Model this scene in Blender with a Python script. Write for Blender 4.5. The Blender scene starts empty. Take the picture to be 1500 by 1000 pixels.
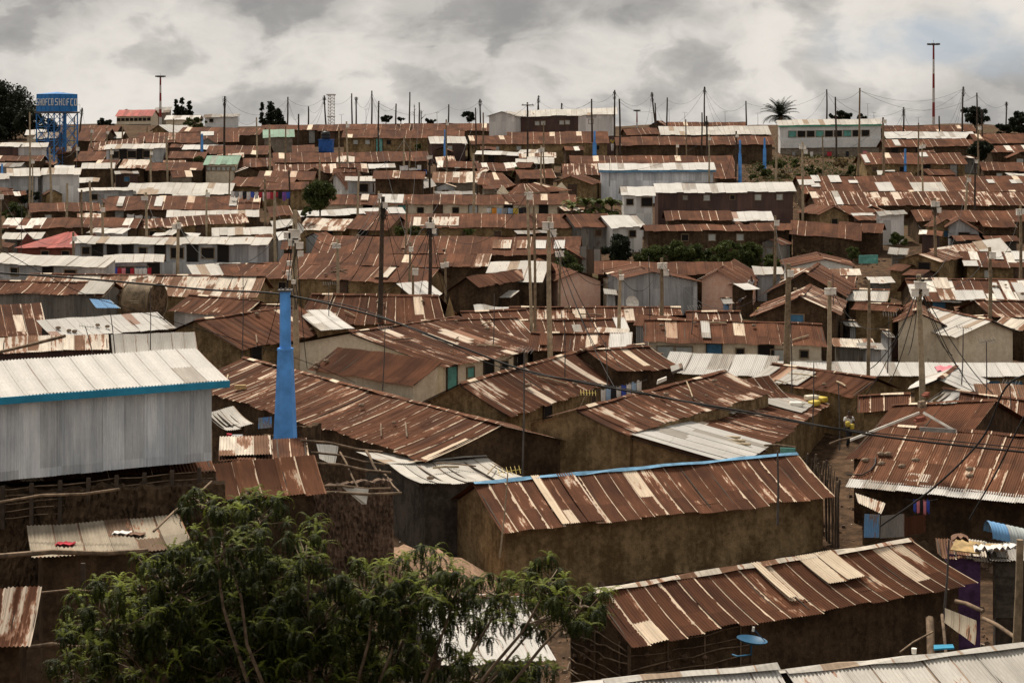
import bpy, math, random
import numpy as np
from mathutils import Vector, Matrix
R = math.radians
# ------------------------------------------------------------------ camera, sky, sun, exposure
F, VH, CZ = 2500.0, 190.0, 20.0        # focal length in photo pixels, eye level row, eye height (m)
scene = bpy.context.scene
COL = scene.collection
cam = bpy.data.objects.new('camera', bpy.data.cameras.new('camera')); COL.objects.link(cam)
cam.location = (0, 0, CZ); cam.rotation_euler = (R(90), 0, 0)
cam.data.lens = F / 1500 * 36; cam.data.sensor_width = 36
cam.data.shift_y = -(500 - VH) / 1500
cam.data.clip_end = 8000
scene.camera = cam
scene.view_settings.view_transform = 'Standard'; scene.view_settings.look = 'None'
scene.view_settings.exposure = EXPOSURE = 0.6
scene.view_settings.gamma = 1.0

class NT:
    """small helper to write node trees as expressions"""
    def __init__(s, tree): s.t = tree; s.n = tree.nodes; s.l = tree.links
    def new(s, k, **kw):
        n = s.n.new(k)
        for a, b in kw.items(): setattr(n, a, b)
        return n
    def put(s, sock, v):
        if isinstance(v, bpy.types.NodeSocket): s.l.new(v, sock)
        elif v is not None:
            try: sock.default_value = v
            except Exception: sock.default_value = (*v, 1) if len(v) == 3 else v
    def m(s, op, a, b=None, c=None, clamp=False):
        n = s.new('ShaderNodeMath', operation=op, use_clamp=clamp)
        s.put(n.inputs[0], a)
        if b is not None: s.put(n.inputs[1], b)
        if c is not None: s.put(n.inputs[2], c)
        return n.outputs[0]
    def xyz(s, x, y, z=0.0):
        n = s.new('ShaderNodeCombineXYZ'); s.put(n.inputs[0], x); s.put(n.inputs[1], y); s.put(n.inputs[2], z); return n.outputs[0]
    def sep(s, v):
        n = s.new('ShaderNodeSeparateXYZ'); s.put(n.inputs[0], v); return n.outputs
    def noise(s, v, scale=1.0, detail=3.0, rough=0.55, dim='3D', dist=0.0):
        n = s.new('ShaderNodeTexNoise', noise_dimensions=dim); s.put(n.inputs['Vector'], v)
        n.inputs['Scale'].default_value = scale; n.inputs['Detail'].default_value = detail
        n.inputs['Roughness'].default_value = rough; n.inputs['Distortion'].default_value = dist
        return n.outputs[0]
    def white(s, x, y=0.0):
        n = s.new('ShaderNodeTexWhiteNoise', noise_dimensions='2D'); s.put(n.inputs['Vector'], s.xyz(x, y)); return n.outputs[0]
    def ss(s, v, a, b, lo=0.0, hi=1.0):
        n = s.new('ShaderNodeMapRange', interpolation_type='SMOOTHSTEP')
        s.put(n.inputs[0], v); s.put(n.inputs[1], a); s.put(n.inputs[2], b); s.put(n.inputs[3], lo); s.put(n.inputs[4], hi)
        return n.outputs[0]
    def mix(s, f, a, b):
        n = s.new('ShaderNodeMix', data_type='RGBA')
        s.put(n.inputs[0], f); s.put(n.inputs[6], a); s.put(n.inputs[7], b); return n.outputs[2]
    def scale(s, c, f):
        n = s.new('ShaderNodeVectorMath', operation='SCALE'); s.put(n.inputs[0], c); s.put(n.inputs[3], f); return n.outputs[0]

SUN_EL, SUN_AZ = 58, -28      # sun high, behind the left shoulder of the hill
def make_world():
    w = bpy.data.worlds.new('World'); scene.world = w; w.use_nodes = True
    t = NT(w.node_tree); t.n.clear()
    out = t.new('ShaderNodeOutputWorld'); bg = t.new('ShaderNodeBackground')
    sky = t.new('ShaderNodeTexSky', sky_type='NISHITA'); sky.sun_disc = False
    sky.sun_elevation = R(SUN_EL); sky.sun_rotation = R(SUN_AZ)
    sky.air_density = 1.0; sky.dust_density = 1.5
    d = t.new('ShaderNodeTexCoord').outputs['Generated']
    x, y, z = t.sep(d)
    # cloud layer laid out in directions of the sky
    v = t.xyz(t.m('MULTIPLY', x, 9.0), t.m('MULTIPLY', y, 4.0), t.m('MULTIPLY', z, 15.0))
    warp = t.noise(v, 1.6, 2, 0.5)
    v2 = t.xyz(t.m('ADD', t.m('MULTIPLY', x, 9.0), t.m('MULTIPLY', warp, 0.35)), t.m('MULTIPLY', y, 4.0), t.m('SUBTRACT', t.m('MULTIPLY', z, 15.0), t.m('MULTIPLY', warp, 0.35)))
    big = t.noise(v2, 0.9, 2, 0.45); n1 = t.noise(v2, 2.1, 5, 0.5)
    n3 = t.noise(v2, 5.5, 4, 0.55)
    def bill(n): return t.m('SUBTRACT', 1.0, t.m('MULTIPLY', t.m('ABSOLUTE', t.m('SUBTRACT', n, 0.5)), 4.0))
    body = t.m('ADD', t.m('ADD', t.m('MULTIPLY', big, 0.62), t.m('MULTIPLY', n1, 0.42)), t.m('ADD', t.m('MULTIPLY', bill(n1), 0.05), t.m('MULTIPLY', bill(n3), 0.055)))
    # dark cloud bank high in the middle, brighter towards the lower sky
    px = t.m('SUBTRACT', x, -0.02); pz = t.m('SUBTRACT', z, 0.080)
    bank = t.m('ADD', t.m('POWER', t.m('ABSOLUTE', t.m('DIVIDE', px, 0.15)), 2.0), t.m('POWER', t.m('ABSOLUTE', t.m('DIVIDE', pz, 0.026)), 2.0))
    bank = t.ss(t.m('ADD', bank, t.m('MULTIPLY', t.m('SUBTRACT', n1, 0.5), 4.0)), 1.9, 0.5)
    px2 = t.m('SUBTRACT', x, -0.29); pz2 = t.m('SUBTRACT', z, 0.067)
    bank2 = t.m('ADD', t.m('POWER', t.m('ABSOLUTE', t.m('DIVIDE', px2, 0.06)), 2.0), t.m('POWER', t.m('ABSOLUTE', t.m('DIVIDE', pz2, 0.02)), 2.0))
    bank2 = t.ss(t.m('ADD', bank2, t.m('MULTIPLY', t.m('SUBTRACT', n1, 0.5), 3.0)), 1.6, 0.1)
    edge = t.ss(t.m('ADD', n1, t.m('ADD', t.m('MULTIPLY', bill(n3), 0.035), t.m('MULTIPLY', bill(n1), 0.03))), 0.465, 0.575)
    lum = t.m('ADD', t.ss(body, 0.40, 0.76, 0.24, 0.85), t.m('MULTIPLY', edge, 0.15))
    lum = t.m('SUBTRACT', lum, t.m('MULTIPLY', bank, 0.36)); lum = t.m('SUBTRACT', lum, t.m('MULTIPLY', bank2, 0.22), clamp=True)
    cr = t.new('ShaderNodeValToRGB'); e = cr.color_ramp.elements
    e[0].position = 0.0; e[0].color = (0.33, 0.32, 0.312, 1)
    e[1].position = 1.0; e[1].color = (0.86, 0.81, 0.745, 1)
    k = e.new(0.35); k.color = (0.43, 0.415, 0.395, 1)
    k = e.new(0.65); k.color = (0.62, 0.59, 0.55, 1)
    t.put(cr.inputs[0], lum)
    cloud = t.scale(cr.outputs[0], 6.3)
    # broken blue on the right
    gx = t.m('SUBTRACT', x, 0.245); gz = t.m('SUBTRACT', z, 0.05)
    gap = t.m('ADD', t.m('POWER', t.m('ABSOLUTE', t.m('DIVIDE', gx, 0.075)), 2.0), t.m('POWER', t.m('ABSOLUTE', t.m('DIVIDE', gz, 0.026)), 2.0))
    gap = t.ss(t.m('ADD', gap, t.m('MULTIPLY', t.m('SUBTRACT', n1, 0.42), 4.0)), 1.3, 0.1, 0.0, 0.8)
    blue = t.mix(0.72, t.scale(sky.outputs[0], 0.55), (3.4, 3.9, 4.6, 1))
    col = t.mix(gap, cloud, blue)
    t.put(bg.inputs[0], col); bg.inputs[1].default_value = 0.10
    t.l.new(bg.outputs[0], out.inputs[0])
make_world()
sl = bpy.data.lights.new('sun', 'SUN'); sl.energy = 3.6; sl.angle = R(9); sl.color = (1.0, 0.90, 0.77)
sun = bpy.data.objects.new('sun', sl); COL.objects.link(sun)
# lamp points from the sun position toward the scene
_a = R(SUN_AZ); _e = R(SUN_EL)
sd = Vector((math.sin(_a) * math.cos(_e), math.cos(_a) * math.cos(_e), math.sin(_e)))
sun.rotation_euler = sd.to_track_quat('Z', 'Y').to_euler(); sun.location = (0, 0, 120)

# ------------------------------------------------------------------ photo pixel <-> place
def P(u, v, d): return Vector(((u - 750) / F * d, d, CZ - (v - VH) / F * d))
def U(p): return 750 + p.x / p.y * F
def V_(p): return VH + (CZ - p.z) / p.y * F
PROF = [(-60, -3), (0, -6.5), (14, -11.5), (30, -14.6), (42, -16.6), (52, -17.2), (65, -17.0), (78, -15.9), (95, -14.7), (120, -13.7), (145, -11.9),
        (180, -8.4), (225, -3.8), (265, -0.9), (300, 0.3), (340, 0.8), (400, -2), (600, -20), (2500, -60)]
def prof(y):
    if y <= PROF[0][0]: return PROF[0][1]
    for (a, za), (b, zb) in zip(PROF, PROF[1:]):
        if y <= b:
            t = (y - a) / (b - a); return za + (zb - za) * t
    return PROF[-1][1]
def G(x, y):
    z = (prof(y - 5) + prof(y) * 2 + prof(y + 5)) / 4
    z += 0.25 * math.sin(x * 0.11 + y * 0.05) + 0.18 * math.sin(x * 0.23 - y * 0.13)
    # bank of earth under the left foreground
    q = max(0, 1 - ((x + 13) / 7.5) ** 2) * max(0, 1 - ((y - 51) / 11) ** 2)
    return CZ + z + 4.0 * q
def hit(u, v, h=2.2, d0=36):
    d = d0
    while d < 345:
        p = P(u, v, d)
        if p.z <= G(p.x, d) + h: return p
        d += 0.25
    return P(u, v, 300)

# ------------------------------------------------------------------ objects
def tag(o, label=None, cat=None, group=None, kind=None):
    if label: o['label'] = label
    if cat: o['category'] = cat
    if group: o['group'] = group
    if kind: o['kind'] = kind
    return o
def empty(name, loc, label, cat, group=None):
    o = bpy.data.objects.new(name, None); COL.objects.link(o); o.location = loc; o.empty_display_size = 0.2
    return tag(o, label, cat, group)
class MB:
    def __init__(s): s.v = []; s.f = []; s.uv = []; s.mi = []; s.sm = []
    def face(s, pts, uv=None, mi=0, sm=False):
        b = len(s.v); s.v += [tuple(p) for p in pts]; s.f.append(tuple(range(b, b + len(pts))))
        s.uv += uv if uv else [(0, 0)] * len(pts); s.mi.append(mi); s.sm.append(sm)
    def grid(s, rows, uvs, mi=0, sm=True):
        """rows: list of lists of points"""
        b = len(s.v); nc = len(rows[0])
        for r in rows: s.v += [tuple(p) for p in r]
        for i in range(len(rows) - 1):
            for j in range(nc - 1):
                s.f.append((b + i * nc + j, b + i * nc + j + 1, b + (i + 1) * nc + j + 1, b + (i + 1) * nc + j))
                s.uv += [uvs[i][j], uvs[i][j + 1], uvs[i + 1][j + 1], uvs[i + 1][j]]
                s.mi.append(mi); s.sm.append(sm)
    def box(s, c, ex, ey, ez, mi=0):
        """centre and three half-axis vectors"""
        c, ex, ey, ez = Vector(c), Vector(ex), Vector(ey), Vector(ez)
        for n, a, b in ((ex, ey, ez), (-ex, ez, ey), (ey, ez, ex), (-ey, ex, ez), (ez, ex, ey), (-ez, ey, ex)):
            p = [c + n - a - b, c + n + a - b, c + n + a + b, c + n - a + b]
            la, lb = a.length, b.length
            s.face(p, [(-la + c.x, -lb + c.z), (la + c.x, -lb + c.z), (la + c.x, lb + c.z), (-la + c.x, lb + c.z)], mi)
    def abox(s, x0, x1, y0, y1, z0, z1, mi=0):
        s.box(((x0 + x1) / 2, (y0 + y1) / 2, (z0 + z1) / 2), ((x1 - x0) / 2, 0, 0), (0, (y1 - y0) / 2, 0), (0, 0, (z1 - z0) / 2), mi)
    def tube(s, pts, rad, n=6, cap=True, mi=0):
        pts = [Vector(p) for p in pts]; rows = []; L = 0; uvs = []
        if not hasattr(rad, '__len__'): rad = [rad] * len(pts)
        ref = None
        for i, p in enumerate(pts):
            t = (pts[min(i + 1, len(pts) - 1)] - pts[max(i - 1, 0)])
            if t.length < 1e-9: t = Vector((0, 0, 1))
            t.normalize()
            if ref is None: ref = t.orthogonal().normalized()
            a = (ref - t * ref.dot(t))
            a = a.normalized() if a.length > 1e-6 else t.orthogonal().normalized()
            ref = a; b = t.cross(a)
            if i: L += (p - pts[i - 1]).length
            rows.append([p + (a * math.cos(k * 2 * math.pi / n) + b * math.sin(k * 2 * math.pi / n)) * rad[i] for k in range(n + 1)])
            uvs.append([(k / n * 2 * math.pi * rad[i], L) for k in range(n + 1)])
        s.grid(rows, uvs, mi, True)
        if cap:
            s.face(rows[0][:n][::-1], None, mi); s.face(rows[-1][:n], None, mi)
    def build(s, name, mats, parent=None, origin=None):
        me = bpy.data.meshes.new(name)
        o = bpy.data.objects.new(name, me); COL.objects.link(o)
        off = Vector((0, 0, 0))
        if parent is not None:
            off = world_loc(parent); o.parent = parent
            if origin is not None: o.location = Vector(origin) - off; off = Vector(origin)
        elif origin is not None: o.location = origin; off = Vector(origin)
        v = np.array(s.v, dtype=np.float32).reshape(-1, 3) - np.array(off, dtype=np.float32)
        me.from_pydata(v.tolist(), [], s.f)
        uvl = me.uv_layers.new(name='UVMap'); uvl.data.foreach_set('uv', np.array(s.uv, dtype=np.float32).ravel())
        if not isinstance(mats, (list, tuple)): mats = [mats]
        for m in mats: me.materials.append(m)
        me.polygons.foreach_set('material_index', np.array(s.mi, dtype=np.int32))
        me.polygons.foreach_set('use_smooth', np.array(s.sm, dtype=bool))
        me.update(); return o
def world_loc(o):
    l = Vector(o.location)
    while o.parent: o = o.parent; l += Vector(o.location)
    return l
LABELS = []      # things whose labels may need an ordinal: (object, sort key u)
def auto(o, u): LABELS.append((o, u))
# ------------------------------------------------------------------ materials
M = {}
def mat(name):
    m = bpy.data.materials.new(name); m.use_nodes = True; t = NT(m.node_tree)
    return m, t, t.n['Principled BSDF']
def simple(name, c, rough=0.8, var=0.18, scale=4.0, metal=0.0, spec=0.3, bump=0.0):
    m, t, b = mat(name); co = t.new('ShaderNodeTexCoord').outputs['Object']
    n = t.noise(co, scale, 5, 0.6); n2 = t.noise(co, scale * 0.23, 3, 0.5)
    f = t.m('ADD', t.m('MULTIPLY', n, 0.6), t.m('MULTIPLY', n2, 0.4))
    dark = tuple(x * (1 - 2.2 * var) for x in c); light = tuple(min(1, x * (1 + 1.6 * var)) for x in c)
    t.put(b.inputs['Base Color'], t.mix(t.ss(f, 0.3, 0.7), (*dark, 1), (*light, 1)))
    b.inputs['Roughness'].default_value = rough; b.inputs['Metallic'].default_value = metal; b.inputs['Specular IOR Level'].default_value = spec
    if bump:
        bn = t.new('ShaderNodeBump'); bn.inputs['Strength'].default_value = bump; bn.inputs['Distance'].default_value = 0.05
        t.put(bn.inputs['Height'], n); t.l.new(bn.outputs[0], b.inputs['Normal'])
    M[name] = m; return m

def roof_mat(name, rust=(0.056, 0.024, 0.014), rust2=(0.128, 0.053, 0.028), pale=(0.70, 0.57, 0.43), seam=0.5, seamw=0.05, patch=0.0, psheet=0.04,
             rough=0.85, var=0.5, lapd=0.6):
    """corrugated iron, sheets 0.78 m wide; UV in metres, u along the ridge, v down the slope"""
    m, t, b = mat(name)
    uv = t.new('ShaderNodeUVMap').outputs[0]; u, v, _ = t.sep(uv)
    us = t.m('DIVIDE', u, 0.78); sid = t.m('FLOOR', us); fx = t.m('FRACT', us)
    w1 = t.white(sid, 3.0); w2 = t.white(sid, 9.0)
    tid = t.m('FLOOR', t.m('ADD', t.m('DIVIDE', v, 2.3), t.m('MULTIPLY', w1, 0.25)))
    r1 = t.white(sid, tid); r2 = t.white(t.m('ADD', sid, 31.0), tid)
    streak = t.noise(t.xyz(t.m('MULTIPLY', u, 3.2), t.m('MULTIPLY', v, 0.55)), 1.0, 5, 0.62)
    broad = t.noise(t.xyz(t.m('MULTIPLY', u, 0.42), t.m('MULTIPLY', v, 0.5), 4.0), 1.0, 3, 0.5)
    fine = t.noise(t.xyz(t.m('MULTIPLY', u, 14.0), t.m('MULTIPLY', v, 5.0)), 1.0, 4, 0.65)
    wob = t.noise(t.xyz(t.m('MULTIPLY', sid, 7.7), t.m('MULTIPLY', v, 1.1)), 1.0, 4, 0.7)
    sdist = t.m('MULTIPLY', t.m('SUBTRACT', 1.0, fx), 0.78)           # seam at the far side of each sheet
    wid = t.m('MULTIPLY', t.m('SUBTRACT', wob, 0.30), seamw * 4.2)
    wid = t.m('MULTIPLY', wid, t.m('ADD', 0.45, w2))
    smask = t.m('MULTIPLY', t.ss(t.m('SUBTRACT', wid, sdist), -0.012, 0.012), t.ss(w1, 1 - seam - 0.05, 1 - seam + 0.05))
    pm = t.m('ADD', t.m('MULTIPLY', streak, 0.62), t.m('MULTIPLY', broad, 0.38))
    pm = t.m('ADD', pm, t.m('MULTIPLY', t.m('SUBTRACT', r2, 0.5), 0.16))
    pm = t.m('ADD', pm, t.m('MULTIPLY', t.m('SUBTRACT', fine, 0.5), 0.14))
    pmask = t.ss(pm, 0.66 - patch * 0.26, 0.71 - patch * 0.26)
    fm = t.m('ADD', streak, t.m('MULTIPLY', t.m('SUBTRACT', fine, 0.5), 0.3))
    ps = t.m('MULTIPLY', t.ss(r1, 1 - psheet - 0.002, 1 - psheet + 0.002), t.ss(fm, 0.70, 0.62))
    mask = t.m('MAXIMUM', t.m('MAXIMUM', smask, pmask), ps)
    rb = t.mix(t.ss(t.m('ADD', t.m('MULTIPLY', broad, 0.5), t.m('MULTIPLY', streak, 0.5)), 0.32, 0.68), (*rust, 1), (*rust2, 1))
    rb = t.scale(rb, t.m('ADD', 1 - var * 0.5, t.m('MULTIPLY', r2, var)))
    rb = t.scale(rb, t.m('ADD', 0.78, t.m('MULTIPLY', fine, 0.44)))
    pc = t.mix(t.ss(streak, 0.35, 0.62), (*pale, 1), (*(x * 0.72 for x in pale), 1))
    edge = t.m('MULTIPLY', t.m('MULTIPLY', mask, t.m('SUBTRACT', 1.0, mask)), 3.0, clamp=True)
    c = t.mix(mask, rb, pc); c = t.mix(edge, c, (0.27, 0.115, 0.06, 1))
    # overlap line where one tier of sheets laps the next
    ft = t.m('FRACT', t.m('ADD', t.m('DIVIDE', v, 2.3), t.m('MULTIPLY', w1, 0.25)))
    lap = t.ss(ft, 0.018, 0.0); c = t.mix(t.m('MULTIPLY', lap, lapd), c, (0.04, 0.022, 0.016, 1))
    # narrow dark line in the lap beside each pale seam
    c = t.mix(t.ss(t.m('MULTIPLY', fx, 0.78), 0.03, 0.0, 0.0, 0.9 * lapd), c, (0.035, 0.02, 0.015, 1))
    cw = t.m('MULTIPLY', t.m('SINE', t.m('MULTIPLY', u, 2 * math.pi / 0.13)), 1.0)
    bn = t.new('ShaderNodeBump'); bn.inputs['Strength'].default_value = 0.35; bn.inputs['Distance'].default_value = 0.02
    t.put(bn.inputs['Height'], t.m('ADD', cw, fine)); t.l.new(bn.outputs[0], b.inputs['Normal'])
    t.put(b.inputs['Base Color'], c)
    t.put(b.inputs['Roughness'], t.mix(mask, (rough,) * 3, (0.65,) * 3))
    b.inputs['Specular IOR Level'].default_value = 0.10
    M[name] = m
roof_mat('r', seam=0.5, seamw=0.035, patch=-0.22, psheet=0.02)
roof_mat('rs', seam=0.85, seamw=0.085, patch=0.06, psheet=0.03)
roof_mat('rf', seam=0.45, seamw=0.05, patch=-0.08, psheet=0.03)
roof_mat('rq', seam=0.92, seamw=0.10, patch=0.20, psheet=0.03)
roof_mat('rp', seam=0.9, seamw=0.075, patch=0.36, psheet=0.05, pale=(0.66, 0.55, 0.44))
roof_mat('rr', rust=(0.068, 0.031, 0.018), rust2=(0.150, 0.064, 0.034), seam=0.8, seamw=0.07, patch=0.14, psheet=0.02)
roof_mat('pw', seam=0.5, seamw=0.05, patch=-0.05, psheet=0.22, pale=(0.70, 0.66, 0.59))
roof_mat('pr', rust=(0.14, 0.075, 0.046), rust2=(0.24, 0.135, 0.085), seam=0.9, seamw=0.10, patch=0.62, psheet=0.2, pale=(0.62, 0.55, 0.46))
roof_mat('w', rust=(0.43, 0.415, 0.39), rust2=(0.52, 0.505, 0.475), pale=(0.37, 0.34, 0.30), seam=0.5, seamw=0.02, patch=-0.25, psheet=0.08, rough=0.6, var=0.10, lapd=0.3)
roof_mat('wg', rust=(0.36, 0.34, 0.305), rust2=(0.47, 0.45, 0.41), pale=(0.33, 0.25, 0.18), seam=0.6, seamw=0.04, patch=0.0, psheet=0.06, rough=0.6, var=0.22, lapd=0.4)
roof_mat('wd', rust=(0.21, 0.20, 0.185), rust2=(0.30, 0.285, 0.26), pale=(0.15, 0.105, 0.075), seam=0.6, seamw=0.05, patch=0.1, psheet=0.1, rough=0.7, var=0.3)
roof_mat('tan', rust=(0.20, 0.17, 0.13), rust2=(0.33, 0.285, 0.22), pale=(0.13, 0.085, 0.055), seam=0.7, seamw=0.06, patch=0.25, psheet=0.1, var=0.4)
roof_mat('pl', rust=(0.56, 0.45, 0.33), rust2=(0.72, 0.61, 0.47), pale=(0.22, 0.12, 0.07), seam=0.9, seamw=0.08, patch=0.10, psheet=0.0, var=0.15, lapd=0.3)
roof_mat('green', rust=(0.10, 0.19, 0.13), rust2=(0.16, 0.26, 0.19), pale=(0.26, 0.30, 0.25), seam=0.5, seamw=0.03, patch=-0.1, psheet=0.04, rough=0.5)
roof_mat('red', rust=(0.27, 0.055, 0.045), rust2=(0.34, 0.08, 0.065), pale=(0.36, 0.14, 0.11), seam=0.3, seamw=0.02, patch=-0.2, psheet=0.03, rough=0.6)
roof_mat('blue', rust=(0.10, 0.22, 0.40), rust2=(0.16, 0.32, 0.52), pale=(0.40, 0.44, 0.44), seam=0.7, seamw=0.06, patch=0.22, psheet=0.05, rough=0.45)

def corr_wall(name, a, b_, pale, amt, bright=0.0):
    m, t, b = mat(name); uv = t.new('ShaderNodeUVMap').outputs[0]; u, v, _ = t.sep(uv)
    sid = t.m('FLOOR', t.m('DIVIDE', u, 0.72)); tid = t.m('FLOOR', t.m('DIVIDE', v, 2.4)); r = t.white(sid, tid)
    st = t.noise(t.xyz(t.m('MULTIPLY', u, 5.0), t.m('MULTIPLY', v, 0.5)), 1.0, 5, 0.6)
    st2 = t.noise(t.xyz(t.m('MULTIPLY', u, 0.9), t.m('MULTIPLY', v, 0.35)), 1.0, 3, 0.5)
    fn = t.noise(t.xyz(t.m('MULTIPLY', u, 9.0), t.m('MULTIPLY', v, 6.0)), 1.0, 5, 0.7)
    c = t.mix(t.ss(t.m('ADD', t.m('MULTIPLY', st, 0.5), t.m('MULTIPLY', st2, 0.5)), 0.34, 0.66), (*a, 1), (*b_, 1))
    c = t.scale(c, t.m('ADD', 0.72, t.m('MULTIPLY', r, 0.5)))
    low = t.noise(t.xyz(t.m('MULTIPLY', u, 2.2), t.m('MULTIPLY', v, 1.3), 3.0), 1.0, 5, 0.65)
    c = t.mix(t.ss(low, 0.68 - amt * 0.25, 0.78 - amt * 0.25, 0.0, 0.85), c, (*pale, 1))
    c = t.scale(c, t.m('ADD', 0.85, t.m('MULTIPLY', fn, 0.3)))
    cw = t.m('SINE', t.m('MULTIPLY', u, 2 * math.pi / 0.12))
    bn = t.new('ShaderNodeBump'); bn.inputs['Strength'].default_value = 0.5; bn.inputs['Distance'].default_value = 0.025
    t.put(bn.inputs['Height'], cw); t.l.new(bn.outputs[0], b.inputs['Normal'])
    t.put(b.inputs['Base Color'], c); b.inputs['Roughness'].default_value = 0.5; b.inputs['Specular IOR Level'].default_value = 0.4
    M[name] = m
corr_wall('grey', (0.26, 0.265, 0.27), (0.46, 0.465, 0.47), (0.17, 0.12, 0.085), 0.1)
corr_wall('silver', (0.46, 0.50, 0.55), (0.78, 0.80, 0.82), (0.84, 0.85, 0.85), 0.15)
corr_wall('white', (0.56, 0.56, 0.54), (0.74, 0.73, 0.71), (0.35, 0.31, 0.26), 0.0)
corr_wall('rust', (0.055, 0.028, 0.024), (0.10, 0.050, 0.038), (0.20, 0.12, 0.08), 0.05)
corr_wall('tin', (0.10, 0.095, 0.085), (0.24, 0.225, 0.20), (0.10, 0.055, 0.035), 0.45)

def plaster(name, a, b_, stain, amt, bump=0.5, scale=1.0, foot=0.4):
    m, t, b = mat(name); co = t.new('ShaderNodeTexCoord').outputs['Object']; uv = t.new('ShaderNodeUVMap').outputs[0]; u, v, _ = t.sep(uv)
    n1 = t.noise(co, 0.7 * scale, 4, 0.6); n2 = t.noise(co, 4.0 * scale, 6, 0.68); n3 = t.noise(co, 18 * scale, 4, 0.7)
    run = t.noise(t.xyz(t.m('MULTIPLY', u, 3.0), t.m('MULTIPLY', v, 0.5)), 1.0, 5, 0.65)
    f = t.m('ADD', t.m('ADD', t.m('MULTIPLY', n1, 0.4), t.m('MULTIPLY', n2, 0.35)), t.m('MULTIPLY', run, 0.25))
    c = t.mix(t.ss(f, 0.41, 0.60), (*a, 1), (*b_, 1))
    s = t.m('ADD', t.m('MULTIPLY', n1, 0.5), t.m('MULTIPLY', n2, 0.5))
    s = t.m('ADD', s, t.m('MULTIPLY', t.ss(v, 0.0, 0.9, 1.0, 0.0), foot * 0.3))
    c = t.mix(t.ss(s, 0.66 - amt * 0.2, 0.74 - amt * 0.2, 0.0, 0.9), c, (*stain, 1))
    c = t.scale(c, t.m('ADD', 0.72, t.m('MULTIPLY', n3, 0.56)))
    bn = t.new('ShaderNodeBump'); bn.inputs['Strength'].default_value = bump; bn.inputs['Distance'].default_value = 0.10
    t.put(bn.inputs['Height'], t.m('ADD', n2, t.m('MULTIPLY', n3, 0.5))); t.l.new(bn.outputs[0], b.inputs['Normal'])
    t.put(b.inputs['Base Color'], c); b.inputs['Roughness'].default_value = 0.95; b.inputs['Specular IOR Level'].default_value = 0.1
    M[name] = m
plaster('mud', (0.13, 0.088, 0.044), (0.33, 0.235, 0.125), (0.44, 0.33, 0.19), 0.3, 0.9)
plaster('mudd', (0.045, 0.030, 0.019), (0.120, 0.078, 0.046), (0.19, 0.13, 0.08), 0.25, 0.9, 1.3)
plaster('cream', (0.58, 0.49, 0.36), (0.74, 0.65, 0.51), (0.19, 0.125, 0.08), 0.15, 0.4)
plaster('pink', (0.76, 0.46, 0.34), (0.84, 0.60, 0.48), (0.25, 0.16, 0.105), 0.05, 0.3)
plaster('tind', (0.040, 0.034, 0.028), (0.10, 0.085, 0.07), (0.13, 0.07, 0.045), 0.3, 0.3)
plaster('stone', (0.17, 0.14, 0.11), (0.30, 0.255, 0.20), (0.10, 0.075, 0.055), 0.4, 0.9, 2.0)
plaster('brick', (0.16, 0.055, 0.04), (0.23, 0.085, 0.06), (0.10, 0.05, 0.035), 0.2, 0.4)
plaster('paint_white', (0.55, 0.56, 0.55), (0.68, 0.68, 0.67), (0.38, 0.35, 0.30), 0.0, 0.2)

simple('dark', (0.012, 0.010, 0.009), 0.9, 0.1)  # near-black colour standing for unlit interiors behind windows and doorways
simple('wood', (0.22, 0.165, 0.105), 0.85, 0.22, 6)
simple('wood_pale', (0.36, 0.29, 0.195), 0.85, 0.2, 5)
simple('wood_dark', (0.060, 0.044, 0.032), 0.9, 0.25, 6)
simple('stick', (0.17, 0.12, 0.08), 0.9, 0.3, 5)
simple('cable', (0.012, 0.011, 0.011), 0.6, 0.1)
simple('metal_dark', (0.09, 0.08, 0.075), 0.6, 0.2)
simple('box_white', (0.74, 0.71, 0.64), 0.6, 0.12, 3)
simple('blue_paint', (0.10, 0.33, 0.78), 0.55, 0.16, 1.6)
simple('blue_tank', (0.020, 0.17, 0.46), 0.5, 0.14, 1.0)
simple('blue_tower', (0.035, 0.17, 0.42), 0.6, 0.18, 1.0)
simple('blue_trim', (0.02, 0.24, 0.40), 0.5, 0.1, 3)
simple('blue_flash', (0.12, 0.27, 0.42), 0.5, 0.2, 3)
simple('blue_tarp', (0.02, 0.10, 0.36), 0.6, 0.25, 3)
simple('letter_white', (0.75, 0.75, 0.72), 0.6, 0.06)
simple('turq', (0.12, 0.34, 0.30), 0.7, 0.2, 3)
simple('door_blue', (0.05, 0.15, 0.26), 0.7, 0.2, 3)
simple('door_brown', (0.085, 0.05, 0.032), 0.8, 0.25, 4)
simple('door_grey', (0.26, 0.255, 0.24), 0.6, 0.2, 3)
simple('shutter', (0.42, 0.44, 0.42), 0.6, 0.1, 3)
simple('green_trim', (0.05, 0.30, 0.20), 0.6, 0.12, 3)
simple('purple', (0.095, 0.045, 0.125), 0.7, 0.25, 5)
simple('rock', (0.23, 0.17, 0.12), 0.95, 0.3, 9, bump=0.5)
simple('rubble', (0.13, 0.085, 0.058), 0.95, 0.35, 7, bump=0.6)
simple('yellow', (0.55, 0.42, 0.06), 0.45, 0.12, 3)
simple('pale_plastic', (0.62, 0.58, 0.46), 0.5, 0.08, 3)
simple('black_plastic', (0.018, 0.018, 0.02), 0.5, 0.1)
simple('dish_blue', (0.012, 0.085, 0.17), 0.5, 0.1, 3)
simple('mast_red', (0.22, 0.025, 0.02), 0.6, 0.1)
simple('mast_white', (0.5, 0.47, 0.44), 0.6, 0.1)
simple('skin', (0.09, 0.05, 0.035), 0.6, 0.1)
simple('hair', (0.01, 0.008, 0.008), 0.8, 0.1)
simple('bark', (0.15, 0.11, 0.075), 0.9, 0.3, 8, bump=0.5)
simple('yellow_roofing', (0.40, 0.28, 0.13), 0.8, 0.25, 3)
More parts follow.
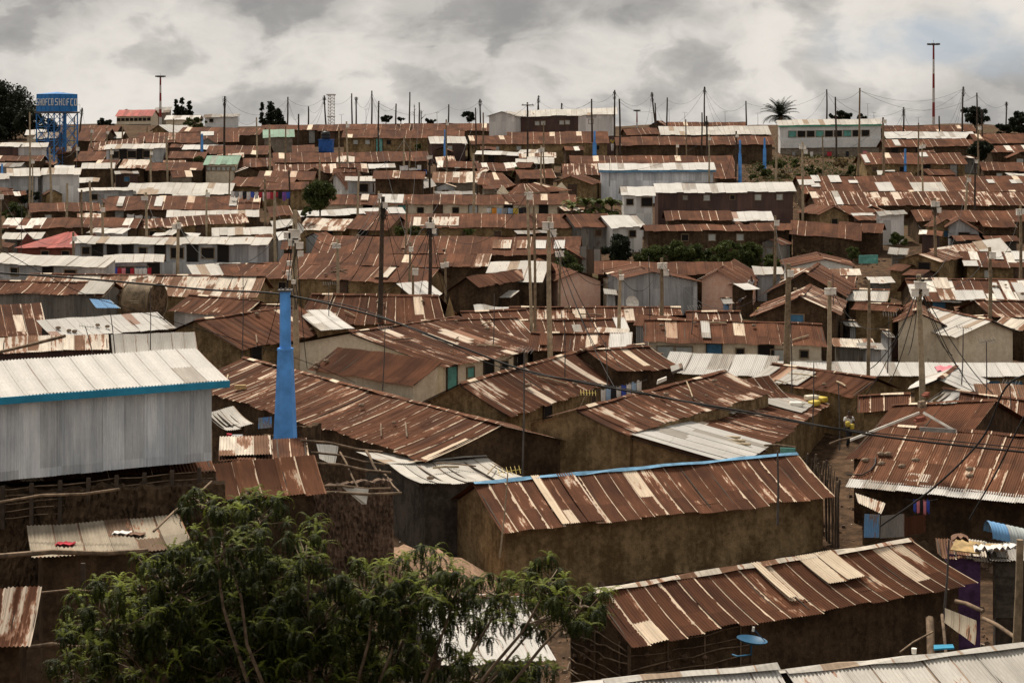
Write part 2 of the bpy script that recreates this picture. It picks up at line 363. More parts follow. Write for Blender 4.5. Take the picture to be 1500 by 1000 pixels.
CLOTH = {}
for _n, _c in dict(white=(0.62, 0.60, 0.58), red=(0.38, 0.03, 0.045), pink=(0.62, 0.22, 0.26), blue=(0.05, 0.09, 0.42), pale_blue=(0.30, 0.42, 0.58), yellow=(0.45, 0.33, 0.06),
                   black=(0.02, 0.02, 0.025), green=(0.05, 0.22, 0.12), orange=(0.6, 0.24, 0.04), purple=(0.2, 0.08, 0.33), grey=(0.25, 0.25, 0.26), brown=(0.16, 0.09, 0.06)).items():
    CLOTH[_n] = simple('cloth_' + _n, _c, 0.9, 0.14, 5)
def leaf_mat(name, a, b_, c_=None):
    m, t, b = mat(name); at = t.new('ShaderNodeAttribute', attribute_name='tint').outputs['Fac']
    c = t.mix(at, (*a, 1), (*b_, 1)); t.put(b.inputs['Base Color'], c)
    b.inputs['Roughness'].default_value = 0.55; b.inputs['Specular IOR Level'].default_value = 0.08
    tr = t.new('ShaderNodeBsdfTranslucent'); t.put(tr.inputs[0], c); mx = t.new('ShaderNodeMixShader'); mx.inputs[0].default_value = 0.22
    t.l.new(b.outputs[0], mx.inputs[1]); t.l.new(tr.outputs[0], mx.inputs[2]); t.l.new(mx.outputs[0], t.n['Material Output'].inputs[0])
    M[name] = m
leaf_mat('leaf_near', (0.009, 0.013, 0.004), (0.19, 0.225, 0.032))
leaf_mat('leaf_far', (0.020, 0.030, 0.011), (0.095, 0.115, 0.036))
leaf_mat('leaf_bright', (0.03, 0.045, 0.015), (0.14, 0.155, 0.05))
leaf_mat('leaf_dark', (0.010, 0.014, 0.009), (0.030, 0.036, 0.020))
leaf_mat('straw', (0.10, 0.07, 0.04), (0.24, 0.18, 0.09))
# soil
m, t, b = mat('soil'); co = t.new('ShaderNodeTexCoord').outputs['Object']
n1 = t.noise(co, 0.12, 4, 0.6); n2 = t.noise(co, 1.6, 6, 0.7); n3 = t.noise(co, 9.0, 4, 0.7)
c = t.mix(t.ss(t.m('ADD', t.m('MULTIPLY', n2, 0.7), t.m('MULTIPLY', n1, 0.3)), 0.38, 0.64), (0.045, 0.030, 0.020, 1), (0.125, 0.078, 0.048, 1))
c = t.mix(t.ss(n3, 0.66, 0.72, 0.0, 0.6), c, (0.30, 0.26, 0.22, 1))
c = t.mix(t.ss(n1, 0.55, 0.68, 0.0, 0.6), c, (0.045, 0.052, 0.022, 1))
bn = t.new('ShaderNodeBump'); bn.inputs['Strength'].default_value = 0.8; bn.inputs['Distance'].default_value = 0.15
t.put(bn.inputs['Height'], t.m('ADD', n2, t.m('MULTIPLY', n3, 0.4))); t.l.new(bn.outputs[0], b.inputs['Normal'])
t.put(b.inputs['Base Color'], c); b.inputs['Roughness'].default_value = 1.0; b.inputs['Specular IOR Level'].default_value = 0.05
M['soil'] = m
# ------------------------------------------------------------------ house builder
HOUSES = []          # (short name, u, v) for labelling what stands near
def lerp(a, b, t): return a + (b - a) * t
def sheets(mb, E0, E1, R0, R1, rng, near, jit=0.05, sag=0.05, nrm=Vector((0, 0, 1)), pitch=0.0975, tiers=True, lift=0.0, amp=0.017, w=0.78):
    L = (E1 - E0).length; S = ((R0 - E0).length + (R1 - E1).length) / 2
    w = 0.64 if near else min(w, 0.7)
    n = max(1, round(L / w)); u0 = rng.randint(0, 400); v0 = rng.random() * 0.4
    ph = [rng.random() * 6.28 for _ in range(4)]
    def pt(s, t, ext=0.0):
        e = lerp(E0, E1, s); r = lerp(R0, R1, s); d = (e - r)
        p = lerp(e, r, t) + d * (ext / max(d.length, 0.1)) * (1 - t)
        x = s * L
        z = sag * (0.6 * math.sin(x * 0.55 + ph[0]) + 0.4 * math.sin(x * 1.3 + ph[1] + t * 1.5) + 0.3 * math.sin(x * 2.9 + ph[2])) - sag * 1.2 * math.sin(math.pi * t)
        return p + nrm * (z + lift)
    nr = 6 if near else 2
    for i in range(n):
        ext = rng.uniform(-jit, jit); tl = (rng.uniform(-0.012, 0.022) + 0.012 * (i % 2)) * min(1, jit / 0.05); skew = rng.uniform(-1, 1) * jit * 0.4
        if near:
            k = max(1, round(L / n / pitch)); cols = [(j / (k * 4)) for j in range(k * 4 + 1)]
        else: cols = [0, 0.5, 1.0]
        rows, uvs = [], []
        for a in range(nr):
            t = a / (nr - 1); row, uu = [], []
            for c in cols:
                s = (i + c * (1.02 if i < n - 1 else 1)) / n
                q = pt(s, t, ext + skew * (c - 0.5))
                z = amp * math.sin(c * k * 2 * math.pi) if near else 0
                row.append(q + nrm * (z + tl * (1 - 0.4 * t))); uu.append(((u0 + i + c * 0.998) * 0.78, v0 + (1 - t) * S))
            rows.append(row); uvs.append(uu)
        mb.grid(rows, uvs, 0, True)
def opening(root, base, e, out, zt, kind, col, near):
    """door or window proud of a wall; base = point on the wall, zt = top z"""
    wd, hh = {'d': (0.42, 0.92), 'w': (0.30, 0.27), 'W': (0.5, 0.4), 's': (0.22, 0.2)}[kind]
    c = Vector((base.x, base.y, zt - hh)) + out * 0.02
    mb = MB(); z = Vector((0, 0, 1))
    t = 0.05
    for sx in (-1, 1): mb.box(c + e * sx * (wd + t / 2) + out * 0.02, e * t * 0.6, out * 0.05, z * (hh + t))
    mb.box(c + z * (hh + t / 2) + out * 0.02, e * (wd + t * 1.2), out * 0.055, z * t * 0.6)
    if kind != 'd': mb.box(c - z * (hh + t / 2) + out * 0.02, e * (wd + t * 1.2), out * 0.06, z * t * 0.6)
    o = mb.build('door_frame' if kind == 'd' else 'window_frame', M['wood_dark' if kind == 'd' else 'wood'], root)
    p = MB(); p.box(c, e * wd, out * 0.025, z * hh)
    if kind == 'd' and near:
        for k in (-0.45, 0.45): p.box(c + z * hh * k + out * 0.03, e * wd * 0.95, out * 0.012, z * 0.04)
    p.build('door_leaf' if kind == 'd' else 'window_pane', M[col], o)
def core(name, label, O, e, n, L, W, rise, h, roof, wall, near, rng, o, group):
    """O eave corner, e unit along the eave (may tilt), n horizontal unit across, W half width"""
    if O.y > 128 and roof == 'rs': roof = 'rf'
    root = empty('iron_roofed_house' if not o.get('name') else o['name'], Vector((O.x, O.y, G(O.x, O.y))), label, o.get('cat', 'house'), group or ('iron roofed houses of the settlement' if O.y > 95 else None))
    Z = Vector((0, 0, 1)); lean = o.get('lean', False)
    A, B = O, O + e * L; RA, RB = A + n * W + Z * rise, B + n * W + Z * rise
    if o.get('rskew'): RA += e * o['rskew'][0]; RB += e * o['rskew'][1]
    r2 = o.get('r2', 1.0)                                    # back slope length relative to front
    mb = MB(); jit = o.get('jit', 0.07 if near else 0.10); sag = o.get('sag', 0.05)
    sheets(mb, A, B, RA, RB, rng, near, jit, sag)
    if not lean:
        sheets(mb, A + n * W * (1 + r2) + Z * rise * (1 - r2), B + n * W * (1 + r2) + Z * rise * (1 - r2), RA, RB, rng, near and o.get('backnear', False), jit, sag)
    ro = mb.build('roof', M[roof], root)
    if near:                                               # rafters under the eave
        mb = MB(); k = max(3, int(L / 1.1))
        for i in range(k + 1):
            p0 = lerp(A, B, (i + 0.1) / (k + 0.2)) - Z * 0.07; p1 = lerp(RA, RB, (i + 0.1) / (k + 0.2)) - Z * 0.07
            mb.box((p0 * 0.88 + p1 * 0.12 + p1) / 2 - Z * 0.02, (p1 - p0 * 0.88 - p1 * 0.12) / 2, e * 0.025, Z * 0.035)
        mb.build('rafters', M['wood_dark'], ro)
    cap = o.get('cap', 'r' if near else None)
    if cap and not lean:
        mb = MB(); k = max(2, int(L / 0.9)); rows, uv = [], []
        for q in (-0.17, 0, 0.17):
            row, uu = [], []
            for i in range(k + 1):
                p = lerp(RA, RB, i / k)
                row.append(p + n * q + Z * (0.075 - abs(q) * rise / W + rng.uniform(-0.03, 0.03) * (1 if near else 0.3))); uu.append((i * 0.9 + rng.randint(0, 0) , q + 0.2))
            rows.append(row); uv.append(uu)
        mb.grid(rows, uv, 0, False); mb.build('ridge_cap', M[cap], ro)
    for (s0, s1, t0, t1, pm) in o.get('patches', ()):
        mb = MB(); f = lambda s, t: lerp(lerp(A, B, s), lerp(RA, RB, s), t)
        sheets(mb, f(s0, t0), f(s1, t0), f(s0, t1), f(s1, t1), rng, near, 0.04, 0.015, lift=0.065 + sag * 0.5)
        mb.build('roof_sheet', M[pm], ro)
    if o.get('fascia'):
        mb = MB(); mb.box((A + B) / 2 - n * 0.03 - Z * 0.10, e * L / 2, n * 0.02, Z * o.get('fh', 0.10)); mb.build('fascia', M[o['fascia']], root)
    for gb in o.get('barge', ()):                          # white boards on a gable end
        X, RX = (A, RA) if gb[0] == 0 else (B, RB); so = -1 if gb[0] == 0 else 1
        for sg in (0, 1):
            p0 = X if sg == 0 else X + n * 2 * W; mb = MB(); mb.box((p0 + RX) / 2 + e * so * 0.04 + Z * 0.0, (RX - p0) / 2, e * 0.02, Z * 0.09); mb.build('bargeboard', M[gb[1]], root)
    # walls
    oh, og = o.get('oh', 0.35), o.get('og', 0.3); eh = Vector((e.x, e.y, 0)).normalized(); sl = rise / W
    Wb = W * (1 + r2) if not lean else W
    oh2 = oh if not lean else 0.12
    def top(s, q):                                         # s along, q across (m from the eave)
        z = lerp(A, B, s).z
        if lean: return z + sl * q - 0.06
        return z + (sl * q if q <= W else sl * (2 * W - q)) - 0.06
    s0, s1 = og / L, 1 - og / L
    def base(s, q): p = lerp(A, B, s) + n * q; return Vector((p.x, p.y, 0))
    cor = {}
    for a, s in ((0, s0), (1, s1)):
        for b, q in ((0, oh), (1, Wb - oh2)): cor[a, b] = base(s, q)
    if o.get('bottom') is not None: gz = lambda p: lerp(A, B, 0).z - o['bottom'] + (p - A).dot(eh) / L * (B.z - A.z)
    else: gz = lambda p: min(G(p.x, p.y) - 0.5, 200)
    mb = MB()
    def wallface(P0, P1, tops):                            # tops: list of (frac, z)
        pts = [Vector((P0.x, P0.y, gz(P0))), Vector((P1.x, P1.y, gz(P1)))]
        for f, z in reversed(tops): q = lerp(P0, P1, f); pts.append(Vector((q.x, q.y, z)))
        ln = (P1 - P0).length; u0 = rng.random() * 50; g0 = G(P0.x, P0.y)
        mb.face(pts, [(u0 + (Vector((p.x, p.y, 0)) - P0).length, max(0, p.z - g0)) for p in pts])
    q0, q1 = oh, Wb - oh2; ln = q1 - q0
    wallface(cor[0, 0], cor[1, 0], [(0, top(s0, q0)), (1, top(s1, q0))])
    wallface(cor[1, 1], cor[0, 1], [(0, top(s1, q1)), (1, top(s0, q1))])
    mid = [] if lean else [((W - q0) / ln,)]
    for s, c0, c1 in ((s1, cor[1, 0], cor[1, 1]), (s0, cor[0, 0], cor[0, 1])):
        tp = [(0, top(s, q0))] + ([((W - q0) / ln, top(s, W))] if not lean else []) + [(1, top(s, q1))]
        wallface(c0, c1, tp)
    if o.get('endwall'):                                   # the gable wall seen has its own finish
        pass
    wo = mb.build('wall', M[wall], root)
    if o.get('corr'):                                      # real corrugation on the front wall
        mb = MB(); a0, a1 = cor[0, 0], cor[1, 0]; off = -n * 0.03
        E0 = Vector((a0.x, a0.y, gz(a0))) + off; E1 = Vector((a1.x, a1.y, gz(a1))) + off
        T0 = Vector((a0.x, a0.y, top(s0, q0))) + off; T1 = Vector((a1.x, a1.y, top(s1, q0))) + off
        sheets(mb, E0, E1, T0, T1, rng, True, 0.01, 0.012, nrm=-n, pitch=0.0975, amp=0.016); mb.build('wall_cladding', M[wall], wo)
    facade = o.get('facade', 'front')
    if facade == 'front': b0, b1, out, zf = cor[0, 0], cor[1, 0], -n, lambda f: top(lerp(s0, s1, f), q0)
    else: b0, b1, out, zf = (cor[0, 0], cor[0, 1], -eh, lambda f: min(top(s0, q0), top(s0, q1)))
    if facade == 'end1': b0, b1, out, zf = (cor[1, 0], cor[1, 1], eh, lambda f: min(top(s1, q0), top(s1, q1)))
    ax = (b1 - b0).normalized()
    wins = o.get('wins')
    if wins is None and h > 0 and not o.get('nowins'):
        k = int((b1 - b0).length / 2.4); wins = []
        for i in range(k):
            r = rng.random()
            if r < 0.33: wins.append(((i + rng.uniform(0.3, 0.7)) / k, 'd', rng.choice(['door_brown', 'dark', 'door_grey', 'door_blue', 'dark'])))
            elif r < 0.75: wins.append(((i + rng.uniform(0.3, 0.7)) / k, 'w', rng.choice(['dark', 'dark', 'shutter', 'door_brown'])))
    for wn in wins or ():
        f, kd, cl = wn[:3]; dz = wn[3] if len(wn) > 3 else (0.12 if kd == 'd' else 0.35)
        opening(root, lerp(b0, b1, f), ax, out, zf(f) - dz, kd, cl, near)
    for bd in o.get('bands', ()):                          # (top below eave, height, out, material, name)
        mb = MB(); c = (cor[0, 0] + cor[1, 0]) / 2; ln = (cor[1, 0] - cor[0, 0]).length
        zt = top((s0 + s1) / 2, q0) - bd[0]
        tz = (top(s1, q0) - top(s0, q0)) / 2
        f0, f1 = (bd[5], bd[6]) if len(bd) > 5 else (0, 1); c = lerp(cor[0, 0], cor[1, 0], (f0 + f1) / 2)
        mb.box(Vector((c.x, c.y, zt - bd[1] / 2 + tz * (f0 + f1 - 1))) - n * (bd[2] / 2), eh * ln * (f1 - f0) / 2 + Z * tz * (f1 - f0), n * bd[2] / 2, Z * bd[1] / 2)
        mb.build(bd[4], M[bd[3]], root)
    return dict(root=root, roof=ro, A=A, B=B, RA=RA, RB=RB, e=e, n=n, W=W, rise=rise, cor=cor)
H = {}
def house(key, short, a, b, c, roof='r', wall='mud', label=None, **o):
    """eave from photo pixel a to b (left to right); c ridge row, or the pixel of one ridge corner"""
    rng = random.Random(key); h = o.get('h', 2.2 + rng.uniform(-0.12, 0.15))
    far = None
    if 'd' in o: A = P(a[0], a[1], o['d'])
    else: A = hit(a[0], a[1], h)
    near = o.get('near', A.y < 118)
    ymax = o.get('ymax', 80 if A.y < 100 else (40 if A.y < 135 else (18 if A.y < 180 else 9)))
    zc = A.z; dB = (CZ - zc) * F / max(b[1] - VH, 1e-3) if b[1] > VH + 2 and zc < CZ else A.y
    dB = min(max(dB, A.y * 0.5), A.y * 1.8); B = P(b[0], b[1], dB)
    yaw = math.degrees(math.atan2(B.y - A.y, B.x - A.x))
    if 'yaw' in o or abs(yaw) > ymax:
        yaw = o.get('yaw', math.copysign(ymax, yaw)); k = (b[0] - 750) / F; cs, sn = math.cos(R(yaw)), math.sin(R(yaw))
        t = (k * A.y - A.x) / (cs - k * sn); B = P(b[0], b[1], A.y + t * sn)
    if o.get('xl'): A = A + (A - B).normalized() * o['xl']
    if o.get('xr'): B = B + (B - A).normalized() * o['xr']
    e = (B - A); L = e.length; e = e / L; eh = Vector((e.x, e.y, 0)).normalized(); n = Vector((-eh.y, eh.x, 0))
    if isinstance(c, tuple):
        E = B if o.get('cr') else A
        k = (c[0] - 750) / F; den = n.x - k * n.y
        W = (k * E.y - E.x) / den if abs(den) > 0.05 else 3.0
        W = min(max(W, 1.2), o.get('wmax', 6.5)); q = E + n * W; rise = CZ - (c[1] - VH) / F * q.y - E.z
        rise = min(max(rise, 0.05 * W), 0.8 * W)
    else:
        E = (A + B) / 2; vE = V_(E); vr = c + (vE - (a[1] + b[1]) / 2)
        k = (vr - VH) / F; sl = o.get('slope', 0.36)
        W = (CZ - k * E.y - E.z) / (sl + k * n.y); W = min(max(W, 1.5), o.get('wmax', 4.6)); q = E + n * W
        rise = CZ - (vr - VH) / F * q.y - E.z; rise = min(max(rise, 0.08 * W), 0.85 * W)
    if o.get('chk'): print('HOUSE', key, 'd %.1f->%.1f yaw %.0f L %.1f W %.2f rise %.2f h %.1f' % (A.y, B.y, yaw, L, W, rise, A.z - G(A.x, A.y)))
    H[key] = core(key, label, A, e, n, L, W, rise, h, roof, wall, near, rng, o, o.get('group'))
    if short: m_ = (A + B) / 2; HOUSES.append((short, U(m_), V_(m_)))
    return H[key]
def gable(key, short, a, b, apex, length, roof='r', wall='mud', label=None, yaw=None, **o):
    """gable end faces us: eave corners a (left), b (right), apex pixel; the ridge runs away"""
    rng = random.Random(key); h = o.get('h', 2.1)
    A = P(a[0], a[1], o['d']) if 'd' in o else hit(a[0], a[1], h); near = o.get('near', A.y < 118)
    if yaw is None: yaw = 15
    k = (b[0] - 750) / F; cs, sn = math.cos(R(yaw)), math.sin(R(yaw)); t = (k * A.y - A.x) / (cs - k * sn)
    B = Vector((A.x + t * cs, A.y + t * sn, 0)); B.z = P(b[0], b[1], B.y).z; mz = (A.z + B.z) / 2
    m_ = (A + B) / 2; n = Vector((-sn, cs, 0)); x = Vector((cs, sn, 0)); W = t / 2
    ka = (apex[0] - 750) / F; ta = (ka * A.y - A.x) / (cs - ka * sn); fa = min(max(ta / t, 0.3), 0.7)
    rise = P(apex[0], apex[1], A.y + ta * sn).z - mz; rise = min(max(rise, 0.1 * W), 0.9 * W)
    o.setdefault('facade', 'end0')
    A.z = B.z = mz
    if yaw >= 0: Wf = t * (1 - fa); H[key] = core(key, label, B, n, -x, length, Wf, rise, h, roof, wall, near, rng, dict(o, r2=t * fa / Wf), o.get('group'))
    else: Wf = t * fa; H[key] = core(key, label, A, n, x, length, Wf, rise, h, roof, wall, near, rng, dict(o, r2=t * (1 - fa) / Wf), o.get('group'))
    if o.get('chk'): print('GABLE', key, 'd %.1f W %.2f rise %.2f' % (A.y, W, rise))
    if short: HOUSES.append((short, U(m_), V_(m_)))
    return H[key]
def ground_sheet():
    mb = MB(); xs = [-900, -600, -400, -280, -200] + [x * 2.5 for x in range(-64, 65)] + [200, 280, 400, 600, 900]
    ys = [-60, -20, 0, 10, 18] + [22 + 2.5 * i for i in range(0, 132)] + [360, 380, 420, 480, 560, 700, 1000, 1500, 2500]
    rows = [[Vector((x, y, G(x, y) + (random.Random(int(x * 97 + y * 13)).uniform(-0.07, 0.07)))) for x in xs] for y in ys]
    uv = [[(x, y) for x in xs] for y in ys]
    mb.grid(rows, uv, 0, True); o = mb.build('ground', M['soil']); o['kind'] = 'structure'
ground_sheet()
# ------------------------------------------------------------------ foreground houses
G1 = None
house('shed', 'silver shed with blue fascia at left', (-70, 587), (336, 557), (288, 510), 'w', 'silver',
      'large silver corrugated shed with pale roof and bright blue fascia, at left', d=46.5, cr=True, lean=True, h=0, bottom=2.38,
      fascia='blue_trim', fh=0.10, corr=True, nowins=True, chk=True, oh=0.38, og=0.42, sag=0.02, jit=0.01, xl=2)
house('centre', 'mud house with blue ridge', (737, 781), (1225, 729), (693, 708), 'rq', 'mud',
      'long mud house with streaked rusty roof and light blue ridge strip, centre of the foreground', chk=True, nowins=True, h=2.45, cap='blue_flash', oh=0.5,
      patches=[(0.165, 0.19, 0, 1, 'pl'), (0.24, 0.29, 0.0, 1, 'rp')])
house('front', 'front mud and stick house', (925, 947), (1392, 862), (866, 866), 'rq', 'mudd',
      'low mud and stick house with rusty roof and cream patches, nearest at lower right', chk=True, nowins=True, h=2.35, d=47.5, oh=0.55, rskew=(0, -0.9), xr=1.2, cap='pr',
      patches=[(0.61, 0.73, 0.42, 1.0, 'pl'), (0.47, 0.495, 0.3, 1.0, 'pl')])
house('diag', 'long diagonal rusty roof', (395, 604), (622, 675), (735, 622), 'rq', 'mudd',
      'long dark house whose patchy rusty roof runs diagonally behind the blue pillar', chk=True, cr=True, nowins=True, h=2.2, xl=11, cap='rr')
house('mudgable', 'mud house with big gable', (920, 637), (1132, 574), (843, 600), 'rp', 'mud',
      'brown mud house with broad gable end and streaked rusty roof right of centre', chk=True, nowins=True, h=3.6, oh=0.1, cap='r', d=71.5)
house('leanwhite', 'pale lean-to', (1085, 686), (1218, 590), (920, 638), 'rp', 'mud',
      'lean-to roof, front sheets clean and pale and the rest rusty, with yellow jerrycans', chk=True, nowins=True, h=2.4, lean=True, oh=0.3, d=70,
      patches=[(0.0, 0.30, 0, 1, 'w'), (0.50, 0.68, 0.55, 1, 'wg'), (0.74, 0.9, 0.1, 0.5, 'wg')])
house('left2', 'streaked roof beside washing lane', (748, 611), (950, 544), (672, 562), 'rp', 'mud',
      'long mud house with heavily streaked rusty roof, dark gable end facing left of centre', chk=True, h=2.3, cap='rr')
house('creamdoors', 'cream house with turquoise doors', (651, 538), (805, 510), (512, 487), 'rp', 'cream',
      'cream plastered house with turquoise doors and streaked rusty roof', chk=True, h=2.4, wmax=9,
      wins=[(0.08, 'd', 'turq'), (0.26, 'w', 'turq'), (0.44, 'd', 'dark'), (0.6, 'w', 'dark'), (0.75, 'd', 'dark'), (0.9, 'd', 'dark')])
house('creamlean', 'low rusty lean-to on cream house', (450, 541), (603, 566), (495, 507), 'r', 'cream',
      'low rusty lean-to roof with stones leaning on the cream plastered gable', chk=True, h=2.0, lean=True, nowins=True)
house('small1', 'small two-tier rusty roof', (322, 735), (478, 721), (312, 662), 'rr', 'mudd',
      'small shack with plain rusty lower roof beside the silver shed', d=52, h=2.2, lean=True, chk=True, nowins=True, wmax=3.2)
house('small2', None, (320, 675), (454, 671), (318, 643), 'rr', 'mudd',
      'narrow rusty upper roof with one long cream sheet, below the blue pillar', d=55.5, h=3.2, lean=True, chk=True, nowins=True, patches=[(0.0, 0.58, 0.1, 0.98, 'pr')])
house('greylean', 'pale grey sagging roof', (617, 712), (770, 700), (567, 693), 'wg', 'tind',
      'dark shack with sagging pale grey roof in the gap between mud houses', d=66, h=2.6, chk=True, wmax=4, nowins=True, wins=(), yaw=25, cap='wg', sag=0.1)
# left lower buildings
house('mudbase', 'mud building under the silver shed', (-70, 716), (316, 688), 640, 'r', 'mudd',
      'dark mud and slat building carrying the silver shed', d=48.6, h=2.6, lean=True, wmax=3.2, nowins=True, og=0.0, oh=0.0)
house('lowpale', 'low stained tin roof', (46, 818), (284, 800), (30, 790), 'tan', 'mudd',
      'low stained tin roof with red cloth and rubbish on it, in front of mud bank', d=43.5, lean=True, h=2.0, wmax=3, chk=True, nowins=True, sag=0.04, jit=0.12)
house('edge', 'rusty roof at left edge', (-60, 950), (44, 948), (30, 815), 'rp', 'mudd',
      'steep rusty roof with pale edge board cut by the left edge of the picture', d=36, cr=True, h=2.0, lean=True, chk=True, nowins=True, wmax=3.5)
house('white_bottom', 'pale roof at bottom right', (1257, 1128), (1629, 1078), (1150, 985), 'wg', 'tin',
      'pale weathered tin roof filling the bottom right corner', d=33.2, h=1.9, chk=True, nowins=True, wmax=4, cap='wg')
house('white_bottom2', None, (956, 1150), (1232, 1121), (883, 999), 'w', 'tin',
      'bright corrugated roof edge just left of the pale roof in the bottom right corner', d=32.1, h=1.9, nowins=True, wmax=3.5, cap='wg')
house('white_tree', 'white roof under the tree', (640, 975), (815, 965), (600, 880), 'w', 'tin',
      'white roof showing through the branches of the foreground tree', d=43, h=1.8, nowins=True, wmax=3.2, yaw=15, chk=True)
# right foreground
house('rb', 'large rusty house with white fascia', (1240, 712), (1500, 738), 630, 'rr', 'mudd',
      'large rusty roof with pale lower edge, stones and sheet patches, right foreground', chk=True, h=2.7, xr=3, wmax=5.5, oh=1.2, nowins=True,
      patches=[(0.02, 0.98, 0.06, 0.42, 'rr'), (0.0, 1.0, -0.03, 0.09, 'w'), (0.22, 0.31, 0.14, 0.25, 'pr')])  # dark wall colour stands for the shaded interior below this eave
house('rb2', None, (1236, 672), (1395, 668), 590, 'r', 'mudd',
      'rusty hip end rising behind the large rusty roof, white boards along its edge', h=3.2, d=72, yaw=-38, wmax=6, nowins=True, chk=True, barge=())
house('purple', 'purple shack', (1376, 815), (1452, 822), (1380, 786), 'pr', 'purple',
      'purple plank shack with rubbish weighing down its roof, right edge', d=56, lean=True, h=3.0, chk=True, nowins=True, wmax=3, yaw=-8, sag=0.1)
house('boardshack', None, (1450, 820), (1540, 826), (1452, 792), 'wd', 'wood_dark',
      'dark board shack joined to the right of the purple one, tin roof strewn with rags', d=55.5, lean=True, h=3.0, wmax=3, yaw=-5, sag=0.1, wins=[(0.25, 'd', 'tind')])
house('rgable', 'mud gable behind jerrycan roof', (1095, 557), (1248, 581), (1132, 532), 'r', 'mud',
      'mud house with large silver and rust panels on its roof, right of centre', chk=True, h=2.2, d=91, nowins=True, patches=[(0.02, 0.13, 0.05, 0.8, 'wg'), (0.26, 0.48, 0.05, 0.8, 'wg')], wmax=5)
gable('whitegable', 'white roof with mud gable', (1328, 574), (1428, 574), (1376, 555), 5, 'w', 'mud',
      'bright white tin roof over a brown mud gable, beside the thick pole at right', yaw=-24, h=2.4, d=87, wins=())
house('rfill', 'rusty roof at the lane head', (1256, 604), (1335, 600), 578, 'rs', 'mud', 'rusty roof with mud wall at the head of the narrow lane', h=2.3, d=82, nowins=True, yaw=-12)
house('rstreak', 'speckled roof at right edge', (1395, 632), (1530, 650), 582, 'rp', 'mudd',
      'speckled rusty roof behind the large rusty house at the right edge', h=2.3, nowins=True, yaw=-20)
house('rstreak2', None, (1432, 583), (1530, 585), 562, 'pr', 'mud', 'short flecked pink and rust roof strip under the long white roof, right edge', h=2.3, nowins=True, lean=True, wmax=3)
house('longwhite', 'long white roof at right', (1085, 549), (1520, 552), 530, 'w', 'mud',
      'very long clean white roof with a pink cloth drying on it', h=1.25, yaw=2, sag=0.015, jit=0.03, wmax=3.5, wins=[(0.86, 'W', 'door_blue'), (0.94, 'W', 'door_blue')], lean=True)
house('whitec', 'white roof behind washing lane', (966, 545), (1130, 553), 518, 'w', 'mud',
      'sagging bright white roof right behind the washing lane', h=1.3, lean=True, nowins=True, wmax=6, sag=0.04, jit=0.04)
house('rustbehind', 'small rusty roof behind washing lane', (905, 545), (1000, 538), 510, 'rs', 'mudd', 'small rusty roof squeezed between streaked roof and bright white roof', h=2.3, nowins=True, yaw=40)
house('midstreak', 'streaked roof under poles', (1010, 606), (1155, 580), (985, 560), 'rp', 'mud', 'streaked roof joining the big mud gable and the jerrycan lean-to', h=2.8, nowins=True, wmax=5, lean=True,
      patches=[(0.3, 0.6, 0.2, 0.7, 'wg')])
# ------------------------------------------------------------------ left middle ground
house('leftdark', 'dark rusty roof right of pillar', (354, 511), (503, 486), (284, 469), 'r', 'mud', 'dark rusty roof just behind the blue pillar, mud gable at its left', h=2.3, wmax=6)
house('whiteflat', 'white flat roof with stones', (80, 496), (259, 480), 463, 'w', 'wood_dark', 'flat white roof held down by stones, behind the silver shed', h=2.2, lean=True, wmax=7, nowins=True)
house('greytent', 'grey peaked roof', (165, 520), (290, 515), (205, 487), 'wg', 'mudd', 'grey peaked tin roof between flat white roof and diagonal roof', h=2.1, lean=True, nowins=True, wmax=6)
house('browncorner', 'brown lean-to', (-30, 518), (160, 512), 492, 'pr', 'rust', 'dark brown lean-to with pale edge strip at the left side', h=2.0, lean=True, nowins=True, wmax=5)
house('tiltrust', 'tilted rusty roof at left edge', (-20, 494), (72, 490), 445, 'rp', 'mud', 'tilted flaking rusty roof at the left edge above the silver shed', h=2.2, lean=True, nowins=True)
house('leftlongrust', 'rusty roof over grey tin wall', (-20, 430), (152, 433), 413, 'rs', 'tin', 'rusty roof over a long weathered tin wall, far left', h=2.6, nowins=True, patches=[(0.78, 1.0, 0, 1, 'wg')], wmax=3)
house('palelong', 'long pale streaked roof', (20, 432), (376, 436), 403, 'pr', 'mud', 'long pale rusty roof behind the curved tin tank', h=2.3, nowins=True, wmax=6, yaw=-3)
house('rustmid', 'rusty roof over white tin', (245, 455), (352, 465), 436, 'rs', 'white', 'small rusty roof over torn white tin sheets', h=2.2, nowins=True, yaw=-25)
house('redhip', 'red roofed brick house', (19, 363), (130, 363), 340, 'red', 'brick', 'brick house with smooth red roof, far left', h=2.6, rskew=(3.5, -2.0), wmax=6, nowins=True, wins=[(0.4, 'w', 'dark'), (0.7, 'w', 'dark')])
house('grey2', 'long grey two-storey tenement', (102, 357), (393, 359), 347, 'wg', 'grey', 'long two-storey grey tin tenement with washing along its balcony', h=3.6, wmax=4, lean=True,
      bands=[(1.45, 1.1, 0.5, 'grey', 'balcony')], wins=[(0.06, 'w', 'dark'), (0.12, 'd', 'dark'), (0.2, 'd', 'dark'), (0.28, 'd', 'dark'), (0.36, 'w', 'dark'), (0.45, 'd', 'dark'), (0.54, 'W', 'dark'), (0.62, 'd', 'dark'), (0.7, 'W', 'dark'), (0.78, 'd', 'dark')])
house('grey3', 'grey tin tenement front', (-20, 386), (155, 392), 374, 'wg', 'grey', 'grey tin tenement in front of the red roofed house', h=3.2, lean=True, wmax=3.5, wins=[(0.2, 'w', 'dark'), (0.5, 'd', 'dark'), (0.7, 'W', 'dark')])
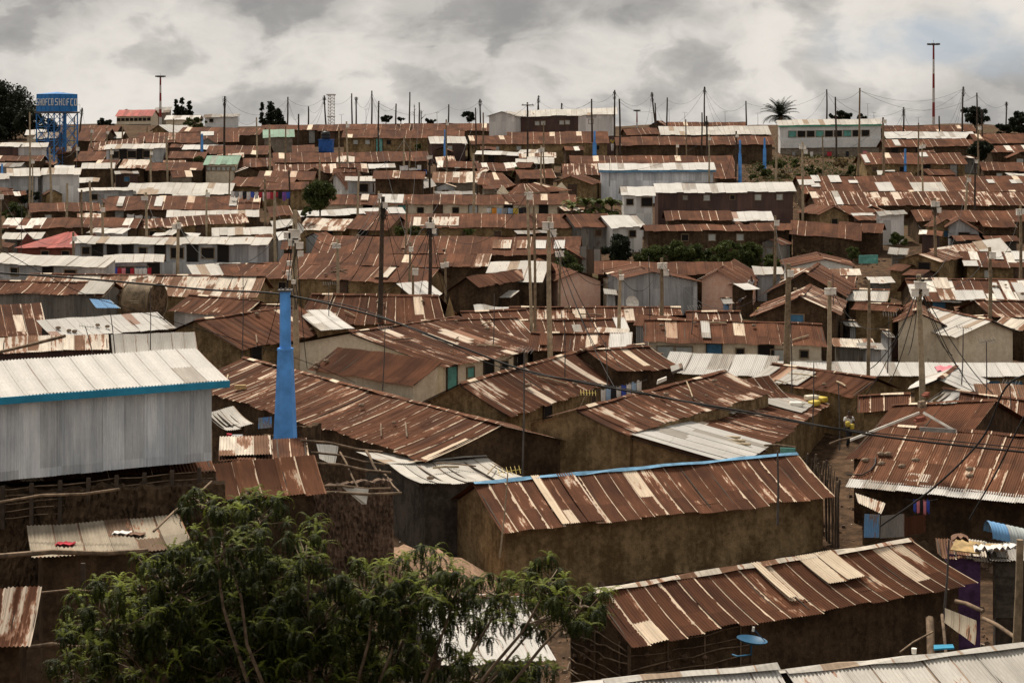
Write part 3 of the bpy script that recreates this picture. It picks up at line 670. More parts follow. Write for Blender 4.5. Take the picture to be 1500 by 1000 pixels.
house('washhouse', 'small tenement with red washing', (149, 386), (240, 385), 373, 'wg', 'grey', 'small grey tin house with red and white washing under its roof', h=3.2, wmax=3, wins=[(0.15, 'W', 'door_blue'), (0.4, 'W', 'dark'), (0.65, 'W', 'door_blue'), (0.88, 'd', 'dark')])
house('m1', 'pale roof by dark pole', (285, 408), (365, 405), 386, 'wg', 'tin', 'pale tin roof left of the long dark rusty rows', h=2.1, lean=True, wmax=4)
house('m2', 'rust strip left', (330, 405), (420, 402), 386, 'r', 'tin', 'short plain rusty roof right of the pale tin roof', h=2.2)
# ------------------------------------------------------------------ centre middle ground, front to back
house('b21', 'wide rusty hip roof', (430, 474), (655, 478), (445, 430), 'rs', 'mud', 'wide rusty roof with pale streaks and a white sheet, behind the tall dark pole', h=2.2, wmax=6, nowins=True, rskew=(0.5, -1), patches=[(0.12, 0.18, 0.3, 1, 'pr')])
house('b21w', None, (470, 484), (520, 482), (430, 456), 'w', 'mud', 'narrow white sheet roof between dark rusty roof and wide rusty roof', h=2.4, lean=True, nowins=True, d=100)
house('b21r', 'streaked roof by two poles', (700, 496), (800, 492), 455, 'rs', 'mudd', 'streaked rusty roof left of the thick pale pole', h=2.3, nowins=True, yaw=20, wmax=5)
house('b21s', 'long streaked roof', (625, 505), (790, 498), 468, 'rp', 'mudd', 'long heavily streaked roof behind the cream house', h=2.5, nowins=True, yaw=25, wmax=6)
house('b25', 'rusty row with white end', (740, 493), (925, 490), 468, 'rs', 'mudd', 'rusty roof ending in a white end sheet near the thick pale pole', h=2.2, nowins=True, patches=[(0.9, 1.0, 0, 1, 'w'), (0.55, 0.62, 0, 0.6, 'w')])
house('b26', 'pale rust roof behind thick pole', (772, 513), (925, 515), 488, 'rp', 'mudd', 'pale streaked rusty roof behind the foot of the thick pale pole', h=2.2, nowins=True, patches=[(0.78, 1.0, 0, 1, 'w'), (0.1, 0.2, 0.2, 0.9, 'pw')])
house('b24', 'long flaking roof', (745, 472), (1002, 472), 450, 'rp', 'mudd', 'long flaking pale rusty roof in front of the pink gabled houses', h=2.1, nowins=True, wmax=3.4)
house('b27', 'short flaking roof', (1008, 475), (1090, 475), 456, 'rp', 'mudd', 'short flaking rusty roof below the rightmost pink gable', h=2.1, nowins=True, wmax=3.2)
house('b28', 'long plain rusty roof with cream wall', (943, 500), (1212, 508), 471, 'r', 'cream', 'long plain rusty roof with one white sheet over a cream wall', h=2.5, wmax=4, yaw=-4,
      patches=[(0.32, 0.37, 0.15, 0.9, 'w')], wins=[(0.1, 'W', 'shutter'), (0.2, 'W', 'shutter'), (0.38, 'd', 'door_blue'), (0.53, 's', 'dark'), (0.68, 'd', 'dark'), (0.76, 'W', 'shutter'), (0.9, 's', 'dark')])
house('b28b', 'flat pale roof by poles', (1222, 508), (1286, 508), 495, 'pr', 'tin', 'small flat pale tin roof between leaning poles at right', h=2.1, lean=True, wmax=3)
house('b23', 'white arched roof', (700, 462), (783, 460), 450, 'w', 'mudd', 'white wavy tin roof left of the thick pale pole', h=2.2, lean=True, nowins=True, sag=0.2)
gable('b22', 'rusty gable by dark poles', (637, 437), (702, 441), (690, 400), 9, 'r', 'mudd', 'rusty gabled roof with a pale stripe beside the leaning dark poles', yaw=-28, patches=[(0.1, 0.2, 0, 1, 'w')])
house('b22w', 'pale roof over dark gable', (705, 415), (795, 414), 383, 'wg', 'mudd', 'pale tin roof with rust stain above the dark gable', h=2.4, yaw=-10, nowins=True)
house('b22x', 'white low roof by box pole', (605, 436), (650, 433), 414, 'w', 'mudd', 'little white roof between dark rusty rows and box pole', h=2.1, lean=True, nowins=True)
house('b20', 'dark rusty row, third from front', (340, 406), (625, 415), 389, 'rs', 'mud', 'long dark rusty row with doors along its brown wall, behind the blue pillar', h=2.3, wmax=4, patches=[(0.72, 0.79, 0.2, 0.9, 'pr')])
house('b19', 'dark rusty row, second', (405, 389), (715, 392), 372, 'r', 'mudd', 'long plain rusty row ending in a pale sheet, in the middle of three rows', h=2.1, nowins=True, patches=[(0.93, 1.0, 0, 1, 'pr')])
house('b18', 'wide rusty row', (455, 372), (850, 374), 346, 'rs', 'mudd', 'widest rusty row of the centre, pale sheets towards its right end', h=2.1, nowins=True, wmax=4.5,
      patches=[(0.67, 0.74, 0.3, 0.75, 'pr'), (0.76, 0.8, 0.3, 0.75, 'pr'), (0.83, 0.87, 0.3, 0.75, 'w'), (0.90, 0.94, 0.3, 0.75, 'w'), (0.33, 0.35, 0.3, 1, 'pr')])
gable('b29a', 'left pink gabled house', (812, 411), (888, 418), (847, 398), 13, 'r', 'pink', 'leftmost pink plastered gable under a rusty roof', yaw=12, h=2.4, wins=(), og=0.35, patches=())
gable('b29b', 'middle white gable with tin wall', (908, 423), (1030, 405), (955, 398), 9, 'r', 'grey', 'grey tin extension with a rusty gabled roof between the two pink gables', yaw=8, h=2.6, wins=(), og=0.3)
house('b29w', None, (918, 410), (946, 408), 404, 'r', 'cream', 'narrow cream plastered wall left of the grey tin extension', h=2.6, nowins=True, wmax=2, oh=0.05)
gable('b29c', 'right pink gabled house', (1020, 413), (1098, 414), (1050, 396), 11, 'r', 'pink', 'rightmost pink plastered gable, green stain along its foot', yaw=-14, h=2.5, wins=(), og=0.35, patches=[(0.0, 0.06, 0, 1, 'wg')])
house('b29d', 'long rusty roof behind pink gables', (870, 402), (1075, 403), 383, 'r', 'mudd', 'long rusty roof joining the pink gables from behind', h=2.6, nowins=True)
house('b17', 'rusty row with pale panel', (565, 334), (845, 334), 313, 'rs', 'mud', 'rusty row with one broad pale panel over a mud wall', h=2.2, patches=[(0.14, 0.38, 0.1, 0.7, 'pr')], wmax=4)
house('b16', 'pale rusty roof by bush', (434, 337), (504, 338), 320, 'pr', 'mud', 'pale rusty roof with ridge slanting right of the thick box pole', h=2.2)
house('b16b', 'dark roof strip', (505, 335), (568, 338), 316, 'r', 'mud', 'dark rusty roof right of the pale rusty roof', h=2.3)
house('b15', 'long white low roof', (440, 317), (595, 312), 306, 'w', 'mudd', 'long low white roof below the row with cream wall', h=2.1, lean=True, nowins=True)
house('b14', 'rusty row with cream wall', (475, 300), (845, 300), 285, 'rs', 'cream', 'very long rusty row with pink cream wall and little windows', h=2.4, yaw=0, patches=[(0.21, 0.31, 0.1, 0.95, 'w'), (0.14, 0.17, 0.3, 0.95, 'pr')],
      wins=[(i / 14 + 0.02, 'dw'[i % 2], ['dark', 'door_brown', 'dark', 'shutter', 'turq'][i % 5]) for i in range(1, 14)])
house('b12', 'stone walled house', (632, 268), (703, 268), 252, 'pr', 'stone', 'stone walled house with pale rusty roof in the middle distance', h=2.2, nowins=True)
house('b13', 'rusty gable behind pale pole', (698, 270), (755, 272), 253, 'r', 'mudd', 'rusty gabled shack right of the stone walled house', h=2.1, rskew=(0, -2))
house('b10', 'two-storey tin house with washing', (505, 266), (625, 264), 258, 'wg', 'grey', 'two-storey tin house with white sheets drying on its balcony', h=3.6, lean=True, wmax=4, yaw=4,
      bands=[(1.25, 0.75, 0.4, 'grey', 'balcony')], wins=[(0.2, 'W', 'dark'), (0.4, 'W', 'dark'), (0.6, 'W', 'dark'), (0.75, 'W', 'dark')])
gable('b10g', None, (482, 262), (508, 266), (488, 254), 6, 'rs', 'white', 'white tin gable at the left end of the two-storey tin house', yaw=-20, h=3.4, wins=())
house('b11', 'rusty roof with white cloth', (545, 262), (622, 262), 250, 'rs', 'mudd', 'rusty roof behind the two-storey tin house', h=3.6, d=172, nowins=True, patches=[(0.4, 0.52, 0, 0.9, 'pr')])
house('b9', 'left rusty row over gable', (375, 264), (460, 264), 251, 'rs', 'mud', 'rusty roof whose mud gable stands left of the dark bush', h=2.3, wmax=4)
house('b9b', 'rusty roof below left row', (380, 278), (450, 278), 267, 'r', 'mud', 'rusty roof one step below the mud gable left of the dark bush', h=2.2)
house('b8', 'rusty roof with cream streaks', (400, 254), (540, 253), 240, 'rp', 'mudd', 'rusty roof with cream streaks one row below the green roofed house', h=2.1, nowins=True)
house('b8b', 'pale small roof', (540, 247), (580, 246), 240, 'w', 'mudd', 'small white roof right of the cream streaked roof', h=2.2, nowins=True)
house('b7', 'long plain row under windows', (400, 239), (630, 236), 223, 'r', 'mudd', 'long plain rusty row below the blue water tank', h=2.2, nowins=True)
house('b6', 'grey shack with blue pillar', (630, 211), (685, 210), 200, 'wg', 'rust', 'brown shack with grey roof beside the far blue pillar', h=2.6)
house('b5', 'grey block house', (568, 204), (632, 203), 201, 'w', 'stone', 'grey block house with white roof edge in front of the windowed row', h=2.6, lean=True, wins=[(0.3, 'w', 'shutter'), (0.6, 'd', 'door_grey'), (0.85, 'W', 'door_grey')])
house('b4', 'windowed rusty row near skyline', (500, 202), (680, 203), 191, 'r', 'mud', 'long rusty row with small white windows near the skyline', h=2.5, yaw=0, wins=[(0.1, 'w', 'shutter'), (0.2, 'w', 'shutter'), (0.3, 'd', 'turq'), (0.38, 'w', 'dark'), (0.75, 'w', 'shutter')])
house('b2', 'green roofed house', (385, 202), (432, 201), 190, 'green', 'stone', 'stone house with weathered green roof near the skyline', h=2.6, wins=(), cr=False)
house('b1a', 'skyline rusty roof left', (380, 191), (470, 190), 183, 'r', 'mudd', 'dark rusty roof on the skyline left of the leaning pole', h=2.3)
house('b1b', 'skyline rusty roof centre', (465, 192), (600, 191), 182, 'rs', 'mudd', 'rusty roof on the skyline between the thin lattice mast and round trees', h=2.3)
house('b1c', 'skyline rusty roof right', (590, 192), (720, 192), 181, 'r', 'mudd', 'rusty roof on the skyline left of the silver two-storey house', h=2.4)
# ------------------------------------------------------------------ upper left
house('a1', 'pink roofed apartment block', (168, 171), (223, 170), 161, 'red', 'cream', 'three-storey cream apartment block with faded red roof on the skyline', h=5.2, d=330, yaw=0, cat='building',
      bands=[(1.6, 0.12, 0.5, 'stone', 'balcony'), (3.2, 0.12, 0.5, 'stone', 'balcony')], wins=[(x / 8 + 0.06, 'w', 'dark', dz) for x in range(8) for dz in (0.4, 2.0)], wmax=5)
house('a1b', 'grey block beside apartments', (223, 166), (248, 165), 157, 'wd', 'stone', 'grey concrete block right behind the apartment block', h=5, d=340, yaw=0, lean=True, cat='building', nowins=True)
house('a2', 'pale skyline house left', (240, 176), (292, 175), 169, 'w', 'cream', 'pale house with light roof right of the floodlight mast', h=3, d=300, yaw=0)
house('a3', 'white skyline house', (297, 172), (350, 171), 167, 'wd', 'paint_white', 'white walled house with flat grey roof on the skyline', h=3.2, d=290, yaw=0, wins=[(0.2, 'w', 'dark')], lean=True)
house('a4', 'dark roof under tower', (108, 207), (152, 207), 188, 'r', 'mudd', 'dark brown roof right of the blue water tower', h=2.4, nowins=True)
house('a5', 'white patch roof', (142, 203), (178, 203), 194, 'wg', 'mudd', 'whitish tin roof right of the dark brown roof', h=2.2)
gable('a6', 'white roofed gable', (219, 192), (255, 192), (232, 183), 10, 'w', 'mud', 'white roofed gable below the pale skyline house', yaw=-12, h=2.3)
house('a7', 'rusty row below white gable', (200, 210), (350, 208), 194, 'rs', 'mudd', 'long rusty row below the white skyline house', h=2.2, nowins=True, patches=[(0.3, 0.36, 0.2, 0.9, 'pr'), (0.62, 0.75, 0.6, 1, 'w')])
house('a7b', 'rusty roof left of tower row', (128, 222), (210, 214), 205, 'rp', 'mudd', 'pale streaked rusty roof right of the blue water tower legs', h=2.2, nowins=True)
house('a8', 'grey two-storey house', (151, 219), (242, 217), 211, 'wg', 'grey', 'grey two-storey tin house with a pale balcony and open gallery', h=3.6, wmax=3.5, yaw=0, bands=[(1.7, 0.9, 0.5, 'white', 'balcony', 0.0, 0.85)], wins=[(0.15, 'W', 'dark'), (0.3, 'd', 'dark'), (0.45, 'W', 'dark'), (0.6, 'd', 'dark'), (0.72, 'W', 'dark')])
house('a8b', 'white roof right of grey house', (266, 219), (325, 219), 212, 'w', 'mudd', 'white tin roof right of the grey two-storey house', h=2.2, nowins=True)
house('a9', 'brown walled shed', (-10, 215), (28, 215), 209, 'wg', 'rust', 'brown tin walled shed at the far left', h=3.4, lean=True, nowins=True)
house('a10', 'white shed behind tower', (18, 216), (70, 215), 209, 'wg', 'white', 'white tin shed behind the legs of the blue water tower', h=3.4, lean=True, nowins=True)
house('a11', 'green roofed beige house', (297, 241), (348, 241), 228, 'green', 'cream', 'beige house with pale green roof and row of tiny windows', h=2.8, wins=[(i / 6 + 0.1, 's', 'shutter') for i in range(6)])
house('a12', 'dark house with blue washing', (118, 248), (168, 247), 239, 'wg', 'mudd', 'dark house with pale gabled roof and blue washing', h=3.0)
house('a13', 'pale rusty roof near bush', (173, 247), (214, 247), 234, 'pr', 'mudd', 'pale rusty roof right of the blue washing', h=2.2)
house('a13b', 'dark roof near green roof', (212, 250), (296, 250), 238, 'r', 'mudd', 'plain dark rusty roof left of the green roofed beige house', h=2.2, nowins=True)
house('a14', 'grey shed under tower', (10, 258), (60, 257), 246, 'wg', 'grey', 'grey roofed shed right under the blue water tower', h=3.4, lean=True, nowins=True, wmax=5)
house('a14b', 'pale shed right of tower foot', (58, 257), (118, 255), 246, 'wg', 'white', 'pale tin shed right of the tower foot', h=3.4, wmax=5, nowins=True, lean=True)
house('a14c', 'grey gabled shed at left edge', (-10, 262), (52, 264), 255, 'wg', 'grey', 'grey gabled tin shed at the left edge', h=2.8, nowins=True)
house('a15', 'long pale roofs', (181, 285), (338, 285), 268, 'wg', 'mudd', 'long dull white roof left of the laundry line', h=2.2, nowins=True, wmax=5)
house('a15b', 'rusty row with laundry', (335, 272), (425, 275), 260, 'rs', 'mud', 'rusty row with a long colourful laundry line below its eave', h=2.3, nowins=True)
house('a16', 'grey tin shed with small window', (115, 281), (200, 278), 275, 'wg', 'grey', 'grey tin shed with a single small dark window', h=2.7, lean=True, wins=[(0.25, 'w', 'dark')])
house('a17', 'rusty row with three white sheets', (150, 308), (380, 307), 287, 'rs', 'mudd', 'dark rusty row with three slanting white sheets', h=2.2, wmax=4.6, patches=[(0.08, 0.12, 0.2, 0.9, 'w'), (0.32, 0.37, 0.2, 0.9, 'w'), (0.8, 0.85, 0.2, 0.9, 'w')])
house('a18', 'brown row by bushes', (43, 311), (148, 309), 297, 'r', 'mudd', 'brown rusty row above the bushes at left', h=2.3)
house('a19', 'dull white long roof', (243, 319), (380, 318), 308, 'wg', 'mudd', 'dull white roof strip below the dark rusty row', h=2.0, lean=True, nowins=True)
house('a20', 'rusty patch row left', (0, 334), (200, 334), 319, 'pw', 'mudd', 'rusty row patched with large white sheets at left', h=2.2, nowins=True)
house('a20b', 'rusty row with mud wall', (195, 336), (365, 326), 317, 'rp', 'mud', 'streaked rusty row over a light mud wall with a doorway', h=2.4, wmax=4)
house('a21', 'small white shed', (126, 341), (180, 342), 334, 'w', 'white', 'small white tin shed right of the red roofed house', h=2.4, lean=True, nowins=True)
house('a22', 'white roof strips', (222, 346), (290, 346), 341, 'w', 'mud', 'thin white roof strip above the long grey tenement', h=2.2, lean=True, nowins=True)
house('a22b', 'pale roof by thick pole', (310, 345), (402, 344), 333, 'wg', 'mud', 'pale ridged roof right of the thin white strip', h=2.2, nowins=True)
house('a23', 'dark roof at far left', (-20, 236), (60, 236), 228, 'r', 'mudd', 'rusty roof strip between white shed and grey shed, far left', h=2.2, nowins=True)
house('a24', 'dark row right of tower', (108, 236), (150, 236), 222, 'r', 'mudd', 'dark rusty roof right of the tower legs, second row', h=2.2, nowins=True)
house('a25', 'rust strip centre left', (240, 232), (300, 232), 222, 'r', 'mudd', 'small dark roof left of the green roofed beige house', h=2.2, nowins=True)
house('a26', 'rust row above green roof', (300, 226), (392, 226), 213, 'rs', 'mudd', 'rusty row directly above the green roofed beige house', h=2.2, nowins=True)
house('a27', 'pale rust row by green roof', (350, 246), (400, 244), 232, 'pw', 'mudd', 'patched roof right of the green roofed beige house', h=2.2, nowins=True)
house('a28', 'skyline brown roof right of red flats', (258, 197), (380, 198), 187, 'r', 'mudd', 'wide brown roof just below the white skyline house', h=2.3, nowins=True)
house('a29', 'skyline brown roof left', (112, 196), (170, 196), 184, 'r', 'mudd', 'brown roof left of the apartment block', h=2.3, nowins=True, d=275)
# ------------------------------------------------------------------ upper middle and right
house('c1', 'silver and brown two-storey house', (755, 172), (905, 167), 160, 'wg', 'rust', 'two-storey house half brown half silver on the skyline', h=4.4, d=232, yaw=0, wmax=4, lean=True,
      bands=[(0.0, 3.0, 0.06, 'white', 'tin_panel', 0.62, 1.0)], wins=[(0.2, 'w', 'shutter', 0.7), (0.26, 'w', 'shutter', 0.7), (0.45, 'w', 'shutter', 0.7), (0.51, 'w', 'shutter', 0.7), (0.75, 'w', 'door_grey', 0.7)])
gable('c1g', None, (712, 170), (757, 171), (735, 163), 8, 'wg', 'white', 'white tin gable joined to the left of the half brown two-storey house', yaw=-10, d=228, h=4.4, wins=())
house('c2', 'rusty row under silver house', (742, 211), (893, 210), 193, 'rs', 'mud', 'rusty row with openings directly below the two-storey skyline house', h=2.5, yaw=0)
house('c3', 'dark row left of blue pillars', (902, 213), (1135, 212), 200, 'r', 'mudd', 'dark plain rusty row ending beside two blue pillars', h=2.5, yaw=0, nowins=True)
house('c4', 'long whitish skyline roof', (967, 198), (1130, 197), 185, 'wg', 'mudd', 'long whitish roof near the palm tree', h=2.3, d=240, yaw=0, nowins=True)
house('c5', 'small rusty roof', (918, 198), (968, 197), 188, 'r', 'mudd', 'small rusty roof left of the long whitish roof', h=2.3, d=238)
gable('c6', 'dark skyline gable', (948, 186), (980, 186), (962, 177), 6, 'r', 'mudd', 'small dark gable breaking the skyline', yaw=-15, d=285, h=2.4)
house('c6b', 'skyline rust strip', (978, 187), (1095, 187), 179, 'rs', 'mudd', 'low rusty strip of roof on the skyline left of the palm', h=2.3, d=285, yaw=0, nowins=True)
house('c7', 'rusty row behind silver shed', (835, 243), (1078, 243), 228, 'rs', 'mudd', 'rusty row with flaking top behind the silver shed with dark blue trim', h=2.3, yaw=0, nowins=True)
house('c7b', 'streaked roof left of silver shed', (824, 257), (885, 257), 240, 'rp', 'mudd', 'cream streaked roof left of the silver shed with dark blue trim', h=2.2, nowins=True)
house('c7c', 'rusty roof right of silver shed', (1046, 262), (1080, 262), 240, 'rs', 'mudd', 'rusty roof right of the silver shed with dark blue trim', h=2.2, nowins=True, ymax=5)
house('c8', 'silver shed with dark blue trim', (877, 250), (1049, 249), 239, 'w', 'silver', 'long silver tin shed with dark blue trim on the hillside', h=3.4, yaw=0, lean=True, fascia='blue_flash', fh=0.12, nowins=True, wmax=5)
gable('c9', 'mud gable by silver shed', (810, 268), (868, 268), (836, 258), 8, 'r', 'mud', 'rusty roofed mud gable left of the silver shed', yaw=-12, h=2.3)
house('c10', 'cream gabled house', (743, 284), (838, 279), 268, 'rs', 'cream', 'cream house with pale edged rusty roof in the middle distance', h=2.3, rskew=(2, -3))
house('c10b', 'dark roof by banana plants', (745, 297), (842, 294), 284, 'r', 'mudd', 'rusty roof left of the banana plants', h=2.3, d=168)
house('c11', 'long brown two-storey house', (960, 283), (1167, 281), 268, 'w', 'rust', 'long brown tin house with clean silver roof on the hillside', h=3.7, yaw=0, nowins=True, wmax=4.0, wins=[(0.2, 's', 'door_grey'), (0.36, 'w', 'shutter', 0.3), (0.55, 's', 'dark'), (0.74, 'w', 'shutter', 0.3), (0.9, 'w', 'shutter', 0.3)])
house('c11b', 'silver annex with window', (910, 287), (961, 286), 273, 'w', 'white', 'silver tin annex at the left end of the long brown house', h=3.9, yaw=0, wins=[(0.2, 'w', 'dark', 0.4), (0.8, 'W', 'dark', 0.3)])
house('c12', 'rusty roof below brown house', (975, 323), (1075, 323), 309, 'rs', 'mudd', 'rusty roof right below the long brown tin house', h=2.2, nowins=True)
house('c12b', 'white gabled roof', (1073, 324), (1135, 324), 310, 'w', 'mudd', 'white roofed gable right below the long brown tin house', h=2.2, nowins=True)
house('c13', 'rusty hip roof left of bush', (842, 333), (905, 332), 313, 'rs', 'tin', 'rusty hip roof with pale ridge lines left of the dark bush', h=2.3, wmax=5)
house('c13b', 'white slope by dark bush', (895, 334), (948, 333), 316, 'w', 'white', 'white sloping roof right beside the rusty hip roof', h=2.3)
house('c14', 'house with woven stick wall', (945, 339), (1135, 338), 329, 'rs', 'mudd', 'dark house with small white windows and stick gable above the hedge', h=2.6, wmax=3.5, wins=[(0.3, 'w', 'dark'), (0.52, 'w', 'shutter'), (0.75, 'w', 'shutter')])
house('d1', 'white building with green trim', (1140, 184), (1294, 182), 175, 'wg', 'paint_white', 'white two-storey building with green roof trim and ribbon windows', h=5.0, d=232, yaw=0, wmax=5, cat='building', fascia='green_trim', fh=0.10, oh=0.2, lean=True,
      bands=[(1.9, 1.2, 0.25, 'paint_white', 'balcony'), (3.1, 1.3, 0.05, 'stone', 'lower_wall')], wins=[(i / 11 + 0.12, 'W', ['turq', 'dark', 'dark'][i % 3], 0.8) for i in range(9)] + [(i / 6 + 0.15, 'W', ['turq', 'dark'][i % 2], 3.2) for i in range(5)])
house('d2', 'pale skyline roof right', (1298, 203), (1432, 203), 193, 'w', 'mudd', 'long pale roof right of the white building', h=2.4, d=236, yaw=0, nowins=True)
house('d2b', 'rust skyline row right', (1294, 193), (1432, 193), 184, 'rs', 'mudd', 'rusty skyline row behind the long pale roof', h=2.3, d=262, yaw=0, nowins=True)
house('d3', 'rusty row with a square white patch', (1296, 216), (1422, 214), 204, 'rs', 'mudd', 'rusty row with square white patch right of the white building', h=2.3, yaw=0, patches=[(0.13, 0.2, 0.1, 0.9, 'w')])
house('d4', 'rusty row with two white patches', (1267, 241), (1418, 240), 224, 'rs', 'mud', 'rusty row with two white patches behind the far right blue pillar', h=2.5, yaw=0, patches=[(0.01, 0.06, 0.1, 0.8, 'w'), (0.58, 0.66, 0.6, 0.98, 'w')])
house('d5', 'patched roof at right edge', (1452, 223), (1520, 223), 213, 'pw', 'mudd', 'rusty roof with white squares at the far right edge', h=2.3)
house('d5b', 'dark roof far right', (1430, 210), (1520, 210), 196, 'r', 'mudd', 'dark brown roof near the trees at far right skyline', h=2.3, nowins=True)
house('d6', 'dark strip far right', (1438, 250), (1520, 251), 238, 'r', 'mudd', 'plain dark rusty roof below the white squares, right edge', h=2.2)
house('d7', 'long patchwork row', (1176, 284), (1520, 284), 258, 'rs', 'mudd', 'very long rusty row with many white patches on the right hillside', h=2.1, yaw=0, wmax=5, nowins=True,
      patches=[(0.0, 0.07, 0.45, 0.75, 'w'), (0.065, 0.10, 0.65, 1, 'w'), (0.05, 0.09, 0.35, 0.55, 'w'), (0.14, 0.19, 0.6, 1, 'w'), (0.22, 0.26, 0.55, 0.72, 'w'), (0.33, 0.40, 0.1, 0.6, 'w'), (0.48, 0.62, 0.1, 0.6, 'wg'), (0.82, 0.85, 0.55, 0.75, 'w'), (0.92, 0.97, 0.55, 0.75, 'w')])
house('d8', 'cream streaked long row', (1194, 301), (1520, 301), 281, 'rp', 'mudd', 'long row of cream streaked rusty sheets just below the longest patched row', h=2.1, yaw=0, wmax=4, nowins=True, patches=[(0.10, 0.13, 0, 1, 'w')])
gable('d9g', 'dark gable with round hole', (1198, 318), (1250, 316), (1222, 303), 6, 'r', 'mud', 'mud gable with a dark round hole, right of centre', yaw=12, h=2.1, wins=[(0.5, 'w', 'dark')])
house('d9', 'rusty roof behind round hole gable', (1235, 316), (1300, 315), 301, 'rs', 'mudd', 'rusty roof with white lower strip right of the gable with a hole', h=2.1, patches=[(0.2, 0.7, -0.1, 0.15, 'w')])
house('d10', 'silver tin hut', (1288, 316), (1330, 314), 309, 'wd', 'white', 'silver tin hut with dark peaked roof in a gap', h=2.8, nowins=True, yaw=0)
house('d11', 'rusty row at right', (1343, 325), (1520, 325), 308, 'rs', 'mudd', 'rusty row with many seams right of the silver tin hut', h=2.1, nowins=True)
gable('d11g', 'grey wall hut right', (1385, 333), (1440, 333), (1405, 321), 6, 'r', 'grey', 'hut with grey tin wall beneath a pale edged gable at right', yaw=-12, h=2.6, wins=[(0.5, 'd', 'dark')])
house('d11h', 'rusty canopy right', (1440, 333), (1490, 333), 323, 'rs', 'mudd', 'small rusty canopy right of the grey walled hut', h=2.4)
house('d12', 'rusty house with drooping roof', (1156, 343), (1262, 353), 327, 'rs', 'mudd', 'drooping rusty roof over dark wall right of centre', h=2.5, nowins=True, yaw=-12)
house('d12b', 'rusty wing', (1225, 338), (1292, 342), 326, 'r', 'mudd', 'plain rusty wing behind the drooping rusty roof', h=2.3, nowins=True)
house('d12c', 'rust strip over hedge', (1095, 337), (1160, 338), 327, 'rs', 'mudd', 'short rusty strip left of the drooping roof', h=2.5)
house('d13', 'pale pink roof', (1376, 383), (1482, 369), 357, 'pr', 'mud', 'pale pinkish tin roof with curled edge at right', h=2.1, lean=True, yaw=5, patches=[(0.6, 1, 0, 1, 'wg')])
gable('d14', 'oblique rusty roof with white stripes', (1308, 387), (1380, 380), (1345, 372), 8, 'rp', 'mud', 'oblique rusty roof with white stripes over a mud gable', yaw=-32, h=2.4)
house('d15', 'roof with white squares', (1412, 391), (1520, 392), 369, 'pw', 'mud', 'rusty roof with white squares over a brown house at right', h=2.4, patches=[(0.0, 0.2, 0, 0.35, 'w'), (0.45, 0.58, 0.45, 1, 'w'), (0.72, 0.9, 0.45, 1, 'w')])
gable('d16', 'white gable house', (1150, 393), (1256, 393), (1208, 380), 8, 'r', 'paint_white', 'white plastered gable with dark verge between pole and hedge', yaw=-6, h=2.3, wins=())
house('d16b', 'pale strip roof', (1158, 402), (1262, 403), 393, 'pr', 'cream', 'pale strip roof in front of the white plastered gable', h=2.1, lean=True, nowins=True)
house('d17', 'patchwork roof', (1338, 441), (1520, 442), 409, 'pw', 'mudd', 'big patchwork roof of white and rusty sheets at right', h=2.3, wmax=4.6, patches=[(0.0, 0.1, 0, 0.7, 'w'), (0.34, 0.6, 0.0, 0.45, 'w'), (0.22, 0.35, 0.0, 1, 'pr'), (0.68, 0.74, 0, 0.8, 'w'), (0.86, 0.95, 0, 0.8, 'w')])
gable('d18', 'broad dark gable', (1115, 436), (1240, 432), (1178, 400), 9, 'r', 'mudd', 'broad dark walled gable with rusty roof, light sheet on its right slope', yaw=-16, h=2.5, wins=(), patches=[(0.5, 0.7, 0.2, 0.8, 'pr')])
gable('d19', 'gable with blue board', (1098, 470), (1232, 462), (1172, 434), 8, 'rp', 'mudd', 'dark gable with a faded blue board under streaked roof', yaw=-14, h=2.5, wins=[(0.5, 'W', 'door_blue', -0.1)])
house('d20', 'mud house with grassy roof', (1245, 454), (1312, 457), 445, 'r', 'mud', 'brown mud house with grass growing beside its rusty roof', h=2.8, nowins=True)
gable('d21', 'cream gable behind thick pole', (1308, 475), (1388, 470), (1342, 457), 7, 'rs', 'cream', 'cream gable behind the thick pole with white boxes', yaw=-12, h=2.5, wins=())
gable('d22', 'cream gable at right', (1400, 487), (1495, 488), (1455, 470), 8, 'wg', 'cream', 'cream gable with pale and rusty roof at right', yaw=12, h=2.5, wins=(), patches=())
house('d22b', 'rusty roof with dots', (1395, 480), (1448, 478), 463, 'rs', 'mudd', 'small rusty roof left of the rightmost cream gable', h=2.3, yaw=-15)
house('d22c', 'striped roof right edge', (1455, 464), (1530, 466), 440, 'rp', 'mudd', 'striped rusty and white roof at the right edge above the cream gable', h=2.3, yaw=15)
house('d23', 'pale lower roof', (1236, 440), (1300, 442), 424, 'wg', 'mudd', 'pale tin roof behind the grassy roof', h=2.2, nowins=True)
house('d24', 'small hut roofs', (1275, 415), (1312, 415), 406, 'wg', 'tin', 'tiny tin hut below the oblique striped roof', h=2.0)
house('e1', 'rust strip mid left', (0, 350), (60, 350), 340, 'wg', 'tin', 'small pale roof at the left edge behind the red roofed house', h=2.2)
house('e2', 'mid rust', (640, 246), (700, 246), 236, 'pw', 'mudd', 'patched roof left of the pale pole above the stone walled house', h=2.2)
house('e3', 'mid rust 2', (700, 251), (760, 250), 238, 'pw', 'mudd', 'roof with white sheets behind the rusty gabled shack', h=2.2)
house('e4', 'pale awning', (695, 226), (765, 229), 222, 'w', 'mudd', 'curling pale roof edge below the rusty row with turquoise stall', h=2.1, lean=True)
house('e5', 'green stall', (772, 236), (812, 236), 230, 'wg', 'turq', 'turquoise market stall with grey roof in the middle distance', h=2.2, nowins=True, cat='stall', name='market_stall')
house('e6', 'mid rust 3', (690, 212), (750, 211), 199, 'rs', 'mud', 'rusty roof left of the row below the skyline house', h=2.4)
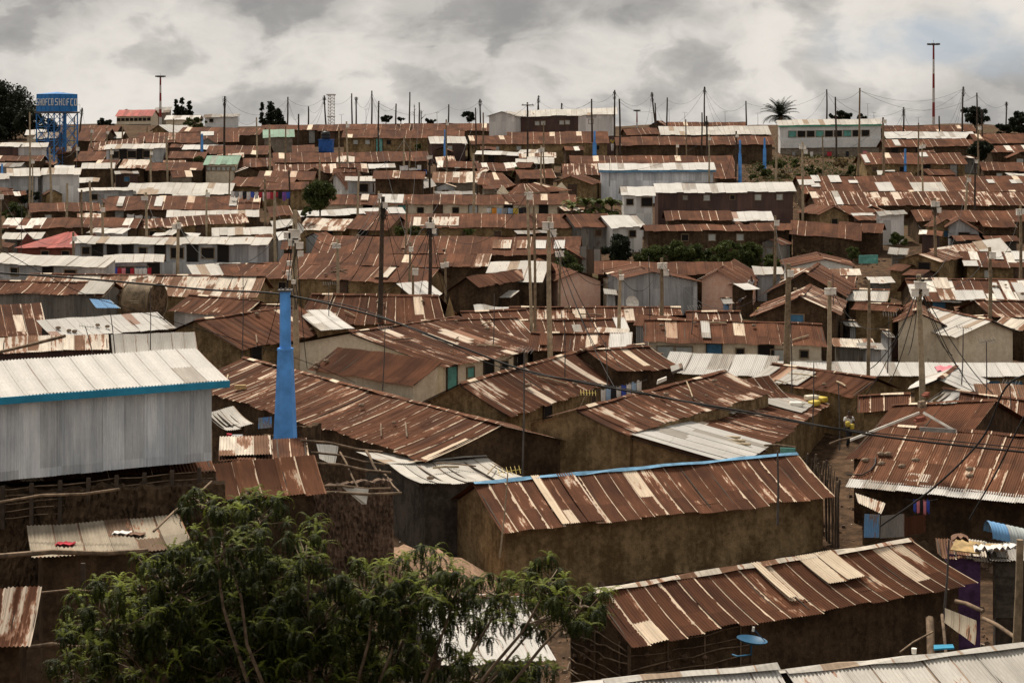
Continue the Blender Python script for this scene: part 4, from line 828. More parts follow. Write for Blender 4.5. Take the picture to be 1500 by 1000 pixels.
house('e7', 'grey awning', (755, 240), (812, 240), 233, 'wg', 'mudd', 'grey flat roof below the turquoise stall', h=2.1, lean=True)
house('e8', 'mid rust 4', (760, 262), (815, 261), 248, 'rs', 'mudd', 'rusty roof left of the cream streaked roof by the silver shed', h=2.2)
# ------------------------------------------------------------------ helpers for things
X, Y, Z = Vector((1, 0, 0)), Vector((0, 1, 0)), Vector((0, 0, 1))
def near_house(u, v, maxlen=7):
    best = min(HOUSES, key=lambda h: abs(h[1] - u) + 1.6 * abs(h[2] - v)); return best[0]
def onroof(key, u, v):
    h = H[key]; A, e, n = h['A'], h['e'], h['n']; up = (n * h['W'] + Z * h['rise']); nr = e.cross(up)
    o = Vector((0, 0, CZ)); d = P(u, v, 1) - o
    t = nr.dot(A - o) / nr.dot(d); return o + d * t
# ------------------------------------------------------------------ utility poles
POLES = []
def pole(u, vt, vb, r=0.10, boxes=0, col='wood', dx=0, label=None, cross=False, tangle=False, d=None, h=2.0):
    base = P(u, vb, d) if d else hit(u, vb, h, d0=60)
    rng = random.Random(int(u * 10 + vt))
    g = G(base.x, base.y); top = P(u + dx, vt, base.y); bx = Vector((base.x, base.y, g - 0.3))
    H_ = top.z - bx.z
    vis = abs(vb - vt)
    sh = near_house(u, vb)
    ht = 'tall' if vis > 75 else ('short' if vis < 38 else 'slim')
    cl = {'wood': 'brown', 'wood_pale': 'pale', 'wood_dark': 'dark'}[col]
    bt = '' if not boxes else (' with white box' if boxes == 1 else ' with white boxes')
    ln = ' leaning' if abs(dx) >= 4 else ''
    lb = label or f'{ht} {cl}{ln} pole{bt} by the {sh}'
    root = empty('utility_pole', (bx.x, bx.y, g), lb, 'pole', 'wooden utility poles')
    mb = MB(); n = 7; pts = []; k = 6
    for i in range(k + 1):
        t = i / k; p = lerp(bx, top, t) + Vector((math.sin(t * 5 + u) * 0.04, 0, 0)); pts.append(p)
    mb.tube(pts, [r * (1.15 - 0.4 * i / k) for i in range(k + 1)], n); mb.build('shaft', M[col], root)
    if cross:
        mb = MB(); c = top - Z * 0.35; mb.box(c + Y * -0.1, X * 0.75, Y * 0.05, Z * 0.06); ca = mb.build('crossarm', M['wood_dark'], root)
        for q in (-0.6, 0, 0.6):
            mb = MB(); mb.tube([c + X * q - Y * 0.1, c + X * q - Y * 0.1 + Z * 0.2], [0.05, 0.035], 6); mb.build('insulator', M['box_white'], ca)
    for i in range(boxes):
        s = rng.uniform(0.13, 0.20); side = (-1) ** i * (0.10 + 0.05 * i); c = top - Z * (0.45 + 0.42 * (i // 2) + 0.1 * rng.random()) - Y * (r + 0.08) + X * side * (1.0 + s)
        mb = MB(); mb.box(c, X * s, Y * 0.09, Z * s * 1.1); mb.box(c + Z * (s * 1.1 + 0.01) - Y * 0.02, X * (s + 0.02), Y * 0.11, Z * 0.015)
        mb.build('meter_box', M['box_white'], root)
    if tangle:                                            # bundled loops of wire at the head
        mb = MB()
        for i in range(7):
            a = rng.random() * 6.28; c = top - Z * rng.uniform(0.2, 1.3); rr = rng.uniform(0.12, 0.3)
            mb.tube([c + Vector((math.cos(a + t) * rr, math.sin(a + t) * rr * 0.6 - 0.1, math.sin(t * 2 + i) * 0.2)) for t in [j * 0.7 for j in range(10)]], 0.018, 4)
        mb.build('wire_bundle', M['cable'], root)
    auto(root, u); POLES.append((u, vt, top, vb, sh)); return root
def pole_at(u): return min(POLES, key=lambda p: abs(p[0] - u))
# the tall ones one notices first
pole(435, 308, 541, 0.17, 0, 'wood_pale', -3, 'thick pale pole hung with many white meter boxes, right behind the blue pillar')
_r = bpy.data.objects[COL.objects[-2].name] if False else None
pole(806, 318, 520, 0.15, 3, 'wood_pale', -2, 'thick pale pole with white boxes standing among streaked roofs at centre')
pole(553, 288, 486, 0.16, 1, 'wood_dark', 9, 'tall dark leaning pole with one box near its top, left of centre', tangle=True)
pole(627, 318, 476, 0.13, 3, 'wood_dark', 4, 'dark pole with white boxes and heavy black cables, next to the leaning one', tangle=True)
pole(1153, 386, 531, 0.19, 1, 'wood', 1, 'thick bare brown pole at the left end of the long white roof')
pole(1212, 412, 539, 0.14, 2, 'wood_pale', 4, 'thick pale pole with white box above the panelled mud house roof')
pole(1351, 402, 575, 0.16, 4, 'wood_pale', -4, 'thick pole with stacked white boxes and radiating cables, right foreground', tangle=True)
pole(1273, 410, 532, 0.10, 0, 'wood', -1); pole(1370, 290, 398, 0.13, 3, 'wood', 0, tangle=True); pole(1450, 362, 470, 0.13, 1, 'wood'); pole(1494, 300, 440, 0.12, 2, 'wood', 1)
pole(779, 275, 495, 0.10, 1, 'wood_pale', -6, 'long thin pale pole left of the thick pale one, centre'); pole(784, 300, 500, 0.09, 0, 'wood', -2)
pole(907.5, 395, 491, 0.12, 1, 'wood_pale'); pole(967, 378, 460, 0.14, 3, 'wood', 3); pole(820, 362, 440, 0.09, 2, 'wood')
pole(495, 350, 431, 0.12, 2, 'wood_pale', -1); pole(600, 355, 428, 0.10, 1, 'wood'); pole(603, 388, 442, 0.10, 1, 'wood', 3); pole(652, 378, 442, 0.10, 2, 'wood')
pole(695, 225, 312, 0.13, 0, 'wood_pale', -2); pole(592, 200, 265, 0.12, 0, 'wood_pale'); pole(599, 204, 263, 0.10, 0, 'wood', 2); pole(629, 224, 286, 0.12, 2, 'wood_dark', 1, tangle=True)
pole(523, 250, 320, 0.12, 0, 'wood_pale', 3); pole(558, 280, 338, 0.11, 1, 'wood_pale', -3); pole(595, 293, 362, 0.10, 0, 'wood'); pole(594, 338, 376, 0.08, 0, 'wood')
pole(404, 280, 372, 0.13, 0, 'wood_pale', -2); pole(388, 262, 332, 0.12, 0, 'wood'); pole(425, 250, 300, 0.11, 0, 'wood_dark', -2); pole(418, 185, 250, 0.1, 0, 'wood')
pole(395, 182, 254, 0.13, 0, 'wood_pale'); pole(468, 234, 263, 0.12, 0, 'wood_pale'); pole(497, 187, 253, 0.11, 0, 'wood'); pole(509, 178, 244, 0.12, 1, 'wood_pale', -1)
pole(554, 148, 223, 0.12, 0, 'wood_dark', 1); pole(654, 175, 249, 0.11, 1, 'wood'); pole(697, 158, 222, 0.1, 0, 'wood_dark'); pole(707.5, 165, 236, 0.11, 0, 'wood')
pole(772, 150, 234, 0.13, 0, 'wood_dark', 1, cross=True); pole(796, 180, 228, 0.1, 0, 'wood'); pole(793, 213, 285, 0.11, 2, 'wood_pale'); pole(798, 214, 272, 0.09, 0, 'wood', -2)
pole(775, 276, 330, 0.12, 2, 'wood_pale', -2)
pole(1005, 175, 238, 0.09, 0, 'wood'); pole(1028, 165, 214, 0.11, 0, 'wood_dark'); pole(1035, 170, 232, 0.13, 0, 'wood_dark', tangle=True); pole(1040, 197, 270, 0.1, 1, 'wood_pale', -2)
pole(991, 208, 239, 0.13, 1, 'wood_pale'); pole(1078, 192, 262, 0.12, 1, 'wood_dark'); pole(1136, 186, 270, 0.13, 0, 'wood_pale', 1); pole(1135, 316, 416, 0.12, 1, 'wood')
pole(1175, 208, 315, 0.12, 3, 'wood_pale', 1); pole(1205, 198, 256, 0.09, 0, 'wood'); pole(1344, 180, 256, 0.1, 0, 'wood', 2); pole(1352, 208, 284, 0.1, 2, 'wood_pale', -1)
pole(1412, 257, 308, 0.12, 1, 'wood_pale', 5); pole(1429, 230, 303, 0.1, 1, 'wood_dark', -1, tangle=True); pole(1433, 182, 252, 0.12, 1, 'wood'); pole(1440, 160, 210, 0.12, 0, 'wood_dark', -2, tangle=True)
pole(1294, 172, 272, 0.14, 1, 'wood'); pole(1256, 129, 255, 0.12, 0, 'wood', 4); pole(1225, 142, 216, 0.13, 0, 'wood_dark', -1); pole(1211, 131, 176, 0.14, 0, 'wood_dark')
# left side
pole(43, 164, 298, 0.10, 0, 'wood_pale', 1); pole(48, 230, 290, 0.07, 1, 'wood_pale', -1); pole(75, 216, 288, 0.13, 0, 'wood_pale', -2); pole(98, 268, 320, 0.12, 0, 'wood_pale')
pole(113, 212, 238, 0.1, 1, 'wood_pale'); pole(109, 171, 216, 0.1, 0, 'wood'); pole(116, 158, 190, 0.14, 0, 'wood_dark', 4, tangle=True); pole(136, 265, 352, 0.12, 0, 'wood_pale', -5)
pole(150, 300, 353, 0.13, 1, 'wood_pale'); pole(120, 278, 342, 0.11, 0, 'wood'); pole(134, 187, 222, 0.11, 1, 'wood_pale'); pole(157, 188, 229, 0.1, 1, 'wood'); pole(165, 217, 262, 0.12, 1, 'wood_pale', -2)
pole(179, 187, 213, 0.12, 0, 'wood'); pole(215.5, 186, 206, 0.1, 0, 'wood'); pole(221, 218, 266, 0.12, 1, 'wood_pale'); pole(246, 200, 257, 0.13, 0, 'wood_pale', -2); pole(254, 174, 210, 0.11, 0, 'wood')
pole(217, 282, 360, 0.13, 2, 'wood_pale', -4); pole(303, 278, 345, 0.1, 1, 'wood_pale'); pole(329, 141, 232, 0.14, 0, 'wood_dark', 0, tangle=True); pole(376, 172, 242, 0.11, 0, 'wood_pale')
pole(336, 246, 290, 0.09, 0, 'wood'); pole(261, 322, 406, 0.14, 2, 'wood_pale', -1); pole(106, 340, 400, 0.12, 1, 'wood', 2); pole(1, 280, 372, 0.13, 2, 'wood'); pole(294, 197, 222, 0.1, 0, 'wood')
# skyline poles
for u_, vt_, vb_, dx_, tg in ((420, 142, 186, 2, 0), (437, 167, 211, 0, 0), (451, 156, 180, 1, 0), (479, 140, 184, -4, 1), (515.5, 137, 181, 0, 0), (521, 142, 182, 1, 1), (544.5, 133, 188, 0, 0),
        (580, 152, 192, 0, 0), (600, 135, 180, 0, 0), (614, 150, 180, 0, 0), (657, 153, 176, 0, 0), (703.4, 145, 182, 0, 1), (787, 140, 164, 2, 1), (790, 144, 164, -2, 0), (823, 151, 163, 0, 1),
        (867, 145, 215, 0, 0), (901, 132, 206, -1, 1), (909, 145, 226, -2, 0), (962, 135, 182, -7, 1), (961, 151, 181, -1, 0), (977, 143, 182, 0, 0), (1032, 127, 186, 0, 1), (1093, 148, 184, 0, 0),
        (1323.6, 157, 187, 0, 1), (1409, 127, 186, 2, 1), (1431, 136, 190, 0, 0), (1474, 149, 174, 0, 1), (1376, 170, 186, 0, 0)):
    pole(u_, vt_, vb_, 0.13, 0, 'wood_dark', dx_, tangle=bool(tg), h=2.2)
# extra boxes up the front pole
_p = [o for o in COL.objects if o.get('label', '').startswith('thick pale pole hung')][0]; _d = _p.location.y
for (u_, v_, s_) in ((431, 344, 8), (421, 345, 5), (439, 360, 5), (427, 356, 4.5), (440, 372, 4), (424, 386, 3.5), (423, 400, 3.5), (424, 407, 3), (430, 413, 3), (433, 352, 4)):
    mb = MB(); c = P(u_, v_, _d - 0.3); s = s_ / F * _d; mb.box(c, X * s, Y * 0.12, Z * s * 0.9); mb.box(c - Y * 0.02 + Z * s * 0.92, X * s * 1.06, Y * 0.14, Z * 0.02); mb.build('meter_box', M['box_white'], _p)
for sgn in (-1, 1, 0.3):
    mb = MB(); mb.tube([P(428 + 5 * sgn + 3 * math.sin(t * 0.9 + sgn), 345 + t * 12, _d - 0.28) for t in range(10)], 0.025, 5); mb.build('cable_drop', M['cable'], _p)

# ------------------------------------------------------------------ cables
def cable(pts, r=0.014, label=None, u=None, n=4, name='cable'):
    mb = MB(); mb.tube(pts, r, n); o = mb.build(name, M['cable'], None, origin=pts[0])
    m_ = pts[len(pts) // 2]; sh = near_house(U(m_), V_(m_))
    tag(o, label or f'thin black cable sagging above the {sh}', 'cable', 'sagging black cables'); auto(o, U(m_)); return o
def span(a, b, sag, k=14):
    return [lerp(a, b, i / k) - Z * sag * 4 * (i / k) * (1 - i / k) for i in range(k + 1)]
def link(ua, ub, sag=0.8, da=0.3, db=0.3, r=0.016): a, b = pole_at(ua)[2], pole_at(ub)[2]; cable(span(a - Z * da, b - Z * db, sag), r)
for a_, b_, s_ in ((329, 420, 2.2), (420, 479, 1.2), (420, 437, 1.5), (479, 451, 1.4), (479, 515, 1.2), (521, 544, 1.8), (544, 600, 1.8), (544, 554, 1.2), (544, 580, 1.6), (554, 657, 1.5), (600, 614, 0.6),
        (600, 703, 2.0), (657, 703, 1.0), (703, 772, 2.0), (772, 787, 0.8), (790, 867, 1.6), (823, 867, 0.8), (867, 901, 0.6), (901, 962, 1.8), (909, 977, 1.6), (977, 1032, 1.4), (1032, 1093, 2.2), (1032, 1078, 2.6),
        (1093, 1211, 1.6), (1211, 1256, 1.2), (1256, 1409, 1.5), (1225, 1323, 1.6), (1323, 1409, 1.4), (1409, 1431, 0.8), (1431, 1474, 1.2), (1256, 1431, 2.2), (116, 134, 1.2), (116, 109, 1.2), (329, 376, 1.6),
        (1494, 1450, 1.5), (1370, 1429, 1.6), (1175, 1136, 1.4), (1294, 1344, 1.4), (43, 75, 1.2), (75, 113, 1.0), (217, 261, 1.5), (303, 388, 1.6), (404, 435, 1.4), (495, 558, 1.2), (553, 627, 1.2), (627, 779, 2.2),
        (806, 907, 1.8), (907, 967, 1.4), (967, 1153, 2.6), (1153, 1212, 1.0), (1212, 1351, 2.4), (435, 553, 2.2), (435, 495, 1.2), (553, 600, 1.4), (600, 652, 1.0), (603, 627, 0.8), (695, 779, 1.4), (1135, 1153, 0.8),
        (1450, 1351, 1.2), (261, 435, 3.0), (1, 106, 2.0), (106, 261, 2.0), (136, 217, 1.4), (592, 629, 1.0), (629, 695, 1.4), (523, 592, 1.0), (1175, 1294, 1.8), (1040, 1078, 0.7), (793, 1040, 3.0), (1351, 1412, 2.5)):
    link(a_, b_, s_)
# heavy drops from the cable-hung poles
for ua, ends in ((1351, ((1275, 540), (1302, 562), (1252, 600), (1410, 545), (1440, 588), (1395, 520), (1330, 520), (1480, 600))), (627, ((604, 475), (560, 430), (655, 440), (672, 470))),
        (553, ((500, 425), (470, 395), (600, 450))), (806, ((905, 575), (890, 540), (845, 470), (915, 545))), (435, ((385, 520), (400, 560), (450, 540))), (1175, ((1150, 250), (1205, 260))),
        (1032, ((990, 182), (1062, 185))), (962, ((945, 184), (975, 184))), (1323.6, ((1308, 187), (1336, 187), (1316, 187))), (1409, ((1385, 190), (1396, 187), (1400, 190))), (544.5, ((565, 186), (532, 186))),
        (479, ((462, 184), (455, 182))), (420, ((440, 186), (405, 188))), (1211, ((1180, 176), (1250, 178))), (1370, ((1345, 330), (1400, 340))), (1078, ((1060, 262), (1100, 258))), (772, ((760, 236), (790, 240)))):
    p = pole_at(ua)
    for (eu, ev) in ends:
        q = hit(eu, ev, 2.2, d0=60); cable(span(p[2] - Z * 0.5, q, 0.5 + 0.02 * (p[2] - q).length), 0.024 if ua in (1351, 627, 806, 435, 553) else 0.018)
# the long overhead cable passing the blue pillar
def long_cable(px, r, label):
    P0 = [P(u, v, d) for u, v, d in px]; pts = []
    for i in range(len(P0) - 1):                           # Catmull-Rom through the points
        a, b, c, d = P0[max(i - 1, 0)], P0[i], P0[i + 1], P0[min(i + 2, len(P0) - 1)]
        for k in range(8):
            t = k / 8; pts.append(0.5 * ((2 * b) + (c - a) * t + (2 * a - 5 * b + 4 * c - d) * t * t + (3 * b - a - 3 * c + d) * t ** 3))
    pts.append(P0[-1]); return cable(pts, r, label, n=6)
long_cable([(-60, 396, 58), (120, 408, 59), (300, 424, 60), (418, 432, 60), (560, 466, 59), (680, 510, 58), (780, 545, 57), (950, 578, 56), (1110, 606, 55), (1300, 640, 54), (1560, 668, 53)], 0.036,
           'thick black overhead cable crossing the whole view past the blue pillar')
long_cable([(418, 434, 60), (520, 450, 59.6), (640, 497, 58), (735, 538, 57.3), (900, 566, 56), (1060, 600, 55), (1250, 630, 54), (1560, 662, 53)], 0.018, 'thinner black cable running just above the thick overhead cable')
long_cable([(1560, 540, 44), (1480, 560, 45), (1440, 640, 46), (1370, 712, 47), (1290, 770, 50)], 0.026, 'black cable looping down over the large rusty roof at right')
long_cable([(1560, 500, 44), (1500, 610, 45), (1460, 690, 46), (1420, 760, 47)], 0.022, 'black cable falling steeply at the right edge')
long_cable([(-60, 330, 70), (100, 420, 72), (200, 455, 74), (420, 520, 78), (520, 560, 84)], 0.016, 'thin black cable crossing the flat white roof at left')

# ------------------------------------------------------------------ thin antenna masts
def antenna(u, vt, vb, lean=0, yagi=True, r=0.028, label=None, d=None, col='metal_dark', yc=None):
    base = P(u, vb, d) if d else hit(u, vb, 2.3, d0=52); top = P(u + lean, vt, base.y); s = base.y / F
    root = empty('aerial_mast', base, label or f'thin rusty aerial mast by the {near_house(u, vb)}', 'aerial', 'thin television aerial masts')
    g = Vector((base.x, base.y, base.z - 0.6)); mb = MB(); mb.tube([g, lerp(g, top, .5) + X * .03, top], [r * 1.2, r, r * .8], 6); mb.build('mast', M[col], root)
    if yagi:
        rng = random.Random(int(u)); a = rng.uniform(-0.6, 0.6); e = Vector((math.cos(a), math.sin(a), rng.uniform(-.15, .15))); q = Vector((-e.y, e.x, 0))
        mb = MB(); mb.tube([top - e * .35, top + e * .45], .014, 4)
        for i in range(6): c = top + e * (-.3 + .14 * i); mb.tube([c - q * (.26 - .02 * i) - Z * .1, c + q * (.26 - .02 * i) + Z * .1], .009, 4)
        mb.build('yagi', M[yc or col], root)
    auto(root, u)
antenna(765, 512, 690, 3, True, .035, 'tall rusty aerial mast rising between the central mud houses', d=70)
antenna(732, 690, 790, 12, True, .025, 'yellowish aerial mast tilting in front of the blue ridged mud house', d=57, col='wood_pale', yc='yellow')
antenna(838, 575, 600, 22, True, .03, 'yellow tipped aerial over the washing lane', d=82, col='wood', yc='yellow')
for u_, vt_, vb_, l_, y_ in ((827, 470, 555, 0, 0), (890, 500, 560, -3, 0), (560, 480, 560, 4, 1), (481, 415, 480, 0, 1), (722, 430, 510, 2, 0), (952, 375, 470, -2, 0), (1230, 560, 640, -2, 0), (1444, 500, 600, 1, 1), (1408, 480, 560, 3, 1),
        (1482, 560, 640, -3, 1), (170, 430, 515, -12, 0), (220, 420, 512, 0, 0), (140, 478, 520, -15, 1), (355, 400, 510, 1, 0), (30, 300, 380, 2, 1), (1220, 400, 470, 0, 0), (1300, 460, 530, 2, 1), (1010, 450, 500, 6, 1),
        (893, 232, 265, 0, 1), (955, 165, 182, 0, 1), (1003, 165, 184, 0, 1), (1062, 164, 184, 0, 1), (1110, 166, 182, 0, 1), (1271, 152, 174, 0, 1), (1280, 165, 176, 0, 1), (350, 168, 172, 0, 1), (640, 165, 182, 0, 1), (500, 168, 184, 0, 1),
        (1345, 172, 186, 0, 1), (980, 160, 180, 0, 1), (536, 160, 184, 0, 1), (1190, 530, 610, 2, 1), (1160, 470, 560, -2, 0)):
    antenna(u_, vt_, vb_, l_, bool(y_))
antenna(1139, 660, 745, 0, False, .04, 'dark thin post at the right end of the blue ridged house', d=64)
antenna(1382, 790, 880, 8, False, .035, 'thin dark post in front of the nearest rusty roof at right', d=53)

# ------------------------------------------------------------------ blue concrete pillars
def pillar(u, vt, vm, vb, w1, w2, w3, d, label, near=False):
    """top row, step row, foot row; widths in photo pixels of top shaft, base top, base foot"""
    s = d / F; foot = P(u, vb, d); g = G(foot.x, d); t, m_ = P(u, vt, d), P(u, vm, d)
    root = empty('blue_pillar', (foot.x, d, g), label, 'pillar', 'blue painted concrete pillars')
    def prism(z0, z1, r0, r1, name, n=6, rot=0.3):
        mb = MB(); a = [Vector((foot.x + math.cos(k * 2 * math.pi / n + rot) * r0, d + math.sin(k * 2 * math.pi / n + rot) * r0, z0)) for k in range(n)]
        b = [Vector((foot.x + math.cos(k * 2 * math.pi / n + rot) * r1, d + math.sin(k * 2 * math.pi / n + rot) * r1, z1)) for k in range(n)]
        for k in range(n): mb.face([a[k], a[(k + 1) % n], b[(k + 1) % n], b[k]])
        mb.face(b); mb.build(name, M['blue_paint'], root)
    r3, r2, r1 = w3 * s / 2, w2 * s / 2, w1 * s / 2
    rb = r3 + (r3 - r2) * (m_.z - g - (m_.z - foot.z)) / max(m_.z - foot.z, .1)
    prism(g - 0.2, m_.z, rb if near else r3 * .9, r2 if near else r3 * .8, 'pedestal'); prism(m_.z, t.z, r1 * 1.05, r1, 'shaft', 8)
    if near:
        prism(m_.z - .01, m_.z + .06, r2 * 1.1, r2 * 1.05, 'collar'); mb = MB()
        for k in range(4): mb.box(t + Vector((0.15 * math.cos(k * 1.57), .15 * math.sin(k * 1.57), 0.04)), X * .03, Y * .03, Z * .06)
        mb.box(t + Z * 0.02, X * r1 * 1.25, Y * r1 * 1.25, Z * 0.03); mb.build('cap', M['metal_dark'], root)
pillar(418, 426, 512, 640, 16, 23, 35, 60, 'large bright blue concrete pillar in the left foreground', True)
pillar(871, 192, 209, 231, 3.2, 5.2, 7.5, 207, 'far blue pillar against the dark row end, under the half brown house')
pillar(1084, 205, 225, 257, 3.2, 5.5, 6.5, 200, 'far blue pillar at the edge of the scrubby slope, the taller of two')
pillar(1120, 202, 218, 235, 3, 5.2, 6.5, 212, 'far blue pillar right below the long whitish skyline roof')
pillar(1326, 218, 230, 257, 3, 4.2, 5, 196, 'thin far blue pillar in front of the row with two white patches')
pillar(652, 190, 205, 227, 3, 4.4, 5.5, 212, 'far blue pillar beside the grey roofed brown shack')
pillar(296, 196, 206, 224, 3, 4.2, 4.6, 212, 'far blue pillar near the white roof right of grey two-storey house')
pillar(3, 240, 246, 256, 2.6, 3.6, 4, 185, 'far blue pillar at the extreme left edge')

# ------------------------------------------------------------------ water tower
STROKES = {'S': [((1, 1), (0, 1)), ((0, 1), (0, .5)), ((0, .5), (1, .5)), ((1, .5), (1, 0)), ((1, 0), (0, 0))], 'H': [((0, 0), (0, 1)), ((1, 0), (1, 1)), ((0, .5), (1, .5))],
           'O': [((0, 0), (0, 1)), ((0, 1), (1, 1)), ((1, 1), (1, 0)), ((1, 0), (0, 0))], 'F': [((0, 0), (0, 1)), ((0, 1), (1, 1)), ((0, .52), (.8, .52))], 'C': [((1, 1), (0, 1)), ((0, 1), (0, 0)), ((0, 0), (1, 0))]}
def tower():
    d = 216; yaw = R(52); c = P(83.5, 243, d); g = G(c.x, d); hs = 1.75
    ax = Vector((math.cos(yaw), math.sin(yaw), 0)); ay = Vector((-math.sin(yaw), math.cos(yaw), 0))
    zt, zb = P(0, 138, d).z, P(0, 163.5, d).z
    root = empty('water_tower', (c.x, d, g), 'blue water tower with white lettered square tank on lattice legs', 'water tower'); C = Vector((c.x, d, 0))
    mb = MB(); mb.box(C + Z * (zt + zb) / 2, ax * hs, ay * hs, Z * (zt - zb) / 2); tank = mb.build('tank', M['blue_tank'], root)
    mb = MB(); a, b, cc, dd = [C + Z * zt + ax * sx * (hs + .06) + ay * sy * (hs + .06) for sx, sy in ((-1, -1), (1, -1), (1, 1), (-1, 1))]; ap = C + Z * (zt + .28)
    for p, q in ((a, b), (b, cc), (cc, dd), (dd, a)): mb.face([p, q, ap])
    mb.build('tank_lid', M['blue_tank'], tank)
    for fn, fx in ((-ay, ax), (-ax, -ay)):
        mb = MB()                                          # pressed panel ribs
        for i in range(5): mb.box(C + Z * (zt + zb) / 2 + fn * (hs + .02) + fx * (-hs + 2 * hs * i / 4), fx * .035, fn * .03, Z * (zt - zb) / 2)
        for z in (zb + .03, zb + (zt - zb) * .33, zb + (zt - zb) * .67, zt - .03): mb.box(C + Z * z + fn * (hs + .02), fx * hs, fn * .035, Z * .03)
        mb.build('panel_ribs', M['blue_tank'], tank)
        txt = 'SHOFCO'; w = 2 * hs / 6; x0 = -hs; hh = .78; zc = zb + (zt - zb) * .36; mb = MB()
        left = fn == -ax
        for i, ch in enumerate(txt):
            for (p, q) in STROKES[ch]:
                X0 = x0 + w * i + w * .22; p3 = C + fn * (hs + .07) + fx * (X0 + p[0] * w * .54) + Z * (zc + p[1] * hh); q3 = C + fn * (hs + .07) + fx * (X0 + q[0] * w * .54) + Z * (zc + q[1] * hh)
                dv = (q3 - p3); l = dv.length; dv.normalize(); sd_ = dv.cross(fn); mb.box((p3 + q3) / 2, dv * (l / 2 + .05), fn * .015, sd_ * .05)
        mb.build('lettering', M['letter_white'], tank)
    mb = MB(); mb.box(C + Z * (zb - .12), ax * (hs + .25), ay * (hs + .25), Z * .1); mb.build('platform', M['metal_dark'], root)
    mb = MB()
    for s in (-1, 1):
        mb.tube([C + Z * (zb + .9) + ax * s * (hs + .25) - ay * (hs + .25), C + Z * (zb + .9) + ax * s * (hs + .25) + ay * (hs + .25)], .02, 4)
        mb.tube([C + Z * (zb - .1) + ax * s * (hs + .25) - ay * (hs + .25), C + Z * (zb + .9) + ax * s * (hs + .25) - ay * (hs + .25)], .02, 4)
    mb.build('handrail', M['metal_dark'], root)
    legs = []
    for sx in (-1, 0, 1):
        for sy in (-1, 1):
            b_ = C + ax * sx * hs * 1.02 + ay * sy * hs * 1.02; mb = MB(); mb.tube([b_ + Z * (g - .5), b_ + Z * (zb - .2)], .095, 6); mb.build('leg', M['blue_tower'], root); legs.append(b_)
    mb = MB(); n = 4; hz = (zb - .2 - g) / n
    cs = [C + ax * sx * hs * 1.02 + ay * sy * hs * 1.02 for sx, sy in ((-1, -1), (1, -1), (1, 1), (-1, 1))]
    for k in range(n):
        z0, z1 = g + k * hz, g + (k + 1) * hz
        for i in range(4):
            p, q = cs[i], cs[(i + 1) % 4]; m_ = (p + q) / 2
            for a, b in ((p, m_), (m_, q)): mb.tube([a + Z * z0, b + Z * z1], .045, 4, False); mb.tube([b + Z * z0, a + Z * z1], .045, 4, False)
            mb.tube([p + Z * z1, q + Z * z1], .055, 4, False)
    mb.build('bracing', M['blue_tower'], root)
    mb = MB()
    for s in (-.22, .22): mb.tube([C - ay * (hs + .4) + ax * (s - .6) + Z * g, C - ay * (hs + .4) + ax * (s - .6) + Z * zt], .03, 4)
    for k in range(24): z = g + .4 * k + .3; mb.tube([C - ay * (hs + .4) + ax * (-.82) + Z * z, C - ay * (hs + .4) + ax * (-.38) + Z * z], .02, 4)
    mb.build('ladder', M['blue_tower'], root)
    mb = MB(); mb.tube([C + ax * .8 - ay * .5 + Z * g, C + ax * .8 - ay * .5 + Z * (zb - .2)], .22, 8); mb.build('pipe', M['blue_tower'], root)
tower()

# ------------------------------------------------------------------ masts
def flood_mast(u, vt, vb, d, r, label, arms, banded):
    b = P(u, vb, d); t = P(u, vt, d); g = G(b.x, d); root = empty('floodlight_mast', (b.x, d, g), label, 'mast', 'tall floodlight masts'); n = 6
    for k in range(n):
        z0, z1 = g + (t.z - g) * k / n, g + (t.z - g) * (k + 1) / n; mb = MB(); mb.tube([(b.x, d, z0), (b.x, d, z1)], [r * (1.2 - .5 * k / n), r * (1.2 - .5 * (k + 1) / n)], 7, cap=False)
        mb.build('shaft_band', M['mast_red' if (k % 2 == 1) else 'mast_white'] if banded else M['mast_white' if k < 2 else 'mast_red'], root)
    mb = MB(); mb.tube([t - X * arms, t + X * arms], .07, 5); mb.tube([t - Y * arms, t + Y * arms], .07, 5); ring = [t + Vector((math.cos(a) * arms * .8, math.sin(a) * arms * .8, 0)) for a in [k * .628 for k in range(11)]]; mb.tube(ring, .05, 4); mb.build('head_ring', M['metal_dark'], root)
    for k in range(6):
        a = k * math.pi / 3 + .2; c = t + Vector((math.cos(a) * arms, math.sin(a) * arms, .12)); mb = MB(); mb.box(c, X * .3, Y * .16, Z * .13); mb.tube([c - Z * .15, c + Z * .02], .04, 4); mb.build('floodlight', M['metal_dark'], root)
    mb = MB(); mb.tube([t, t + Z * arms * 1.0], .025, 4); mb.build('lightning_rod', M['metal_dark'], root)
flood_mast(1367.5, 66, 187, 290, .22, 'very tall red and white banded floodlight mast on the right skyline', .85, True)
flood_mast(235, 113, 172, 310, .22, 'floodlight mast above the red roofed apartment block', .62, True)
flood_mast(933, 163, 184, 310, .14, 'small distant lamp mast on the skyline right of the half brown house', .35, False)
